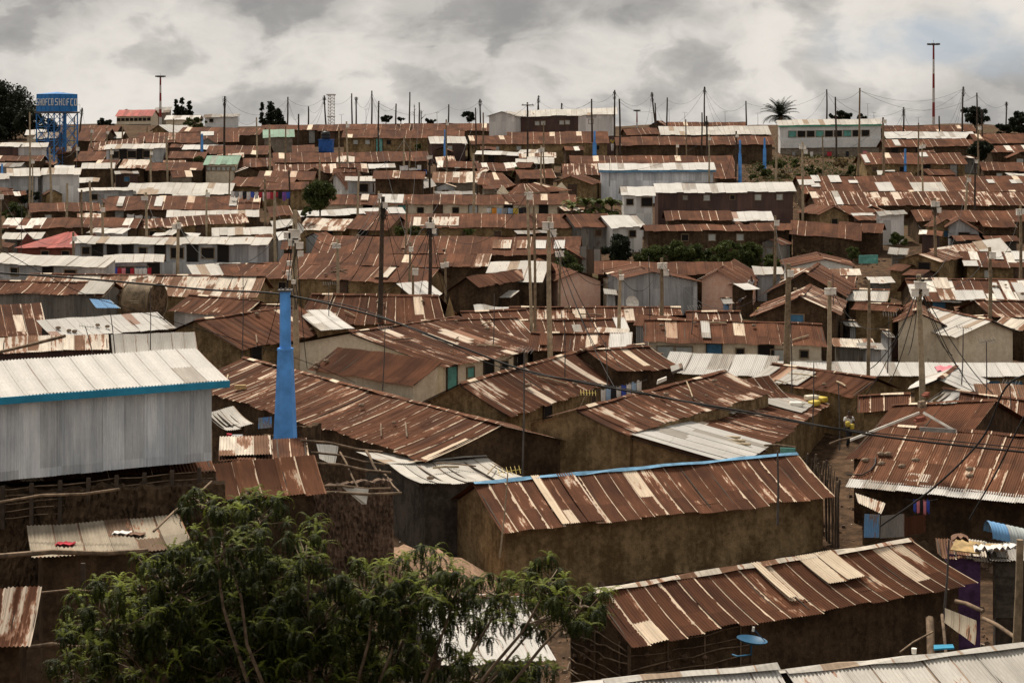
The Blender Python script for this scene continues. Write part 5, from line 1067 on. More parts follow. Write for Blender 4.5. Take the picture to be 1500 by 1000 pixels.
def lattice():
    d = 320; b = P(485, 184, d); t = P(485, 140, d); root = empty('lattice_mast', (b.x, d, G(b.x, d)), 'slender pale lattice mast on the skyline between leaning poles', 'mast'); w = .7
    mb = MB(); zs = [G(b.x, d) + (t.z - G(b.x, d)) * i / 10 for i in range(11)]; cs = [Vector((b.x + w * math.cos(a), d + w * math.sin(a), 0)) for a in (.5, 2.6, 4.7)]
    for i, c in enumerate(cs): mb.tube([c + Z * zs[0], c + Z * zs[-1]], .06, 4)
    for k in range(10):
        for i in range(3): mb.tube([cs[i] + Z * zs[k], cs[(i + 1) % 3] + Z * zs[k + 1]], .04, 3, False); mb.tube([cs[i] + Z * zs[k + 1], cs[(i + 1) % 3] + Z * zs[k + 1]], .04, 3, False)
    mb.build('lattice', M['mast_white'], root)
    mb = MB(); mb.abox(b.x - .8, b.x + .8, d - .8, d + .8, zs[-1], zs[-1] + .25); mb.abox(b.x - .7, b.x + .7, d - .7, d + .7, zs[3], zs[3] + .2); mb.build('work_deck', M['mast_white'], root)
lattice()
# ------------------------------------------------------------------ foliage
def soup(name, quads, tint, mat_, parent=None, origin=None):
    """quads: (N,k,3) array of small faces, tint: (N,)"""
    quads = np.asarray(quads, dtype=np.float32); N, k, _ = quads.shape
    me = bpy.data.meshes.new(name); off = np.array(world_loc(parent)) if parent is not None else np.array(origin if origin is not None else (0, 0, 0))
    co = (quads.reshape(-1, 3) - off).astype(np.float32)
    me.vertices.add(N * k); me.vertices.foreach_set('co', co.ravel()); me.loops.add(N * k); me.loops.foreach_set('vertex_index', np.arange(N * k, dtype=np.int32))
    me.polygons.add(N); me.polygons.foreach_set('loop_start', np.arange(0, N * k, k, dtype=np.int32)); me.polygons.foreach_set('loop_total', np.full(N, k, dtype=np.int32))
    at = me.attributes.new('tint', 'FLOAT', 'FACE'); at.data.foreach_set('value', np.clip(tint, 0, 1).astype(np.float32))
    me.materials.append(M[mat_]); me.update(calc_edges=True); me.validate()
    o = bpy.data.objects.new(name, me); COL.objects.link(o)
    if parent is not None: o.parent = parent
    elif origin is not None: o.location = origin
    return o
def leaf_cloud(rs, centres, radii, n, size, squash=0.8):
    """leaves scattered near the surfaces of many small clumps"""
    out = []; tint = []
    centres = np.array(centres); radii = np.array(radii)
    w = radii ** 2; idx = rs.choice(len(centres), n, p=w / w.sum())
    dr = rs.normal(size=(n, 3)); dr /= np.linalg.norm(dr, axis=1)[:, None]
    rad = radii[idx] * (rs.rand(n) ** 0.35) * rs.uniform(0.75, 1.15, n)
    c = centres[idx] + dr * rad[:, None] * np.array([1, 1, squash])
    a = rs.normal(size=(n, 3)); a /= np.linalg.norm(a, axis=1)[:, None]; b = rs.normal(size=(n, 3)); b -= a * (a * b).sum(1)[:, None]; b /= np.linalg.norm(b, axis=1)[:, None]
    s = size * rs.uniform(0.5, 1.3, n)[:, None]
    q = np.stack([c - a * s, c + b * s * 0.5, c + a * s, c - b * s * 0.5], axis=1)
    ct = rs.rand(len(centres)); t = ct[idx] * 0.6 + rs.rand(n) * 0.5 - 0.05
    return q, t
def tree(u, v, ru, rv, vbase, label, mat_='leaf_far', kind='round', d=None, n=1400, clumps=14, name='broadleaf_tree', cat='tree', leaf=None, trunk=True, group='trees and bushes among the houses', h=0.0, hide=0):
    """crown centred on a photo pixel with radii in pixels; the foot stands on the ground at that distance"""
    b = hit(u, vbase, h, d0=60) if d is None else P(u, vbase, d)
    d = b.y; s = d / F; rs = np.random.RandomState(int(u * 7 + v)); c = P(u, v, d); rx, rz = ru * s, rv * s; g = G(c.x, d)
    root = empty(name, (c.x, d, g), label, cat, group)
    clumps = int(clumps * 1.8); n = int(n * 1.25); cen, rad = [], []
    for i in range(clumps):
        a = rs.rand() * 6.28; q = rs.rand() ** 0.5; zz = rs.uniform(-1, 1)
        if kind == 'cone': k = (1 - zz) / 2; rr = (0.25 + 0.75 * k); cen.append((c.x + math.cos(a) * q * rx * rr, d + math.sin(a) * q * rx * rr, c.z + zz * rz)); rad.append(rx * (.3 + rr) * rs.uniform(.55, .8))
        else:
            w = math.sqrt(max(0, 1 - zz * zz)); cen.append((c.x + math.cos(a) * q * rx * w * .85, d + math.sin(a) * q * rx * w * .85, c.z + zz * rz * .75)); rad.append(min(rx, rz) * rs.uniform(.18, .42))
    q, t = leaf_cloud(rs, cen, rad, n, leaf or max(0.10, 2.0 * s))
    soup('crown' if trunk else 'foliage', q, t, mat_, root)
    if trunk:
        mb = MB(); mb.tube([(c.x, d, g - .3), (c.x + rx * .05, d, c.z - rz * .3), (c.x, d, c.z + rz * .4)], [max(.1, rx * .07), max(.07, rx * .05), .03], 6); tr = mb.build('trunk', M['bark'], root)
        for i in range(min(5, clumps)): mb = MB(); e = Vector(cen[i]); mb.tube([(c.x, d, c.z - rz * .45), ((c.x + e.x) / 2, (d + e.y) / 2, (c.z - rz * .2 + e.z) / 2), e], [max(.05, rx * .035), .04, .02], 5); mb.build('limb', M['bark'], tr)
    return root
tree(4, 162, 50, 48, 205, 'big dark tree rising above the roofs at the far left skyline', 'leaf_dark', d=262, n=14000, clumps=60)
tree(42, 180, 26, 24, 205, 'dark tree right behind the water tower, part of the left skyline', 'leaf_dark', d=250, n=4000, clumps=22)
tree(70, 186, 18, 13, 205, 'lower dark tree seen through the water tower legs', 'leaf_dark', d=262, n=2500, clumps=14)
tree(-5, 200, 24, 18, 215, 'dark bushy tree at the left edge below the big skyline tree', 'leaf_dark', d=236, n=3000, clumps=16)
tree(147, 180, 7, 9, 195, 'small dark tree left of the red roofed apartment block', 'leaf_dark', d=290, n=900, clumps=8)
tree(161, 182, 9, 6, 195, 'round dark bush left of the red roofed apartment block', 'leaf_dark', d=288, n=900, clumps=8)
tree(185, 164, 6, 3, 172, 'small crown peeping over the red roofed apartment block', 'leaf_dark', d=345, n=400, clumps=5)
for u_, v_, r_, l in ((258, 160, 5, 'left dark cypress behind the pale skyline house'), (267, 158, 6, 'tallest dark cypress behind the pale skyline house'), (277, 160, 5, 'right dark cypress behind the pale skyline house')):
    tree(u_, v_, r_, 13, 178, l, 'leaf_dark', 'cone', d=330, n=800, clumps=12, name='cypress_tree')
tree(384, 166, 3.5, 16, 184, 'narrow cypress left of the bushy conifers on the skyline', 'leaf_dark', 'cone', d=300, n=700, clumps=12, name='cypress_tree')
tree(397, 166, 8, 17, 184, 'tallest bushy conifer on the skyline left of centre', 'leaf_dark', 'cone', d=300, n=1600, clumps=20, name='conifer_tree')
tree(408, 172, 7, 12, 184, 'shorter bushy conifer on the skyline left of centre', 'leaf_dark', 'cone', d=302, n=1000, clumps=14, name='conifer_tree')
tree(565, 174, 12, 5, 184, 'low wide dark tree on the skyline by the central poles', 'leaf_dark', d=300, n=1000, clumps=9)
tree(587, 176, 6, 4, 184, 'little round tree on the skyline between two central poles', 'leaf_dark', d=300, n=400, clumps=5)
tree(632, 177, 9, 5, 186, 'round dark tree on the skyline left of the white tin gable', 'leaf_dark', d=290, n=700, clumps=7)
tree(687, 171, 12, 8, 186, 'flat topped dark tree just left of the white tin gable', 'leaf_dark', d=280, n=1300, clumps=10)
tree(1232, 169, 22, 7, 180, 'dark trees crown behind the white building with green trim', 'leaf_dark', d=262, n=2200, clumps=18)
tree(1262, 172, 10, 5, 180, 'small dark crown at the right end behind the white building', 'leaf_dark', d=262, n=800, clumps=8)
tree(1428, 169, 25, 14, 190, 'wide airy dark tree behind poles on the right skyline', 'leaf_dark', d=275, n=3200, clumps=22)
tree(1494, 178, 18, 18, 200, 'dark tree cut by the right edge on the skyline', 'leaf_dark', d=240, n=3400, clumps=18)
tree(1470, 190, 15, 10, 204, 'dark bush below the skyline trees at far right', 'leaf_dark', d=238, n=1800, clumps=12)
tree(468, 286, 25, 24, 312, 'dark green bushy tree beside the mud gable, left of centre', 'leaf_far', d=158, n=6000, clumps=26)
tree(448, 310, 12, 8, 322, 'low green shrub at the foot of the bushy tree left of centre', 'leaf_far', d=154, n=1200, clumps=8, name='bush', trunk=False)
tree(292, 238, 10, 9, 250, 'dark bush touching the green roofed beige house', 'leaf_far', d=205, n=1300, clumps=9, name='bush')
tree(285, 180, 24, 8, 192, 'olive bush in front of the pale skyline house', 'leaf_far', d=262, n=1800, clumps=14, name='bush')
tree(22, 310, 22, 14, 325, 'dark bush at left edge under the brown row', 'leaf_far', d=168, n=3000, clumps=14, name='bush')
tree(40, 288, 24, 10, 298, 'purplish dark bush above the dark bush at left edge', 'leaf_dark', d=178, n=2000, clumps=12, name='bush')
tree(20, 340, 24, 14, 356, 'dark bush left of the red roof', 'leaf_far', d=155, n=3000, clumps=14, name='bush')
tree(98, 335, 28, 9, 348, 'green bushes behind the red roof', 'leaf_bright', d=160, n=2500, clumps=14, name='bush')
tree(757, 257, 8, 14, 272, 'small upright green tree right of the rusty gabled shack', 'leaf_far', d=192, n=1500, clumps=9)
tree(905, 365, 28, 22, 388, 'dark round bush below the white sloping roof', 'leaf_dark', d=140, n=6500, clumps=24, name='bush')
tree(832, 388, 24, 22, 412, 'green bush between rusty row and pink gable', 'leaf_far', d=134, n=5000, clumps=20, name='bush')
tree(615, 216, 9, 6, 224, 'green shrub under the grey tin wall near the far blue pillar', 'leaf_far', d=214, n=700, clumps=6, name='bush', trunk=False)
tree(585, 338, 12, 9, 350, 'bright green weeds in front of the rusty row with pale panel', 'leaf_bright', d=151, n=1500, clumps=8, name='bush', trunk=False)
tree(606, 338, 12, 8, 348, 'second patch of green weeds in front of the rusty row', 'leaf_bright', d=151, n=1300, clumps=8, name='bush', trunk=False)
tree(688, 340, 14, 5, 346, 'low weeds along the mud wall of the rusty row', 'leaf_bright', d=150, n=900, clumps=8, name='bush', trunk=False)
tree(1437, 220, 18, 16, 238, 'dark tree between rusty rows near the right edge', 'leaf_dark', d=212, n=3600, clumps=16)
tree(1305, 245, 20, 9, 256, 'dark bushes in front of the row with two white patches', 'leaf_dark', d=203, n=2000, clumps=12, name='bush')
tree(1250, 370, 12, 9, 382, 'green shrub beside the turquoise boards at right', 'leaf_far', d=138, n=1500, clumps=9, name='bush')
tree(1315, 350, 18, 10, 362, 'olive shrub behind the oblique striped roof', 'leaf_far', d=146, n=1800, clumps=10, name='bush')
tree(1288, 446, 26, 13, 458, 'grassy green mound beside the brown mud house', 'leaf_bright', d=124, n=6000, clumps=22, name='bush', trunk=False, leaf=.07)
tree(1322, 462, 14, 12, 474, 'green growth left of the cream gable', 'leaf_far', d=120, n=2500, clumps=12, name='bush', trunk=False, leaf=.08)
for i, (u_, v_, ru_, rv_, l) in enumerate(((955, 375, 25, 19, 'leftmost bush of the hedge above the pink gables'), (992, 368, 27, 17, 'second bush of the hedge above the pink gables'), (1022, 376, 28, 19, 'middle bush of the hedge above the pink gables'),
        (1062, 371, 30, 20, 'tall bush of the hedge right of its middle'), (1098, 374, 25, 20, 'last bush of the hedge, above the rightmost pink gable'), (1130, 384, 16, 12, 'scrubby bush past the right end of the hedge'))):
    tree(u_, v_, ru_, rv_, 395, l, ['leaf_far', 'leaf_bright'][i % 2 * (i != 3)] if i != 1 else 'leaf_far', d=139 + i % 3, n=5200, clumps=24, name='hedge_bush', trunk=False, group='bushes of the hedge above the pink gables')
for i, (u_, v_, ru_, rv_) in enumerate(((1120, 250, 14, 9), (1140, 240, 12, 7), (1150, 256, 13, 7), (1172, 262, 12, 7), (1190, 250, 14, 9), (1235, 238, 18, 8), (1250, 250, 14, 8), (1165, 240, 8, 6), (1215, 262, 16, 7), (1105, 262, 10, 6), (1275, 262, 12, 6), (1180, 372, 14, 8), (1210, 376, 16, 8), (1150, 372, 12, 9))):
    o = tree(u_, v_, ru_, rv_, v_ + 12, f'scrubby bush on the slope below the {near_house(u_, v_ - 40)}', ['leaf_far', 'leaf_bright', 'straw'][i % 3] if i % 4 else 'leaf_far', d=(204 if v_ < 300 else 150), n=900, clumps=9, name='bush', trunk=False, group='scrub bushes on the open slopes'); auto(o, u_)
# banana plants: arching broad leaves
def fronds(root, c, n, length, width, droop, up, rs, name, mat_, seg=6, split=False):
    Q, T = [], []
    for i in range(n):
        a = i / n * 6.28 + rs.rand() * .7; e0 = up * rs.uniform(.35, 1.15); L = length * rs.uniform(.75, 1.1); dr = Vector((math.cos(a), math.sin(a), 0)); p = Vector(c); el = e0; tt = rs.rand()
        side = Vector((-dr.y, dr.x, 0)); prev = None
        for k in range(seg + 1):
            f = k / seg; w = width * math.sin(math.pi * min(.97, .08 + f * .92)) ** .6
            if split:                                      # palm: separate leaflets
                if k:
                    dv = dr * math.cos(el) + Z * math.sin(el)
                    for j in range(3):
                        b = p - dv * (L / seg) * (j / 3)
                        for sg in (-1, 1): tip = b + side * sg * w * 1.0 + dv * w * .7 - Z * w * .25; Q.append([b, b + dv * .06, tip, tip - dv * .03]); T.append(tt)
                    Q.append([p - dv * (L / seg) - Z * .02, p - Z * .02, p + Z * .03, p - dv * (L / seg) + Z * .03]); T.append(.1)
            else:
                cur = (p - side * w * .5 + Z * w * .18, p, p + side * w * .5 + Z * w * .18)
                if prev:
                    Q.append([prev[0], prev[1], cur[1], cur[0]]); Q.append([prev[1], prev[2], cur[2], cur[1]]); T += [tt, tt * .8 + .1]
                prev = cur
            p = p + (dr * math.cos(el) + Z * math.sin(el)) * (L / seg); el -= droop / seg * (1 + f)
    return soup(name, [[list(v) for v in q] for q in Q], np.array(T), mat_, root)
for i, (u_, v_, l) in enumerate(((838, 306, 'leftmost banana plant left of the silver annex'), (858, 301, 'second banana plant, left of the silver annex'), (878, 299, 'tallest banana plant left of the silver annex'), (896, 303, 'banana plant touching the silver annex'))):
    rs = np.random.RandomState(i); d = 162; b = P(u_, 318, d); g = G(b.x, d); root = empty('banana_plant', (b.x, d, g), l, 'banana plant', 'banana plants by the silver annex'); t_ = P(u_, v_, d)
    mb = MB(); mb.tube([(b.x, d, g - .2), t_], [.14, .09], 7); mb.build('stem', M['bark'], root)
    fronds(root, t_, 11, 1.7, .5, 1.6, 1.2, rs, 'leaves', 'leaf_bright'); fronds(root, t_ - Z * .6, 9, 1.4, .45, 1.8, .7, rs, 'lower_leaves', 'leaf_bright')
for (u_, v_, vb_, l) in ((205, 332, 345, 'spiky bright plant between the small white shed and streaked row'),):
    rs = np.random.RandomState(9); d = 158; b = P(u_, vb_, d); root = empty('yucca_plant', (b.x, d, G(b.x, d)), l, 'plant'); fronds(root, P(u_, v_ + 4, d), 16, .9, .12, .9, 1.3, rs, 'leaves', 'leaf_bright'); mb = MB(); mb.tube([(b.x, d, G(b.x, d)), P(u_, v_ + 4, d)], .06, 6); mb.build('stem', M['bark'], root)
d = 238; b = P(1143, 190, d); c = P(1143, 170, d); root = empty('palm_tree', (b.x, d, G(b.x, d)), 'dark date palm with spreading fronds left of the white building', 'palm'); rs = np.random.RandomState(4)
mb = MB(); mb.tube([(b.x, d, G(b.x, d) - .3), lerp(b, c, .5) + X * .1, c], [.35, .3, .32], 9); mb.build('trunk', M['bark'], root)
fronds(root, c, 46, 3.1, .42, .75, 1.35, rs, 'crown', 'leaf_dark', seg=9, split=True); fronds(root, c, 22, 2.7, .42, 1.0, .2, rs, 'lower_crown', 'leaf_dark', seg=8, split=True)
def bare(u, vt, vb, d, label):
    b = P(u, vb, d); t = P(u, vt, d); root = empty('bare_tree', (b.x, d, G(b.x, d)), label, 'tree'); rs = random.Random(int(u)); mb = MB(); mb.tube([(b.x, d, G(b.x, d)), lerp(b, t, .6), t], [.12, .08, .02], 5); tr = mb.build('trunk', M['wood_dark'], root)
    for i in range(12):
        f = rs.uniform(.25, .9); p = lerp(b, t, f); a = rs.random() * 6.28; q = p + Vector((math.cos(a), math.sin(a) * .6, rs.uniform(.5, 1.2))) * rs.uniform(.5, 1.3) * (1.1 - f); mb = MB(); mb.tube([p, (p + q) / 2 + X * .08, q], [.04, .03, .012], 4); mb.build('branch', M['wood_dark'], tr)
bare(607, 152, 182, 290, 'leafless thin tree between two poles on the skyline')
bare(617, 160, 182, 285, 'smaller leafless tree right of the other leafless one')

# ------------------------------------------------------------------ the foreground tree
def big_tree():
    rs = np.random.RandomState(11); rr = random.Random(11); d0 = 33.0
    base = P(470, 1260, d0); g = G(base.x, d0); root = empty('feathery_tree', (base.x, d0, g), 'large dark green feathery leaved tree filling the lower left foreground', 'tree')
    fork = Vector((base.x, d0, g + 1.2))
    lobes = [(298, 735, 34, 28, .5), (330, 790, 55, 50, 1), (378, 750, 45, 35, 1), (450, 800, 42, 40, .8), (260, 850, 75, 62, 1.5), (370, 860, 85, 60, 1.6), (160, 905, 75, 60, 1), (110, 965, 45, 50, .6), (230, 950, 95, 60, 1.6),
             (470, 895, 75, 65, 1.6), (350, 960, 95, 60, 1.6), (550, 860, 62, 50, 1), (625, 835, 44, 40, .8), (560, 930, 75, 50, 1.4), (480, 985, 110, 40, 1.6), (660, 875, 55, 42, 1), (740, 868, 62, 38, .9), (800, 850, 38, 38, .8), (850, 880, 48, 36, .8), (790, 900, 60, 26, .7),
             (640, 960, 55, 40, .9), (690, 990, 90, 26, 1.1), (780, 985, 40, 20, .6), (590, 885, 60, 40, 1.1), (700, 925, 22, 22, .35), (300, 900, 90, 70, 1.6), (420, 930, 80, 60, 1.4)]
    tips = []
    L = []
    for (u, v, ru, rv, w) in lobes:
        dd = d0 + rs.uniform(-1.6, 1.6); c = P(u, v + rv * .3, dd); m_ = lerp(fork, c, .5) + Vector((rs.uniform(-.3, .3), rs.uniform(-.3, .3), -.9)); L.append((fork, m_, c))
        n = int(ru * rv * w / 92) + 6
        for _ in range(n):
            while True:
                x, y = rs.uniform(-1, 1, 2)
                if x * x + y * y < 1: break
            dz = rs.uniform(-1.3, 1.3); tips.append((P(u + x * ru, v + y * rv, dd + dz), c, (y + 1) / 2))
    for a, m_, c in L:
        mb = MB(); pts = [lerp(lerp(a, m_, t / 8), lerp(m_, c, t / 8), t / 8) + Vector((rs.uniform(-.09, .09), rs.uniform(-.09, .09), rs.uniform(-.06, .06))) * (t > 0) for t in range(9)]; mb.tube(pts, [.07 - .006 * t for t in range(9)], 6); tw = mb.build('limb', M['bark'], root)
    mb = MB(); mb.tube([(base.x, d0, g - .4), (base.x + .1, d0, g + .6), fork], [.28, .23, .2], 9); mb.build('trunk', M['bark'], root)
    tw = MB()
    for p, c, _ in tips[::2]:
        m_ = (p + c) / 2 + Vector((rs.uniform(-.15, .15), rs.uniform(-.15, .15), rs.uniform(-.2, .1))); tw.tube([c, lerp(c, m_, .55) + Vector((rs.uniform(-.08, .08), 0, rs.uniform(-.08, .08))), m_, p], [.026, .02, .014, .008], 4, False)
    o = tw.build('twigs', M['bark'], root); o['kind'] = 'stuff'
    N = len(tips); Q, T = [], []
    for p, c, low in tips:
        k = rs.randint(9, 14); base_t = rs.rand() ** 2.0 * .5 * (1.15 - low); pale_top = rs.rand() < .62; big = rs.uniform(.85, 1.25)
        for i in range(k):
            a = i / k * 6.28 + rs.uniform(-.4, .4); L_ = rs.uniform(.28, .44) * big; el = rs.uniform(.1, 1.0) if pale_top and i < k * .45 else rs.uniform(-1.0, .2)
            droop = rs.uniform(1.7, 2.7); dr = np.array([math.cos(a), math.sin(a), 0]); q = np.array(p); seg = 9; sl = L_ / seg
            t = (base_t + .22 + .25 * rs.rand()) if el > .15 and pale_top else base_t * .25 + rs.rand() * .09  # raised fronds and upper clusters paler, hanging fronds near black
            side = np.array([-dr[1], dr[0], 0])
            for s in range(seg):
                dv = dr * math.cos(el) + np.array([0, 0, math.sin(el)]); nq = q + dv * sl; w = .050 * (1 - .55 * s / seg)
                up = np.array([side[1]*dv[2]-side[2]*dv[1], side[2]*dv[0]-side[0]*dv[2], side[0]*dv[1]-side[1]*dv[0]])
                for sg in (-1, 1):
                    m2 = (q + nq) / 2; tip = m2 + side * sg * w + dv * w * .75 - np.array([0, 0, .35 * w]) + up * rs.uniform(-.3, .3) * w
                    Q.append([q, nq, tip]); T.append(t + rs.uniform(-.06, .06))
                q = nq; el -= droop / seg * (.6 + s / seg)
    soup('crown', Q, np.array(T), 'leaf_near', root)
    print('tree faces', len(Q))
big_tree()

# ------------------------------------------------------------------ laundry
def cloth(c, ex, w, h, col, label, seed, u, thick=.012):
    rng = random.Random(seed); mb = MB(); out = Vector((-ex.y, ex.x, 0)); k = 7; r = 4; ph = rng.random() * 6
    def pt(i, j, o): x = (i / k - .5) * w; z = -j / r * h; return c + ex * x * (1 - .1 * j / r * rng.choice([1, 1])) + Z * (z + .04 * math.sin(i + ph)) + out * (.035 * math.sin(i * 1.9 + ph) * (j / r) + o)
    for o in (0, thick): mb.grid([[pt(i, j, o) for i in range(k + 1)] for j in range(r + 1)], [[(i / k, j / r) for i in range(k + 1)] for j in range(r + 1)], 0, True)
    o = mb.build('garment', CLOTH[col], None, origin=c); tag(o, label, 'washing', 'washing hung out to dry'); auto(o, u)
def laundry(u0, v0, u1, v1, d, cols, where, wr=(.4, .7), hr=(.5, .9), line=True):
    a, b = P(u0, v0, d), P(u1, v1, d); n = len(cols); ex = (b - a).normalized(); ex.z = 0
    if line:
        mb = MB(); mb.tube(span(a - ex * .3, b + ex * .3, .05, 6), .012, 4); o = mb.build('washing_line', M['cable'], None, origin=a); tag(o, f'washing line {where}', 'washing line', 'washing lines'); auto(o, u0)
    for i, cl in enumerate(cols):
        f = (i + .5) / n; rng = random.Random(int(u0 * 3 + i)); w = min(rng.uniform(*wr), (b - a).length / n * .95); c = lerp(a, b, f) - Z * (.2 * f * (1 - f))
        cloth(c, ex, w, rng.uniform(*hr), cl, f'{cl.replace("_", " ")} garment drying {where}', int(u0 * 7 + i), lerp(u0, u1, f))
def dof(u, v, h=1.9): return hit(u, v, h, d0=60).y
laundry(338, 280, 425, 281, 168, ['white', 'grey', 'white', 'black', 'white', 'blue', 'white', 'red', 'white', 'pink', 'red', 'red', 'black', 'purple', 'blue'], 'below the rusty row left of the dark bush')
laundry(242, 362, 330, 361, dof(290, 360, 3.4) - 0.6, ['white', 'orange', 'white', 'black', 'purple', 'white', 'blue', 'white', 'pale_blue', 'green', 'white', 'yellow', 'black', 'white', 'blue'], 'on the balcony of the long grey tenement')
laundry(153, 391, 222, 392, dof(190, 386, 3.2) - 0.7, ['pink', 'purple', 'blue', 'red', 'pink', 'black', 'red', 'white', 'white', 'white', 'red'], 'on the small grey tenement')
laundry(548, 268, 600, 267, dof(565, 265, 3.6) - 0.7, ['white', 'orange', 'white', 'white', 'pink', 'white'], 'on the two-storey tin house', (1.0, 1.9), (1.0, 1.7))
laundry(880, 571, 940, 556, 86, ['white', 'pale_blue', 'black', 'white', 'blue', 'white', 'pale_blue', 'white'], 'in the lane between streaked roofs', (.35, .6), (.5, .8))
laundry(124, 252, 158, 251, 192, ['white', 'pale_blue', 'blue', 'black', 'blue'], 'on the dark house with pale gable', (.4, .8))
laundry(1388, 457, 1442, 452, 119, ['white', 'grey', 'pink', 'white', 'blue', 'white', 'orange', 'purple'], 'between the two cream gables')
laundry(712, 304, 775, 304, dof(740, 300, 2.4) - .5, ['white', 'orange', 'pale_blue', 'grey', 'pale_blue', 'yellow', 'black', 'black'], 'along the pink cream wall')
laundry(185, 313, 246, 319, dof(215, 307, 2.2) - .5, ['white', 'white', 'grey', 'white', 'white'], 'below the row with three white sheets', (.6, 1.3), (.35, .6))
laundry(1338, 731, 1362, 731, 63, ['blue', 'pink', 'black', 'pink', 'blue'], 'in the dark yard under the large rusty roof', (.15, .3), (.35, .6))
laundry(1150, 222, 1150.1 + 130, 221, 228, ['grey', 'white', 'red', 'black', 'pink'], 'under the white building', (.4, .7))
laundry(0, 398, 42, 396, 138, ['white', 'purple', 'yellow', 'purple', 'white', 'grey'], 'at the left edge on the grey tenement')
laundry(585, 241, 625, 250, 182, ['white', 'white', 'blue'], 'beside the pale standing board', (.9, 1.5), (.4, .7))
# striped cloth and bundles at the lane's head
# ------------------------------------------------------------------ tanks and odd structures
def barrel_tank(u, v, w, h, d, label, m_='black_plastic', nm='water_tank'):
    c = P(u, v, d); s = d / F; r = w * s / 2; hh = h * s; mb = MB(); prof_ = [(r * .96, 0), (r, .05 * hh), (r, .3 * hh), (r * 1.03, .33 * hh), (r, .36 * hh), (r, .62 * hh), (r * 1.03, .65 * hh), (r, .68 * hh), (r * .97, .85 * hh), (r * .6, .96 * hh), (r * .3, hh), (r * .3, hh * 1.05)]
    rows = [[Vector((c.x + math.cos(k / 12 * 6.2832) * a, d + math.sin(k / 12 * 6.2832) * a, c.z + z)) for k in range(13)] for a, z in prof_]; mb.grid(rows, [[(k, z) for k in range(13)] for a, z in prof_], 0, True)
    o = mb.build('barrel', M[m_], empty(nm, c, label, 'water tank')); return o
barrel_tank(477, 206, 13, 14, 216, 'black plastic water tank standing on the blue tin booth')
barrel_tank(768, 176, 11, 5, 262, 'black water tank on the skyline roofs')
c0 = P(468, 222, 216); b = MB(); s = 216 / F
root = empty('blue_booth', (c0.x + 10 * s, 216, G(c0.x, 216)), 'bright blue tin booth carrying a black water tank near the skyline', 'booth')
sheets(b, Vector((c0.x, 215, c0.z)), Vector((c0.x + 20 * s, 215, c0.z)), Vector((c0.x, 215, c0.z + 17 * s)), Vector((c0.x + 20 * s, 215, c0.z + 17 * s)), random.Random(1), False, .02, .01, nrm=-Y); b.abox(c0.x, c0.x + 20 * s, 215.05, 217, c0.z - 2, c0.z + 16.8 * s)
b.build('tin_wall', M['blue_tarp'], root); b = MB(); b.abox(c0.x - .1, c0.x + 20 * s + .1, 214.9, 217.1, c0.z + 17 * s, c0.z + 17 * s + .06); b.build('roof', M['blue_tarp'], root)
# curved rusty tank behind the silver shed
def curved():
    d = 112; s_ = d / F; c = P(211, 441, d); root = empty('curved_tin_tank', (c.x, d, G(c.x, d)), 'big curved drum of ribbed rusty tin standing behind the flat white roof', 'tank')
    r, hl = 26.5 * s_, 24 * s_; ax = Vector((math.cos(-.35), math.sin(-.35), 0)); ay = Vector((-ax.y, ax.x, 0)); rows, uv = [], []; nr = 68
    for j in range(nr + 1):
        f = j / nr; rr = r + .028 * math.cos(j * math.pi / 2) - .01 * (f - .5) ** 2
        rows.append([c + ax * (f - .5) * 2 * hl + (ay * math.cos(a) + Z * math.sin(a)) * rr for a in [k * math.pi / 14 for k in range(29)]]); uv.append([(f, k) for k in range(29)])
    mb = MB(); mb.grid(rows, uv, 0, True); mb.build('ribbed_shell', M['straw_tin'], root)
    mb = MB(); e0 = [p - ax * .05 for p in rows[-1][:28]]; mb.face(e0); mb.face([p + ax * .05 for p in rows[0][:28]]); mb.build('end_shade', M['mudd'], root)  # flat dark discs paint the shade inside the open drum
    mb = MB(); mb.box(c - ay * (r + .05) + Z * .12, ax * .4, ay * .02, Z * .035); mb.box(c - ay * (r + .05) + Z * .0 + ax * .1, ax * .34, ay * .02, Z * .03); mb.build('patch_board', M['wood_pale'], root)
    mb = MB(); mb.box(Vector((c.x, c.y, (c.z - r + G(c.x, d)) / 2)), ax * hl, ay * .6, Z * (c.z - r - G(c.x, d)) / 2); mb.build('footing', M['stone'], root)
simple('straw_tin', (0.22, 0.165, 0.105), .75, .3, 3)
curved()
def slab(name, pts, th, m_, label=None, cat=None, parent=None, group=None):
    """a board or sheet of real thickness from four corner points"""
    pts = [Vector(p) for p in pts]; nrm = (pts[1] - pts[0]).cross(pts[3] - pts[0]).normalized() * th; mb = MB(); q = [p + nrm for p in pts]
    mb.face(pts[::-1], [(0, 0), (1, 0), (1, 1), (0, 1)]); mb.face(q, [(0, 0), (1, 0), (1, 1), (0, 1)])
    for i in range(4): j = (i + 1) % 4; mb.face([pts[i], pts[j], q[j], q[i]])
    o = mb.build(name, M[m_] if isinstance(m_, str) else m_, parent, origin=None if parent else sum(pts, Vector()) / 4)
    if label: tag(o, label, cat, group)
    return o
def tin(name, p, q, r, s, m_, label, cat, amp=.017, sag=.02, parent=None, group=None, jit=.03):
    """corrugated sheets p,q lower edge; r,s upper edge"""
    mb = MB(); nr = (q - p).cross(r - p).normalized(); sheets(mb, p, q, r, s, random.Random(int(p.x * 31)), True, jit, sag, nrm=nr, amp=amp)
    o = mb.build(name, M[m_], parent, origin=None if parent else (p + q) / 2)
    if label: tag(o, label, cat, group)
    return o
def stick(name, pts, r, label, cat='stick', m_='stick', group='loose poles and sticks', parent=None):
    mb = MB(); mb.tube(pts, r, 6); o = mb.build(name, M[m_], parent, origin=None if parent else pts[0])
    if label: tag(o, label, cat, group); auto(o, U(pts[0]))
    return o
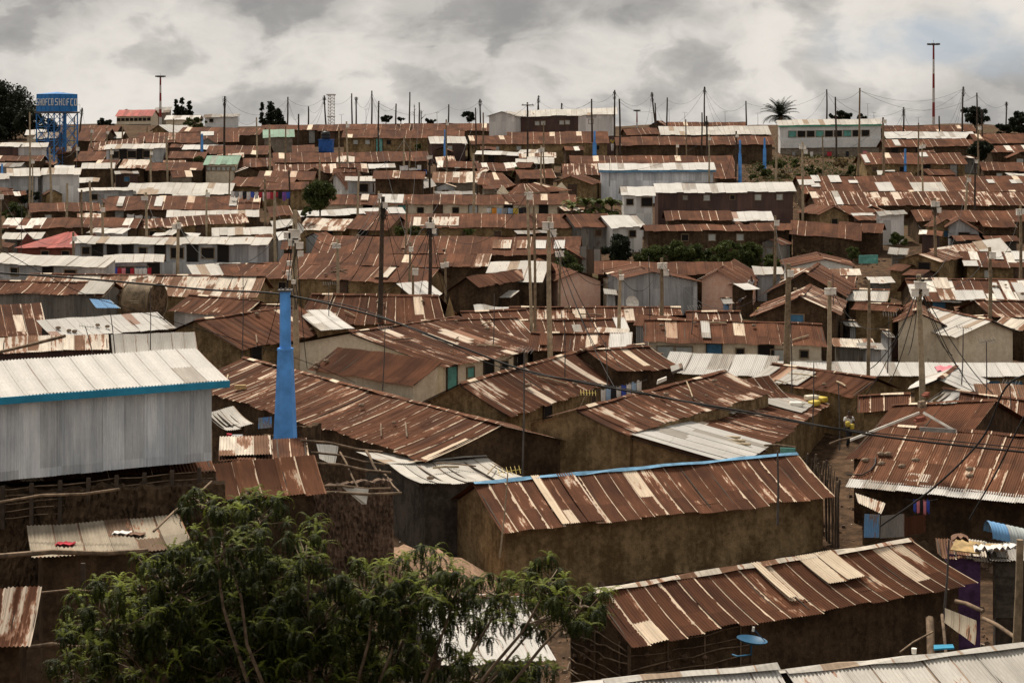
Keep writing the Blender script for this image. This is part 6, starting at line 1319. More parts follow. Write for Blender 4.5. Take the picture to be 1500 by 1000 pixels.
tin('awning', P(141, 451, 80), P(177, 452, 80), P(131, 438, 81.4), P(162, 440, 81.4), 'blue', 'light blue tin awning tilted out from the long weathered tin wall', 'awning')
# mud bank, sticks and rubble around the left foreground
stick('roof_beam', [P(-20, 520, 62), P(40, 506, 61), P(95, 492, 60)], .06, 'long pole lying across the brown lean-to at left', group=None)
for i, (a, b, r_, l) in enumerate((((440, 645, 58), (560, 662, 61), .045, 'upper of three bent beams bridging the gap beside small rusty roof'), ((455, 662, 58), (563, 680, 60), .04, 'middle of three bent beams bridging the gap beside small rusty roof'), ((455, 678, 57), (572, 692, 59), .05, 'lower of three bent beams bridging the gap beside small rusty roof'),
        ((458, 713, 56), (572, 715, 57), .04, 'long thin beam over the rubble gap'), ((430, 724, 55), (588, 722, 57), .05, 'lowest dark beam over the rubble gap'), ((536, 660, 60), (552, 690, 59), .05, 'rusty short post leaning in the rubble gap'), ((498, 662, 59), (525, 715, 57), .035, 'pale stick falling between the beams'),
        ((0, 735, 45.5), (175, 716, 45.5), .04, 'pale thin pole lying on the mud bank'), ((225, 778, 43), (310, 705, 46), .035, 'bare branch leaning over the low stained tin roof'), ((-10, 815, 37), (215, 806, 42), .06, 'long beam in front of the low stained tin roof'), ((36, 870, 38), (210, 863, 41), .025, 'thin pale pole across the dark opening at left'),
        ((40, 948, 37), (140, 945, 38), .05, 'low beam at the foot of the dark opening'), ((556, 688, 60), (585, 720, 57), .03, 'short stick under the sagging grey roof'))):
    p, q = P(*a), P(*b); stick('beam', [p, lerp(p, q, .35) + Z * .06, lerp(p, q, .7) - Z * .03, q], r_, l)
slab('door_post', [P(118, 825, 41), P(124, 825, 41), P(124, 912, 41), P(117, 912, 41)], .08, 'wood_dark', 'dark upright post holding the low stained tin roof', 'post')
tin('scrap_sheet', P(468, 672, 60), P(490, 683, 59.5), P(463, 650, 60.5), P(496, 652, 60), 'wg', 'crumpled pale tin scrap caught between the bent beams', 'scrap')
slab('rag', [P(500, 712, 56.5), P(540, 716, 56.5), P(537, 738, 56.3), P(530, 738, 56.4)], .02, 'box_white', 'dirty pale rag hanging from the thin beam', 'rag')
# earth and brick walls in the gap (left of the central house)
def lumpy(name, p0, p1, z0, z1, thick, m_, label, cat, seed, amp=.10, nx=40, nz=16):
    rs = np.random.RandomState(seed); e = (p1 - p0); n = Vector((e.y, -e.x, 0)).normalized(); hs = rs.rand(nz + 1, nx + 1); tn = np.convolve(rs.rand(nx + 7), np.ones(7) / 7, 'valid'); rows, uv = [], []
    for j in range(nz + 1):
        row = []
        for i in range(nx + 1):
            q = lerp(p0, p1, i / nx); zt = z1 + .5 * (tn[i] - .5); row.append(Vector((q.x, q.y, z0 + (zt - z0) * j / nz)) + n * (amp * (hs[j, i] - .5) + .25 * (1 - j / nz)))
        rows.append(row); uv.append([(i / nx * e.length, j / nz * (z1 - z0)) for i in range(nx + 1)])
    back = [p - n * thick for p in rows[-1]]; rows.append(back); uv.append(uv[-1]); rows.append([Vector((p.x, p.y, z0)) for p in back]); uv.append(uv[-1])
    mb = MB(); mb.grid(rows, uv, 0, False); o = mb.build(name, M[m_], None, origin=(p0 + p1) / 2); tag(o, label, cat); return o
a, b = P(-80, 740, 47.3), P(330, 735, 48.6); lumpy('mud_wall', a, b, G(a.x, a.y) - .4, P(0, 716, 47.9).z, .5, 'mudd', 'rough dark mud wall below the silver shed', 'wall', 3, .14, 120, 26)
a, b = P(430, 730, 60), P(575, 700, 61.5); lumpy('brick_wall', Vector((a.x, a.y, 0)), Vector((b.x, b.y, 0)), G(a.x, a.y) - .3, P(0, 712, 60).z, .3, 'rubble', 'crumbling dark rubble wall under the bent beams', 'wall', 5, .12, 60, 30)
a, b = P(395, 640, 63), P(470, 650, 66); lumpy('mud_wall', Vector((a.x, a.y, 0)), Vector((b.x, b.y, 0)), G(a.x, a.y) - .3, P(0, 640, 63).z, .3, 'mudd', 'dark mud wall right of the blue pillar foot', 'wall', 8, .08)
# stones, bricks and other loose things on roofs
def stone(key, u, v, s, label, m_='rock', nm='stone'):
    c = onroof(key, u, v) if isinstance(key, str) else P(u, v, key); rs = random.Random(int(u * 3 + v)); mb = MB(); rows = []
    for j in range(6):
        ph = -math.pi / 2 + math.pi * j / 5; rows.append([c + Z * s * .55 + Vector((math.cos(k * 1.0472) * math.cos(ph) * s * rs.uniform(.85, 1.15), math.sin(k * 1.0472) * math.cos(ph) * s * .8, math.sin(ph) * s * .6)) for k in range(6)]); rows[-1].append(rows[-1][0])
    mb.grid(rows, [[(k, j) for k in range(7)] for j in range(6)], 0, True); o = mb.build(nm, M[m_], None, origin=c); tag(o, label, 'stone', 'stones weighing down the roofs'); auto(o, u)
for u_, v_ in ((85, 482), (101, 486), (109, 487), (143, 478), (157, 480)): stone('whiteflat', u_, v_, .16, 'brown stone on the flat white roof behind the silver shed')
for u_, v_ in ((1268, 677), (1291, 682), (1301, 668), (1321, 686), (1341, 677), (1420, 690), (1421, 700), (1290, 668)): stone('rb', u_, v_, .17, 'stone weighing down the large rusty roof at right')
for u_, v_ in ((465, 535), (478, 531), (463, 541)): stone('creamlean', u_, v_, .17, 'stone on the low rusty lean-to of the cream house')
c = onroof('diag', 352, 570); mb = MB(); mb.box(c + Z * .12, Vector((.28, .05, 0)), Vector((-.03, .14, 0)), Z * .1); o = mb.build('brick', M['yellow_roofing'], None, origin=c); tag(o, 'loose orange brick lying on the diagonal rusty roof by the shed', 'brick')
stone('diag', 323, 562, .16, 'stone beside the blue fascia on the diagonal roof')
def jerrycan(key, u, v, col, label, rot, s=1.0):
    c = onroof(key, u, v) + Z * .13; e = Vector((math.cos(rot), math.sin(rot), 0)) * s; q = Vector((-e.y, e.x, 0)); root = empty('jerrycan', c, label, 'jerrycan', 'jerrycans lying on the roof')
    mb = MB(); rows = []                                    # rounded rectangular body lying on its side
    for t, sc in ((-.27, .72), (-.25, .94), (-.2, 1), (.15, 1), (.2, .94), (.25, .72), (.28, .3)):
        rows.append([c + e * t + (q * math.copysign(abs(math.cos(a)) ** .5, math.cos(a)) * .17 + Z * math.copysign(abs(math.sin(a)) ** .5, math.sin(a)) * .14) * sc for a in [k * math.pi / 8 for k in range(17)]])
    mb.grid(rows, [[(0, 0)] * 17] * 7, 0, True); mb.face(rows[0][:16]); mb.build('body', M[col], root)
    mb = MB(); mb.tube([c + e * .27 + Z * .05, c + e * .36 + Z * .05], .04, 8); mb.build('cap', M['pale_plastic'], root); mb = MB(); mb.tube([c + e * .2 - Z * .02 + q * .1, c + e * .33 + q * .1, c + e * .32 - q * .06, c + e * .2 - q * .06], .022, 5); mb.build('handle', M[col], root)
jerrycan('leanwhite', 1189, 586, 'pale_plastic', 'cream yellow jerrycan at the left of the pile on the roof', .4, 1.3); jerrycan('leanwhite', 1202, 588, 'yellow', 'bright yellow jerrycan at the right of the pile on the roof', 2.2, 1.3)
jerrycan('leanwhite', 1193, 594, 'yellow', 'bright yellow jerrycan lying lowest in the pile on the roof', .9, 1.3); jerrycan('leanwhite', 1166, 596, 'box_white', 'single whitish jerrycan lying apart from the yellow ones', 0, 1.2)
c = onroof('longwhite', 1384, 541); mb = MB(); rows = [[c + Vector(((i - 3) * .17, (j - 2) * .16, .06 + .05 * math.sin(i * 2 + j) + (j - 2) * .05)) for i in range(7)] for j in range(5)]; mb.grid(rows, [[(i, j) for i in range(7)] for j in range(5)], 0, True); mb.grid([[p - Z * .03 for p in r_] for r_ in rows], [[(i, j) for i in range(7)] for j in range(5)], 0, True)
o = mb.build('blanket', CLOTH['pink'], None, origin=c); tag(o, 'pink blanket spread on the very long white roof', 'blanket')
for (u_, v_, cl, l) in ((95, 797, 'red', 'crumpled red cloth on the low stained tin roof'), (178, 781, 'white', 'white rag on the low stained tin roof'), (198, 783, 'brown', 'tan rag on the low stained tin roof')):
    c = onroof('lowpale', u_, v_); mb = MB(); rows = [[c + Vector(((i - 3) * .08 + .02 * (j % 2), (j - 2) * .07 + .03 * math.sin(i * 1.3), .05 + .018 * math.sin(i * 2.3 + j * 1.7) - .008 * abs(i - 3))) for i in range(7)] for j in range(5)]; mb.grid(rows, [[(i, j) for i in range(7)] for j in range(5)], 0, True); mb.grid([[p - Z * .03 for p in r_] for r_ in rows], [[(i, j) for i in range(7)] for j in range(5)], 0, True)
    o = mb.build('rag', CLOTH[cl], None, origin=c); tag(o, l, 'rag')
for k, (u_, v_) in enumerate(((1068 , 642), (1075, 647), (1083, 652))):
    c = onroof('leanwhite', u_, v_); o = stick('board', [c + Z * .08 - X * .3, c + Z * .1 + Vector((.45, -.3, 0))], .06, 'weathered timber offcut on the clean pale sheets', 'timber', 'wood_pale', 'timber offcuts')
# satellite dishes
def dish(u, v, d, r, label, face=Vector((-.15, -.55, .8)), m_='dish_blue', mast=True):
    c = P(u, v, d); f = face.normalized(); a = f.cross(Z).normalized(); b = f.cross(a); root = empty('satellite_dish', c, label, 'satellite dish', 'satellite dishes'); rows = []
    for j in range(7): q = j / 6; rows.append([c + (a * math.cos(k * .3927) + b * math.sin(k * .3927)) * r * q + f * (q * q * r * .28) for k in range(17)])
    mb = MB(); mb.grid(rows, [[(0, 0)] * 17] * 7, 0, True); mb.grid([[p - f * .015 for p in r_] for r_ in rows], [[(0, 0)] * 17] * 7, 0, True); mb.build('reflector', M[m_], root)
    mb = MB(); hd = c + f * r * .95; mb.tube([c - b * -r * .9 + f * r * .2, hd], .012, 5); mb.build('feed_arm', M[m_], root); mb = MB(); mb.tube([hd - f * .07, hd + f * .05], .035, 7); mb.build('feed_horn', M['box_white'], root)
    if mast: mb = MB(); mb.tube([c - f * .02, c - f * .1 - Z * .2, c + Vector((-.35, .25, -.42)), c + Vector((-.45, .5, -.45))], .025, 6); mb.build('bracket', M[m_], root)
dish(1101, 942, 46, .42, 'blue satellite dish on the wall of the nearest mud and stick house', Vector((.12, .02, .99)))
dish(925, 444, 118, .5, 'pale satellite dish below the middle white gable', Vector((.4, -.9, .3)), 'box_white'); dish(437, 335, 150, .5, 'small pale dish by the pale rusty roof', Vector((.3, -.9, .3)), 'box_white')
# right foreground clutter
tin('tin_fence', P(1265, 787, 60), P(1288, 787, 60), P(1266, 752, 60), P(1289, 753, 60), 'blue', 'blue corrugated fence sheet in the yard at right', 'fence sheet'); tin('tin_fence', P(1289, 788, 60), P(1325, 786, 59.6), P(1290, 755, 60), P(1325, 752, 59.6), 'wd', 'grey corrugated fence sheets in the yard at right', 'fence sheet')
tin('rusty_fence', P(1326, 785, 59.6), P(1356, 780, 59.4), P(1326, 757, 59.6), P(1356, 753, 59.4), 'r', 'rusty brown fence sheet right of the grey ones in the yard', 'fence sheet')
tin('leaning_sheet', P(1257, 736, 58), P(1291, 752, 57), P(1253, 722, 58.6), P(1297, 737, 57.6), 'pr', 'tilted pale rusty sheet on top of the yard fence', 'tin sheet')
def roll():
    mb = MB(); d = 50; a = P(1447, 782, d); b = P(1530, 800, d); rows, uv = [], []
    for j in range(11):
        t = j / 10 * math.pi; off = Vector((0, -math.cos(t) * .5, math.sin(t) * .38)); rows.append([lerp(a, b, i / 24) + off + Z * (.02 * (i % 2)) for i in range(25)]); uv.append([(i * .1, j * .16) for i in range(25)])
    mb.grid(rows, uv, 0, True); mb.grid([[p - Z * .02 for p in r_] for r_ in rows], uv, 0, True); o = mb.build('curved_sheet', M['blue'], None, origin=a); tag(o, 'bent pale blue corrugated sheet at the right edge', 'tin sheet')
roll()
tin('folded_tin', P(1384, 912, 49), P(1428, 945, 47.5), P(1384, 890, 49.4), P(1430, 908, 48), 'tan', 'grey corrugated offcut leaning in the lower right lane', 'tin sheet')
slab('pot_lid', [P(1368, 952, 46), P(1398, 950, 46), P(1396, 945, 47), P(1368, 946, 47)], .04, 'blue_trim', 'bright blue lid lying at the foot of the nearest house', 'lid')
mb = MB(); c = onroof('white_bottom', 1339, 957) ; mb.tube([c, c + Z * .12], [.05, .06], 9); o = mb.build('tin_cup', M['box_white'], None, origin=c); tag(o, 'small white tin standing on the ridge at bottom right', 'tin can')
pole(1486, 790, 940, 0.12, 0, 'wood', 6, 'mossy wooden post cut by the right edge of the picture', d=44)
rr = random.Random(6)
for i in range(34):                                       # stick fence along the lane
    u = 1162 + i * 2.0 + rr.uniform(-1, 1); d = 76 - i * .25; b_ = P(u, 735 + i * .6, d); g = G(b_.x, d); t_ = P(u + rr.uniform(-6, 6), 668 + i * .8 + rr.uniform(-16, 14), d)
    stick('fence_post', [Vector((b_.x, d, g - .1)), lerp(b_, t_, .5) + X * rr.uniform(-.05, .05), t_], rr.uniform(.02, .045), 'rough stick of the stake fence beside the narrow lane at right', 'fence post', ['stick', 'wood_dark'][i % 2], 'stakes of the rough fence')
for i in range(26):                                       # woven sticks on the near house and its left end
    h_ = H['front']; c0, c1 = h_['cor'][0, 0], h_['cor'][1, 0]
# people
def skin_mesh(name, verts, edges, radii, m_, parent, origin):
    me = bpy.data.meshes.new(name); me.from_pydata([tuple(Vector(v) - Vector(origin)) for v in verts], edges, []); o = bpy.data.objects.new('tmp', me); COL.objects.link(o)
    sk = o.modifiers.new('s', 'SKIN'); su = o.modifiers.new('u', 'SUBSURF'); su.levels = 1
    for i, r_ in enumerate(radii): me.skin_vertices[0].data[i].radius = (r_, r_ * .85)
    me.skin_vertices[0].data[0].use_root = True
    bpy.context.view_layer.update(); dg = bpy.context.evaluated_depsgraph_get(); m2 = bpy.data.meshes.new_from_object(o.evaluated_get(dg)); bpy.data.objects.remove(o); m2.materials.clear(); m2.materials.append(m_)
    for p in m2.polygons: p.use_smooth = True
    q = bpy.data.objects.new(name, m2); COL.objects.link(q)
    if parent: q.parent = parent; q.location = Vector(origin) - world_loc(parent)
    return q
def person(u, v, d, label, shirt, trousers, yaw=0, bend=0, step=.15, arms=((.5, -.2), (.5, -.2)), zf=None):
    f = P(u, v, d); f.z = G(f.x, d) if zf is None else zf; root = empty('person', f, label, 'person'); ca, sa = math.cos(yaw), math.sin(yaw)
    def W(x, y, z): return Vector((f.x + x * ca - y * sa, f.y + x * sa + y * ca, f.z + z))
    def bp(y, z): dz = z - .95; return (y - math.sin(bend) * dz, .95 + math.cos(bend) * dz)   # upper body bends forward (-y)
    def B(x, y, z): yy, zz = bp(y, z); return W(x, yy, zz)
    arm = []
    for s, (el, fw) in zip((-1, 1), arms): arm.append([B(s * .19, 0, 1.42), B(s * .27, -fw * .25, 1.18), B(s * .27, -fw * .8 - .05, 1.42 - el), B(s * .27, -fw * .95 - .08, 1.42 - el - .07)])
    V = [W(0, 0, .95), B(0, 0, 1.2), B(0, 0, 1.42), B(0, -.01, 1.52), B(0, -.02, 1.62), B(0, -.02, 1.72), W(-.1, 0, .88), W(-.11, -step, .48), W(-.11, -step * .3, .06), W(-.11, -step * .3 - .16, .03), W(.1, 0, .88), W(.11, step * .4, .48), W(.11, step * 1.3, .06), W(.11, step * 1.3 - .16, .03)]
    V += arm[0] + arm[1]; E = [(0, 1), (1, 2), (2, 3), (3, 4), (4, 5), (0, 6), (6, 7), (7, 8), (8, 9), (0, 10), (10, 11), (11, 12), (12, 13), (2, 14), (14, 15), (15, 16), (16, 17), (2, 18), (18, 19), (19, 20), (20, 21)]
    Rr = [.13, .13, .14, .055, .095, .07, .09, .065, .045, .035, .09, .065, .045, .035, .06, .045, .033, .03, .06, .045, .033, .03]
    skin_mesh('body', V, E, Rr, M['skin'], root, f)
    skin_mesh('shirt', [V[0], V[1], V[2], V[14], lerp(V[14], V[15], .8), V[18], lerp(V[18], V[19], .8)], [(0, 1), (1, 2), (2, 3), (3, 4), (2, 5), (5, 6)], [.155, .155, .165, .08, .07, .08, .07], CLOTH[shirt], root, f)
    skin_mesh('trousers', [V[0], V[6], V[7], V[8], V[10], V[11], V[12]], [(0, 1), (1, 2), (2, 3), (0, 4), (4, 5), (5, 6)], [.15, .115, .09, .07, .115, .09, .07], CLOTH[trousers], root, f)
    skin_mesh('hair', [lerp(V[4], V[5], .5) + Vector((0, .01, .02)), V[5] + Z * .02], [(0, 1)], [.1, .075], M['hair'], root, f)
    return f
fp = person(1243, 690, 81, 'person in white top walking up the narrow lane carrying yellow things', 'white', 'black', .3, .05, .2, ((.4, .3), (.4, .3)), zf=P(1243, 655, 81).z)
person(1336, 425, 124, 'person in pale shirt standing in the alley right of the pink gables', 'white', 'orange', .5) if False else person(1100.5, 437, 122, 'person in pale shirt standing in the lane right of the rightmost pink gable', 'white', 'orange', .5, zf=P(1100, 440, 122).z)
person(1081, 462, 117, 'person in dark clothes bending forward below the rightmost pink gable', 'black', 'brown', 1.2, .9, .1, ((.6, .3), (.6, .3)), zf=P(1081, 464, 117).z)
person(897, 214, 217, 'person in yellow top by the end of the dark row near a far blue pillar', 'yellow', 'white', .2, zf=P(897, 222, 217).z)
c = fp + Vector((-.1, -.35, 1.05)); 
for i in range(2):
    mb = MB(); cc = c + Vector((.2 * i, 0, -.12 * i)); mb.tube([cc, cc + Z * .05, cc + Z * .22, cc + Z * .25], [.09, .11, .11, .05], 9); o = mb.build('yellow_container', M['yellow'], None, origin=cc); tag(o, ['small yellow container held by the person in the lane', 'second yellow container held lower by the person in the lane'][i], 'container')
for i, (u_, v_, cl, l) in enumerate(((1112, 458, 'yellow', 'yellow jerrycan standing left of the gable with blue board'), (1109, 462, 'yellow', 'lower yellow jerrycan left of the gable with blue board'))):
    d = 116; c = P(u_, v_, d); root = empty('jerrycan', c, l, 'jerrycan', 'jerrycans by the gable'); mb = MB(); mb.box(c + Z * .17, X * .13, Y * .1, Z * .17); mb.tube([c + Z * .33, c + Z * .4], .035, 6); mb.build('body', M['yellow'], root)
# corrugated boundary fences
def tin_fence(u0, v0, u1, v1, hgt, m_, label, n, d=None):
    a = hit(u0, v0, 0.2, d0=60) if d is None else P(u0, v0, d); b = P(u1, v1, a.y); root = empty('tin_fence', a, label, 'fence'); e = (b - a) / n; rng = random.Random(int(u0))
    for i in range(n):
        p, q = a + e * i, a + e * (i + .98); h1 = hgt * rng.uniform(.85, 1.1); mb = MB(); sheets(mb, p + Y * rng.uniform(-.05, .05) - Z * .6, q - Z * .6, p + Z * h1, q + Z * h1, rng, True, .02, .01, nrm=-Y); mb.build('fence_sheet', M[rng.choice(m_)], root)
    for i in range(n + 1):
        p = a + e * i + Y * .08; mb = MB(); mb.tube([p - Z * .6, p + Z * (hgt + .15)], .045, 5); mb.build('post', M['wood_dark'], root)
tin_fence(1303, 532, 1500, 532, 1.6, ['rust', 'rust', 'r', 'tin'], 'long rusty tin fence with white spots behind the very long white roof', 12, 106)
tin_fence(1218, 530, 1302, 531, 1.1, ['tin', 'grey', 'mudd'], 'low patched fence of grey tin behind the long white roof', 6, 106.5)
tin_fence(850, 388, 880, 390, 1.4, ['white', 'wd'], 'short whitish tin fence by the dark round bush', 3, 136)
slab('turquoise_board', [P(1258, 386, 134), P(1286, 386, 134), P(1286, 373, 134), P(1258, 374, 134)], .08, 'turq', 'faded turquoise boards beside the oblique striped roof', 'boards')
tin('white_board', P(611, 256, 186), P(617, 256, 186), P(611, 242, 186), P(617, 242, 186), 'white', 'white upright tin board beside blue tarpaulin, middle distance', 'board')
slab('blue_tarpaulin', [P(610, 262, 184), P(624, 262, 184), P(625, 252, 185), P(612, 254, 185)], .05, 'blue_tarp', 'crumpled blue tarpaulin on the two-storey tin house roof', 'tarpaulin')

def all_things():
    for o in COL.objects:
        if o.parent is None and o.get('label') and not o.get('kind'): o['kind'] = 'thing'
# ------------------------------------------------------------------ small shacks filling the gaps between rows
FL = [
 (396, 318, 430, 316, 303, 'r', 'mud', 'small dark shack left of the bushy tree foot'), (400, 334, 434, 331, 322, 'wg', 'mudd', 'little pale roof right under the small dark shack'), (408, 352, 440, 350, 340, 'w', 'grey', 'tiny white roof behind the many-boxed pole'),
 (410, 366, 442, 366, 354, 'r', 'mudd', 'tiny rusty roof behind the many-boxed pole'), (48, 203, 84, 203, 194, 'wd', 'mudd', 'long low roof glimpsed between the tower legs'), (36, 198, 66, 197, 190, 'w', 'cream', 'pale tilted roof left of the tower legs'),
 (428, 224, 462, 222, 212, 'rs', 'stone', 'rubble walled shack right of the green roofed skyline house'), (80, 226, 112, 225, 216, 'r', 'mudd', 'dark roof behind the right tower legs'), (78, 250, 108, 249, 242, 'w', 'mudd', 'white roof strip at the tower foot'),
 (676, 246, 700, 245, 238, 'w', 'mudd', 'tiny white roof by the wire-tangled pole'), (640, 240, 668, 238, 230, 'rp', 'mudd', 'tiny streaked roof by the wire-tangled pole'), (616, 276, 640, 274, 264, 'wd', 'mudd', 'dull low roof left of the stone walled house'),
 (1300, 372, 1330, 374, 364, 'wd', 'tin', 'dull little hut left of the oblique striped roof'), (1296, 396, 1322, 398, 388, 'r', 'mud', 'brown hut beneath the oblique striped roof'), (1320, 402, 1350, 404, 394, 'r', 'rust', 'rusty low canopy beneath the oblique striped roof'),
 (1345, 345, 1380, 346, 338, 'pw', 'rust', 'shack with peeling tin and a tall junk heap'), (1400, 352, 1440, 352, 344, 'r', 'tind', 'dark open shack below the grey walled hut'), (1446, 354, 1496, 354, 345, 'rs', 'tind', 'dark shack at the right below the rusty canopy'),
 (1105, 402, 1150, 402, 390, 'wg', 'grey', 'low grey tin annex behind the thick bare pole'), (1090, 425, 1112, 424, 416, 'w', 'mudd', 'small white sheet roof at the alley mouth'), (1300, 492, 1312, 492, 484, 'wd', 'grey', 'narrow grey tin closet left of the cream gable'),
 (1262, 512, 1300, 512, 504, 'wd', 'grey', 'grey tin closet above the low patched fence'), (1240, 478, 1262, 478, 470, 'wd', 'grey', 'narrow tin hut beside the thick pale pole'), (760, 232, 815, 232, 224, 'pr', 'mud', 'low faded roof behind the turquoise stall'),
 (640, 288, 700, 287, 280, 'wd', 'mudd', 'dull strip roof under the stone wall'), (1420, 212, 1450, 212, 205, 'r', 'mudd', 'small dark roof beside the tree at right'), (1300, 262, 1340, 262, 252, 'r', 'mud', 'low shed below the far right blue pillar'),
 (920, 425, 945, 424, 416, 'wd', 'grey', 'grey tin sheet shack left of the middle white gable'), (885, 432, 905, 432, 424, 'wd', 'grey', 'grey tin shack with scrawls by the left pink gable'), (1060, 445, 1076, 445, 437, 'wd', 'blue', 'bluish tin closet right of the grey tin extension'),
 (0, 408, 40, 406, 396, 'wg', 'tin', 'pale low roof at the left edge below the grey tenement'), (355, 460, 400, 462, 446, 'rs', 'mud', 'rusty roof over mud gable left of the blue pillar top'), (300, 480, 345, 478, 470, 'wg', 'mudd', 'grey roof sliver behind the dark rusty roof'),
 (1420, 600, 1470, 606, 590, 'wg', 'mud', 'pale little roof among the speckled roofs at the right'), (1352, 588, 1400, 596, 572, 'w', 'mud', 'small white roof with mud gable behind the large rusty roof'), (945, 522, 975, 518, 505, 'pr', 'mudd', 'small faded roof left of the bright white roof'),
 (330, 628, 372, 622, 600, 'wg', 'mudd', 'small cream tin roof between the silver shed and the diagonal roof'),
]
for i, (a, b, c, d_, r_, rf, wl, lb) in enumerate(FL):
    house('fl%d' % i, None, (a, b), (c, d_), r_, rf, wl, lb, lean=(i % 3 == 0), h=2.1, jit=0.14, sag=0.09)
# ------------------------------------------------------------------ clutter of the near lanes
def scatter(name, boxes, m_, smin, smax, n, seed, label=None):
    """loose rubble nobody could count, lying on the ground"""
    rs = np.random.RandomState(seed); Q = []
    x0, x1, y0, y1 = boxes
    xs, ys = rs.uniform(x0, x1, n), rs.uniform(y0, y1, n)
    for x, y in zip(xs, ys):
        s = smin + (smax - smin) * rs.rand() ** 2.5; c = np.array([x, y, G(x, y) + s * .3]); a = rs.rand() * 3.14; e = np.array([math.cos(a), math.sin(a), rs.uniform(-.3, .3)]) * s; f = np.array([-math.sin(a), math.cos(a), rs.uniform(-.3, .3)]) * s * rs.uniform(.4, 1); g = np.array([0, 0, s * rs.uniform(.3, .8)])
        t = c + g * .7
        for p, q in ((e, f), (f, -e), (-e, -f), (-f, e)): Q.append([c + p * 1.1 - g, c + q * 1.1 - g, t + q * .6, t + p * .6])
        Q.append([t + e * .6, t + f * .6, t - e * .6, t - f * .6])
    o = soup(name, Q, rs.rand(len(Q)), m_); o['kind'] = 'stuff'
    if label: o['label'] = label
scatter('rubble', (-14, 22, 42, 84), 'rubble', .04, .22, 2600, 1); scatter('litter', (-12, 24, 40, 90), 'box_white', .03, .09, 260, 2); scatter('stones', (-8, 26, 40, 60), 'rock', .05, .25, 700, 3)
scatter('hillside_rubble', (22, 52, 178, 216), 'rock', .08, .35, 900, 4); scatter('alley_rubble', (10, 40, 100, 150), 'rubble', .05, .25, 900, 5)
def lattice_wall():
    h_ = H['front']; root = h_['root']; c00, c10, c01 = h_['cor'][0, 0], h_['cor'][1, 0], h_['cor'][0, 1]; rr = random.Random(3)
    for (p, q, k) in ((c01, c00, 11), (c00, lerp(c00, c10, .34), 6)):
        e = (q - p).normalized(); out = Vector((e.y, -e.x, 0)); L = (q - p).length; mb = MB(); zt = h_['A'].z - .15
        for i in range(k):
            z = zt - .28 * i - .05; sl_ = rr.uniform(-.35, .25); pts = [p + e * L * t / 8 + out * (.07 + rr.uniform(-.02, .03)) + Z * (z + sl_ * (t / 8 - .5) + rr.uniform(-.05, .05)) for t in range(9)]; mb.tube(pts, [rr.uniform(.012, .024) for _ in pts], 5)
        for i in range(int(L / .8) + 1): mb.tube([p + e * min(L, i * 1.3) + out * .03 + Z * zt, p + e * min(L, i * 1.3) + out * .03 + Z * (zt - 2.9)], .03, 5)
        mb.build('stick_lattice', M['stick'], root)
        mb = MB()
        for i in range(int(L * 7)):
            c = p + e * rr.uniform(.1, L - .1) + out * .02 + Z * (zt - rr.uniform(.3, 2.8)); s = rr.uniform(.05, .13); rows = []
            for j in range(4):
                ph = -1.57 + 3.14 * j / 3; rows.append([c + (e * math.cos(a) + Z * math.sin(a)) * s * math.cos(ph) * rr.uniform(.8, 1.2) + out * s * .6 * math.sin(ph) for a in [t * 1.2566 for t in range(5)]]); rows[-1].append(rows[-1][0])
            mb.grid(rows, [[(0, 0)] * 6] * 4, 0, True)
        mb.build('wall_stones', M['rubble'], root)
lattice_wall()
# boards and odds on the large rusty house, purple shack and lane
slab('white_ridge_board', [P(1245, 646, 67), P(1346, 606, 68.5), P(1346, 602.5, 68.5), P(1245, 642.5, 67)], .04, 'box_white', 'long white board on the left slope of the hip behind the large rusty roof', 'board')
slab('white_ridge_board', [P(1352, 606, 68.2), P(1401, 634, 67), P(1402, 630.5, 67), P(1354, 602.5, 68.2)], .04, 'box_white', 'short white board on the right slope of the hip behind the large rusty roof', 'board')
slab('grey_ridge_board', [P(1347, 631, 66.5), P(1400, 634, 66.3), P(1400, 628, 66.3), P(1347, 625, 66.5)], .05, 'door_grey', 'grey board lying at the ridge of the large rusty roof', 'board')
for i, (u_, v_, w_, h_, m_, l) in enumerate(((1350, 592, 9, 10, 'rock', 'lumpy block balanced on the hip peak at right'), (1348, 614, 12, 7, 'brick', 'stack of broken bricks below the hip peak at right'), (1356, 578, 7, 6, 'brick', 'broken brick at the very top of the hip at right'))):
    d = 68.0; c = P(u_, v_, d); s = d / F; rs_ = random.Random(i); mb = MB()
    for k in range(3): mb.box(c + Vector((rs_.uniform(-.06, .06), rs_.uniform(-.1, .1), (k - 1) * h_ * s / 3)), Vector((w_ * s / 2, .03, .02)), Vector((-.03, .12, 0)), Z * h_ * s / 6.3)
    o = mb.build('brick_pile', M[m_], None, origin=c); tag(o, l, 'bricks')
pts = [onroof('rb', 1240 + 0, 698) + Z * .1] + [onroof('rb', u_, v_) + Z * .12 for u_, v_ in ((1262, 700), (1275, 693), (1282, 684), (1283, 674))]; cable(pts, .03, 'bent black hose lying on the large rusty roof', n=6, name='hose')
for (a, b, c_, d_, m_, l) in (((1392, 806), (1436, 812), (1440, 796), (1400, 790), 'yellow_roofing', 'tan board laid on the purple shack roof'), ((1426, 800), (1441, 808), (1444, 803), (1430, 796), 'wood_dark', 'dark plank on the purple shack roof'), ((1440, 806), (1470, 808), (1468, 798), (1444, 797), 'yellow_roofing', 'second tan board over the joint of purple and board shacks')):
    slab('loose_board', [P(*a, 55.7), P(*b, 55.6), P(*c_, 56.4), P(*d_, 56.5)], .04, m_, l, 'board')
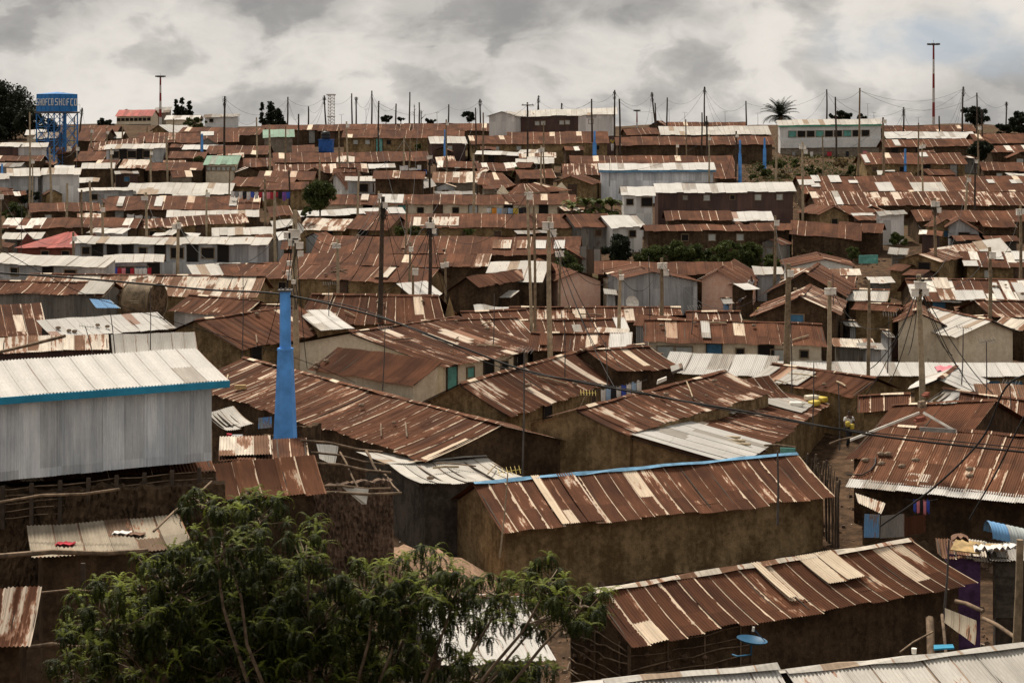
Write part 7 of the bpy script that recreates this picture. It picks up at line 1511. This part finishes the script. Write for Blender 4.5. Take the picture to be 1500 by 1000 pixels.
for (u_, v_, l) in ((1440, 802, 'white rag at the left on the board shack roof'), (1462, 802, 'white rag in the middle of the board shack roof'), (1482, 800, 'white bundle at the right on the board shack roof'), (1405, 786, 'reddish rubbish heap on the purple shack roof')):
    c = P(u_, v_, 55.4); mb = MB(); rows = [[c + Vector(((i - 3) * .09, (j - 2) * .09, .05 + .07 * math.sin(i * 2.3 + j * 1.7 + u_) - .025 * abs(i - 3))) for i in range(7)] for j in range(5)]
    mb.grid(rows, [[(i, j) for i in range(7)] for j in range(5)], 0, True); mb.grid([[p - Z * .05 for p in r_] for r_ in rows], [[(i, j) for i in range(7)] for j in range(5)], 0, True); o = mb.build('rag', CLOTH['white' if 'white' in l else 'brown'], None, origin=c); tag(o, l, 'rag')
for i, (a, b, r_, l) in enumerate((((1318, 955, 47), (1366, 925, 49), .03, 'thin stick leaning on the wall of the nearest house'), ((1380, 900, 51), (1386, 960, 49), .05, 'bent stake in the lane by the grey offcut'), ((1440, 905, 50), (1490, 935, 48), .06, 'beam lying in the lane before the board shack'), ((1400, 880, 53), (1440, 895, 52), .07, 'reddish beam at the foot of the purple shack'),
        ((1362, 905, 50), (1364, 960, 49), .12, 'stout pale post at the right corner of the nearest house'), ((1215, 650, 76), (1250, 640, 76), .05, 'rail slanting over the stake fence'), ((1120, 652, 73), (1165, 655, 74), .05, 'rail ending at the stake fence near the jerrycan roof'))):
    p, q = P(*a), P(*b); stick('beam', [p, lerp(p, q, .4) + Z * .05, q], r_, l)
slab('green_basin_board', [P(1143, 676, 72), P(1165, 680, 72), P(1165, 656, 72), P(1143, 655, 72)], .05, 'turq', 'green and white tin panel left of the stake fence', 'panel')
slab('rolled_tin', [P(985, 548, 90), P(1001, 542, 90), P(1000, 535, 91), P(983, 540, 91)], .15, 'wd', 'folded grey tin standing on the bright white roof edge', 'tin sheet')
slab('white_sack', [P(962, 562, 88), P(976, 556, 88), P(976, 551, 88), P(963, 556, 88)], .2, 'box_white', 'white sack at the head of the washing lane', 'sack')
# stall of odds under the blue pillar
tin('blue_fence', P(378, 628, 62), P(398, 626, 62), P(378, 612, 62), P(398, 610, 62), 'blue', 'blue tin panel left of the blue pillar foot', 'panel'); slab('bundle', [P(332, 641, 60), P(340, 641, 60), P(340, 635, 60), P(333, 634, 60)], .15, 'cloth_red', 'red bundle left of the blue pillar foot', 'bundle')
slab('crate', [P(341, 642, 60), P(356, 642, 60), P(356, 636, 60), P(341, 636, 60)], .3, 'cloth_grey', 'pale crate beside the red bundle by the blue pillar', 'crate')
# spilled earth slope in front of the central house's left corner
mb = MB(); rows, uv = [], []
for j in range(9):
    rows.append([]); uv.append([])
    for i in range(17): x = -6.5 + i * .42; y = 58 + j * .8; rows[-1].append(Vector((x, y, G(x, y) + 1.7 * max(0, 1 - ((i - 7) / 8.2) ** 2) * max(0, 1 - ((j - 5) / 4.3) ** 2) + .12 * math.sin(i * 2.1 + j * 1.3)))); uv[-1].append((x, y))
mb.grid(rows, uv, 0, True); simple('earth_pale', (0.26, 0.165, 0.105), .95, .25, 6, bump=.6); o = mb.build('earth_mound', M['earth_pale']); o['kind'] = 'structure'

# slats under the silver shed
h_ = H['shed']; e_ = h_['e']; rr = random.Random(8); a0, b0 = P(-60, 722, 47.0), P(312, 688, 49.0)
for i in range(5):
    mb = MB(); o_ = Z * (-.2 * i - .02); mb.tube([lerp(a0, b0, t / 10) + o_ + Z * rr.uniform(-.03, .03) + Y * .05 for t in range(11)], .018, 5); o = mb.build('slat', M['stick'], None, origin=a0); o.parent = H['mudbase']['root']; o.location = Vector(a0) - world_loc(H['mudbase']['root'])
for i in range(9):
    mb = MB(); q = lerp(a0, b0, (i + .5) / 9); mb.box(q - Z * .5 - Y * .02, X * .05, Y * .05, Z * .6); o = mb.build('upright', M['wood_dark'], H['mudbase']['root'])
# small annexes crowded against the rows
rr = random.Random(77); n_an = 0
for key in list(H.keys()):
    h_ = H[key]; A, B, e, n, W = h_['A'], h_['B'], h_['e'], h_['n'], h_['W']; L = (B - A).length
    if not (98 < A.y < 236) or key.startswith('fl') or L < 3.2: continue
    sh = h_['root'].get('label', ''); short = next((s for s, u, v in HOUSES if abs(u - U((A + B) / 2)) < .6 and abs(v - V_((A + B) / 2)) < .6), None)
    if not short or key[0] not in 'abcde' or key in ('c14', 'c13', 'c13b', 'd12', 'd12b', 'b29d', 'b29a', 'b29b', 'b29c', 'c11', 'c11b', 'c8', 'd1', 'c3', 'b14', 'd16', 'd18', 'b10', 'grey2', 'washhouse', 'a17', 'a15b'): continue
    eh = Vector((e.x, e.y, 0)).normalized()
    for q in range(1 + int(L / 9)):
        if rr.random() < .25: continue
        L2 = rr.uniform(1.8, 4.2); W2 = rr.uniform(1.0, 1.7); f = (q + rr.uniform(.1, .9)) / (1 + int(L / 9)); yaw = rr.uniform(-.35, .35)
        kind = rr.random(); ee = Vector((eh.x * math.cos(yaw) - eh.y * math.sin(yaw), eh.x * math.sin(yaw) + eh.y * math.cos(yaw), 0)); nn = Vector((-ee.y, ee.x, 0))
        c = lerp(A, B, f) - n * rr.uniform(2.2, 4.0); hh = rr.uniform(1.75, 2.15); st = rr.choice(['r', 'r', 'rs', 'rp', 'rs', 'wg', 'wd', 'r', 'pr', 'pw']); wl = rr.choice(['mudd', 'mudd', 'mud', 'tin', 'rust', 'grey', 'stone'])
        O = c - ee * L2 / 2; O.z = G(c.x, c.y) + hh; fc = 'front'; lean = False
        if kind < .4: lean = True; rise = rr.uniform(.2, .5)
        elif kind < .7: rise = W2 * rr.uniform(.28, .5)
        else:                                                 # gable end toward us
            O = c + ee * W2; O.z = G(c.x, c.y) + hh; ee, nn = nn, -ee; rise = W2 * rr.uniform(.35, .6); L2 = rr.uniform(2, 3.2); fc = 'end0'
        kd = {'r': 'dark rusty', 'rs': 'streaked rusty', 'rp': 'flaking rusty', 'wg': 'dull pale', 'wd': 'grey', 'w': 'white', 'pr': 'faded', 'pw': 'patched'}[st]; sp = 'gabled annex' if not lean else 'lean-to'
        r_ = core('an%d' % n_an, f'small {kd} {sp} before the {short}', O, ee, nn, L2, W2, rise, hh, st, wl, False, rr, dict(name='iron_roofed_annex', cat='shack', lean=lean, facade=fc, jit=.12, sag=.08, oh=.2, og=.15, wins=[(.5, rr.choice('wd'), rr.choice(['dark', 'door_brown', 'door_blue', 'shutter', 'door_grey']))] if rr.random() < .6 else []), 'small annexes crowded against the rows')
        auto(r_['root'], U(c)); n_an += 1
print('annexes', n_an)

def cover(name, px, d_, n, m_, size, seed):
    rs = np.random.RandomState(seed); u0, u1, v0, v1 = px; Q = []; T = []
    for i in range(n):
        p = hit(rs.uniform(u0, u1), rs.uniform(v0, v1), 0.0, d0=d_)
        if rs.rand() < .5 + .5 * math.sin(p.x * .7 + seed) * math.sin(p.y * .5): continue
        for k in range(5):
            c = np.array([p.x + rs.normal() * .35, p.y + rs.normal() * .35, G(p.x, p.y) + rs.rand() * .3]); a = rs.normal(size=3); a /= np.linalg.norm(a); b = np.cross(a, rs.normal(size=3)); b /= np.linalg.norm(b); s = size * rs.uniform(.5, 1.4)
            Q.append([c - a * s, c + b * s * .5, c + a * s, c - b * s * .5]); T.append(rs.rand())
    o = soup(name, Q, np.array(T), m_); o['kind'] = 'stuff'
cover('hillside_scrub', (1095, 1300, 228, 280), 185, 1500, 'leaf_far', .16, 1); cover('dry_grass', (1095, 1300, 228, 280), 185, 900, 'straw', .12, 2); cover('bank_weeds', (930, 1260, 352, 395), 125, 1500, 'leaf_bright', .11, 3)
cover('weeds', (380, 700, 700, 900), 55, 300, 'straw', .05, 4)

# stones and timber lying on the nearer roofs
rr = random.Random(41)
for short, key in (('long diagonal rusty roof', 'diag'), ('mud house with big gable', 'mudgable'), ('streaked roof beside washing lane', 'left2'), ('cream house with turquoise doors', 'creamdoors'), ('mud gable behind jerrycan roof', 'rgable'), ('dark rusty roof right of pillar', 'leftdark'),
                   ('wide rusty hip roof', 'b21'), ('long streaked roof', 'b21s'), ('long plain rusty roof with cream wall', 'b28'), ('wide rusty row', 'b18'), ('long pale streaked roof', 'palelong'), ('patchwork roof', 'd17'), ('long flaking roof', 'b24'), ('dark rusty row, third from front', 'b20'), ('gable with blue board', 'd19'), ('pale grey sagging roof', 'greylean')):
    h_ = H[key]
    for i in range(rr.randint(2, 5)):
        c = lerp(lerp(h_['A'], h_['B'], rr.uniform(.08, .92)), lerp(h_['RA'], h_['RB'], .5), rr.uniform(.1, .35)) + Z * .06
        f = rr.uniform(.08, .92); t = rr.uniform(.1, .9); c = lerp(lerp(h_['A'], h_['B'], f), lerp(h_['RA'], h_['RB'], f), t) + Z * .07
        if rr.random() < .6: stone(c.y, U(c), V_(c), rr.uniform(.09, .17), f'stone lying on the {short}')
        else:
            d2 = (h_['e'] * rr.uniform(.3, 1) + h_['n'] * rr.uniform(-.6, .6)).normalized() * rr.uniform(.4, 1.1); d2.z += (h_['rise'] / h_['W']) * d2.dot(h_['n']); stick('timber', [c - d2, c + Z * .03, c + d2], rr.uniform(.03, .05), f'piece of timber lying on the {short}', 'timber', rr.choice(['stick', 'wood_pale']), 'timber pieces on the roofs')
# ------------------------------------------------------------------ make look-alike labels single out one thing
def finish_labels():
    from collections import defaultdict
    g = defaultdict(list)
    for o, u in LABELS: g[o['label']].append((u, o))
    words = ['first', 'second', 'third', 'fourth', 'fifth', 'sixth', 'seventh', 'eighth', 'ninth', 'tenth', 'eleventh', 'twelfth']
    for k, l in g.items():
        if len(l) < 2: continue
        l.sort(key=lambda x: x[0])
        for i, (u, o) in enumerate(l):
            w = {0: 'leftmost', len(l) - 1: 'rightmost'}.get(i, (words[i] if i < 12 else str(i + 1) + 'th') + ' from left')
            o['label'] = (w + ' ' + k) if w in ('leftmost', 'rightmost') else k + ', ' + w
finish_labels()
all_things()
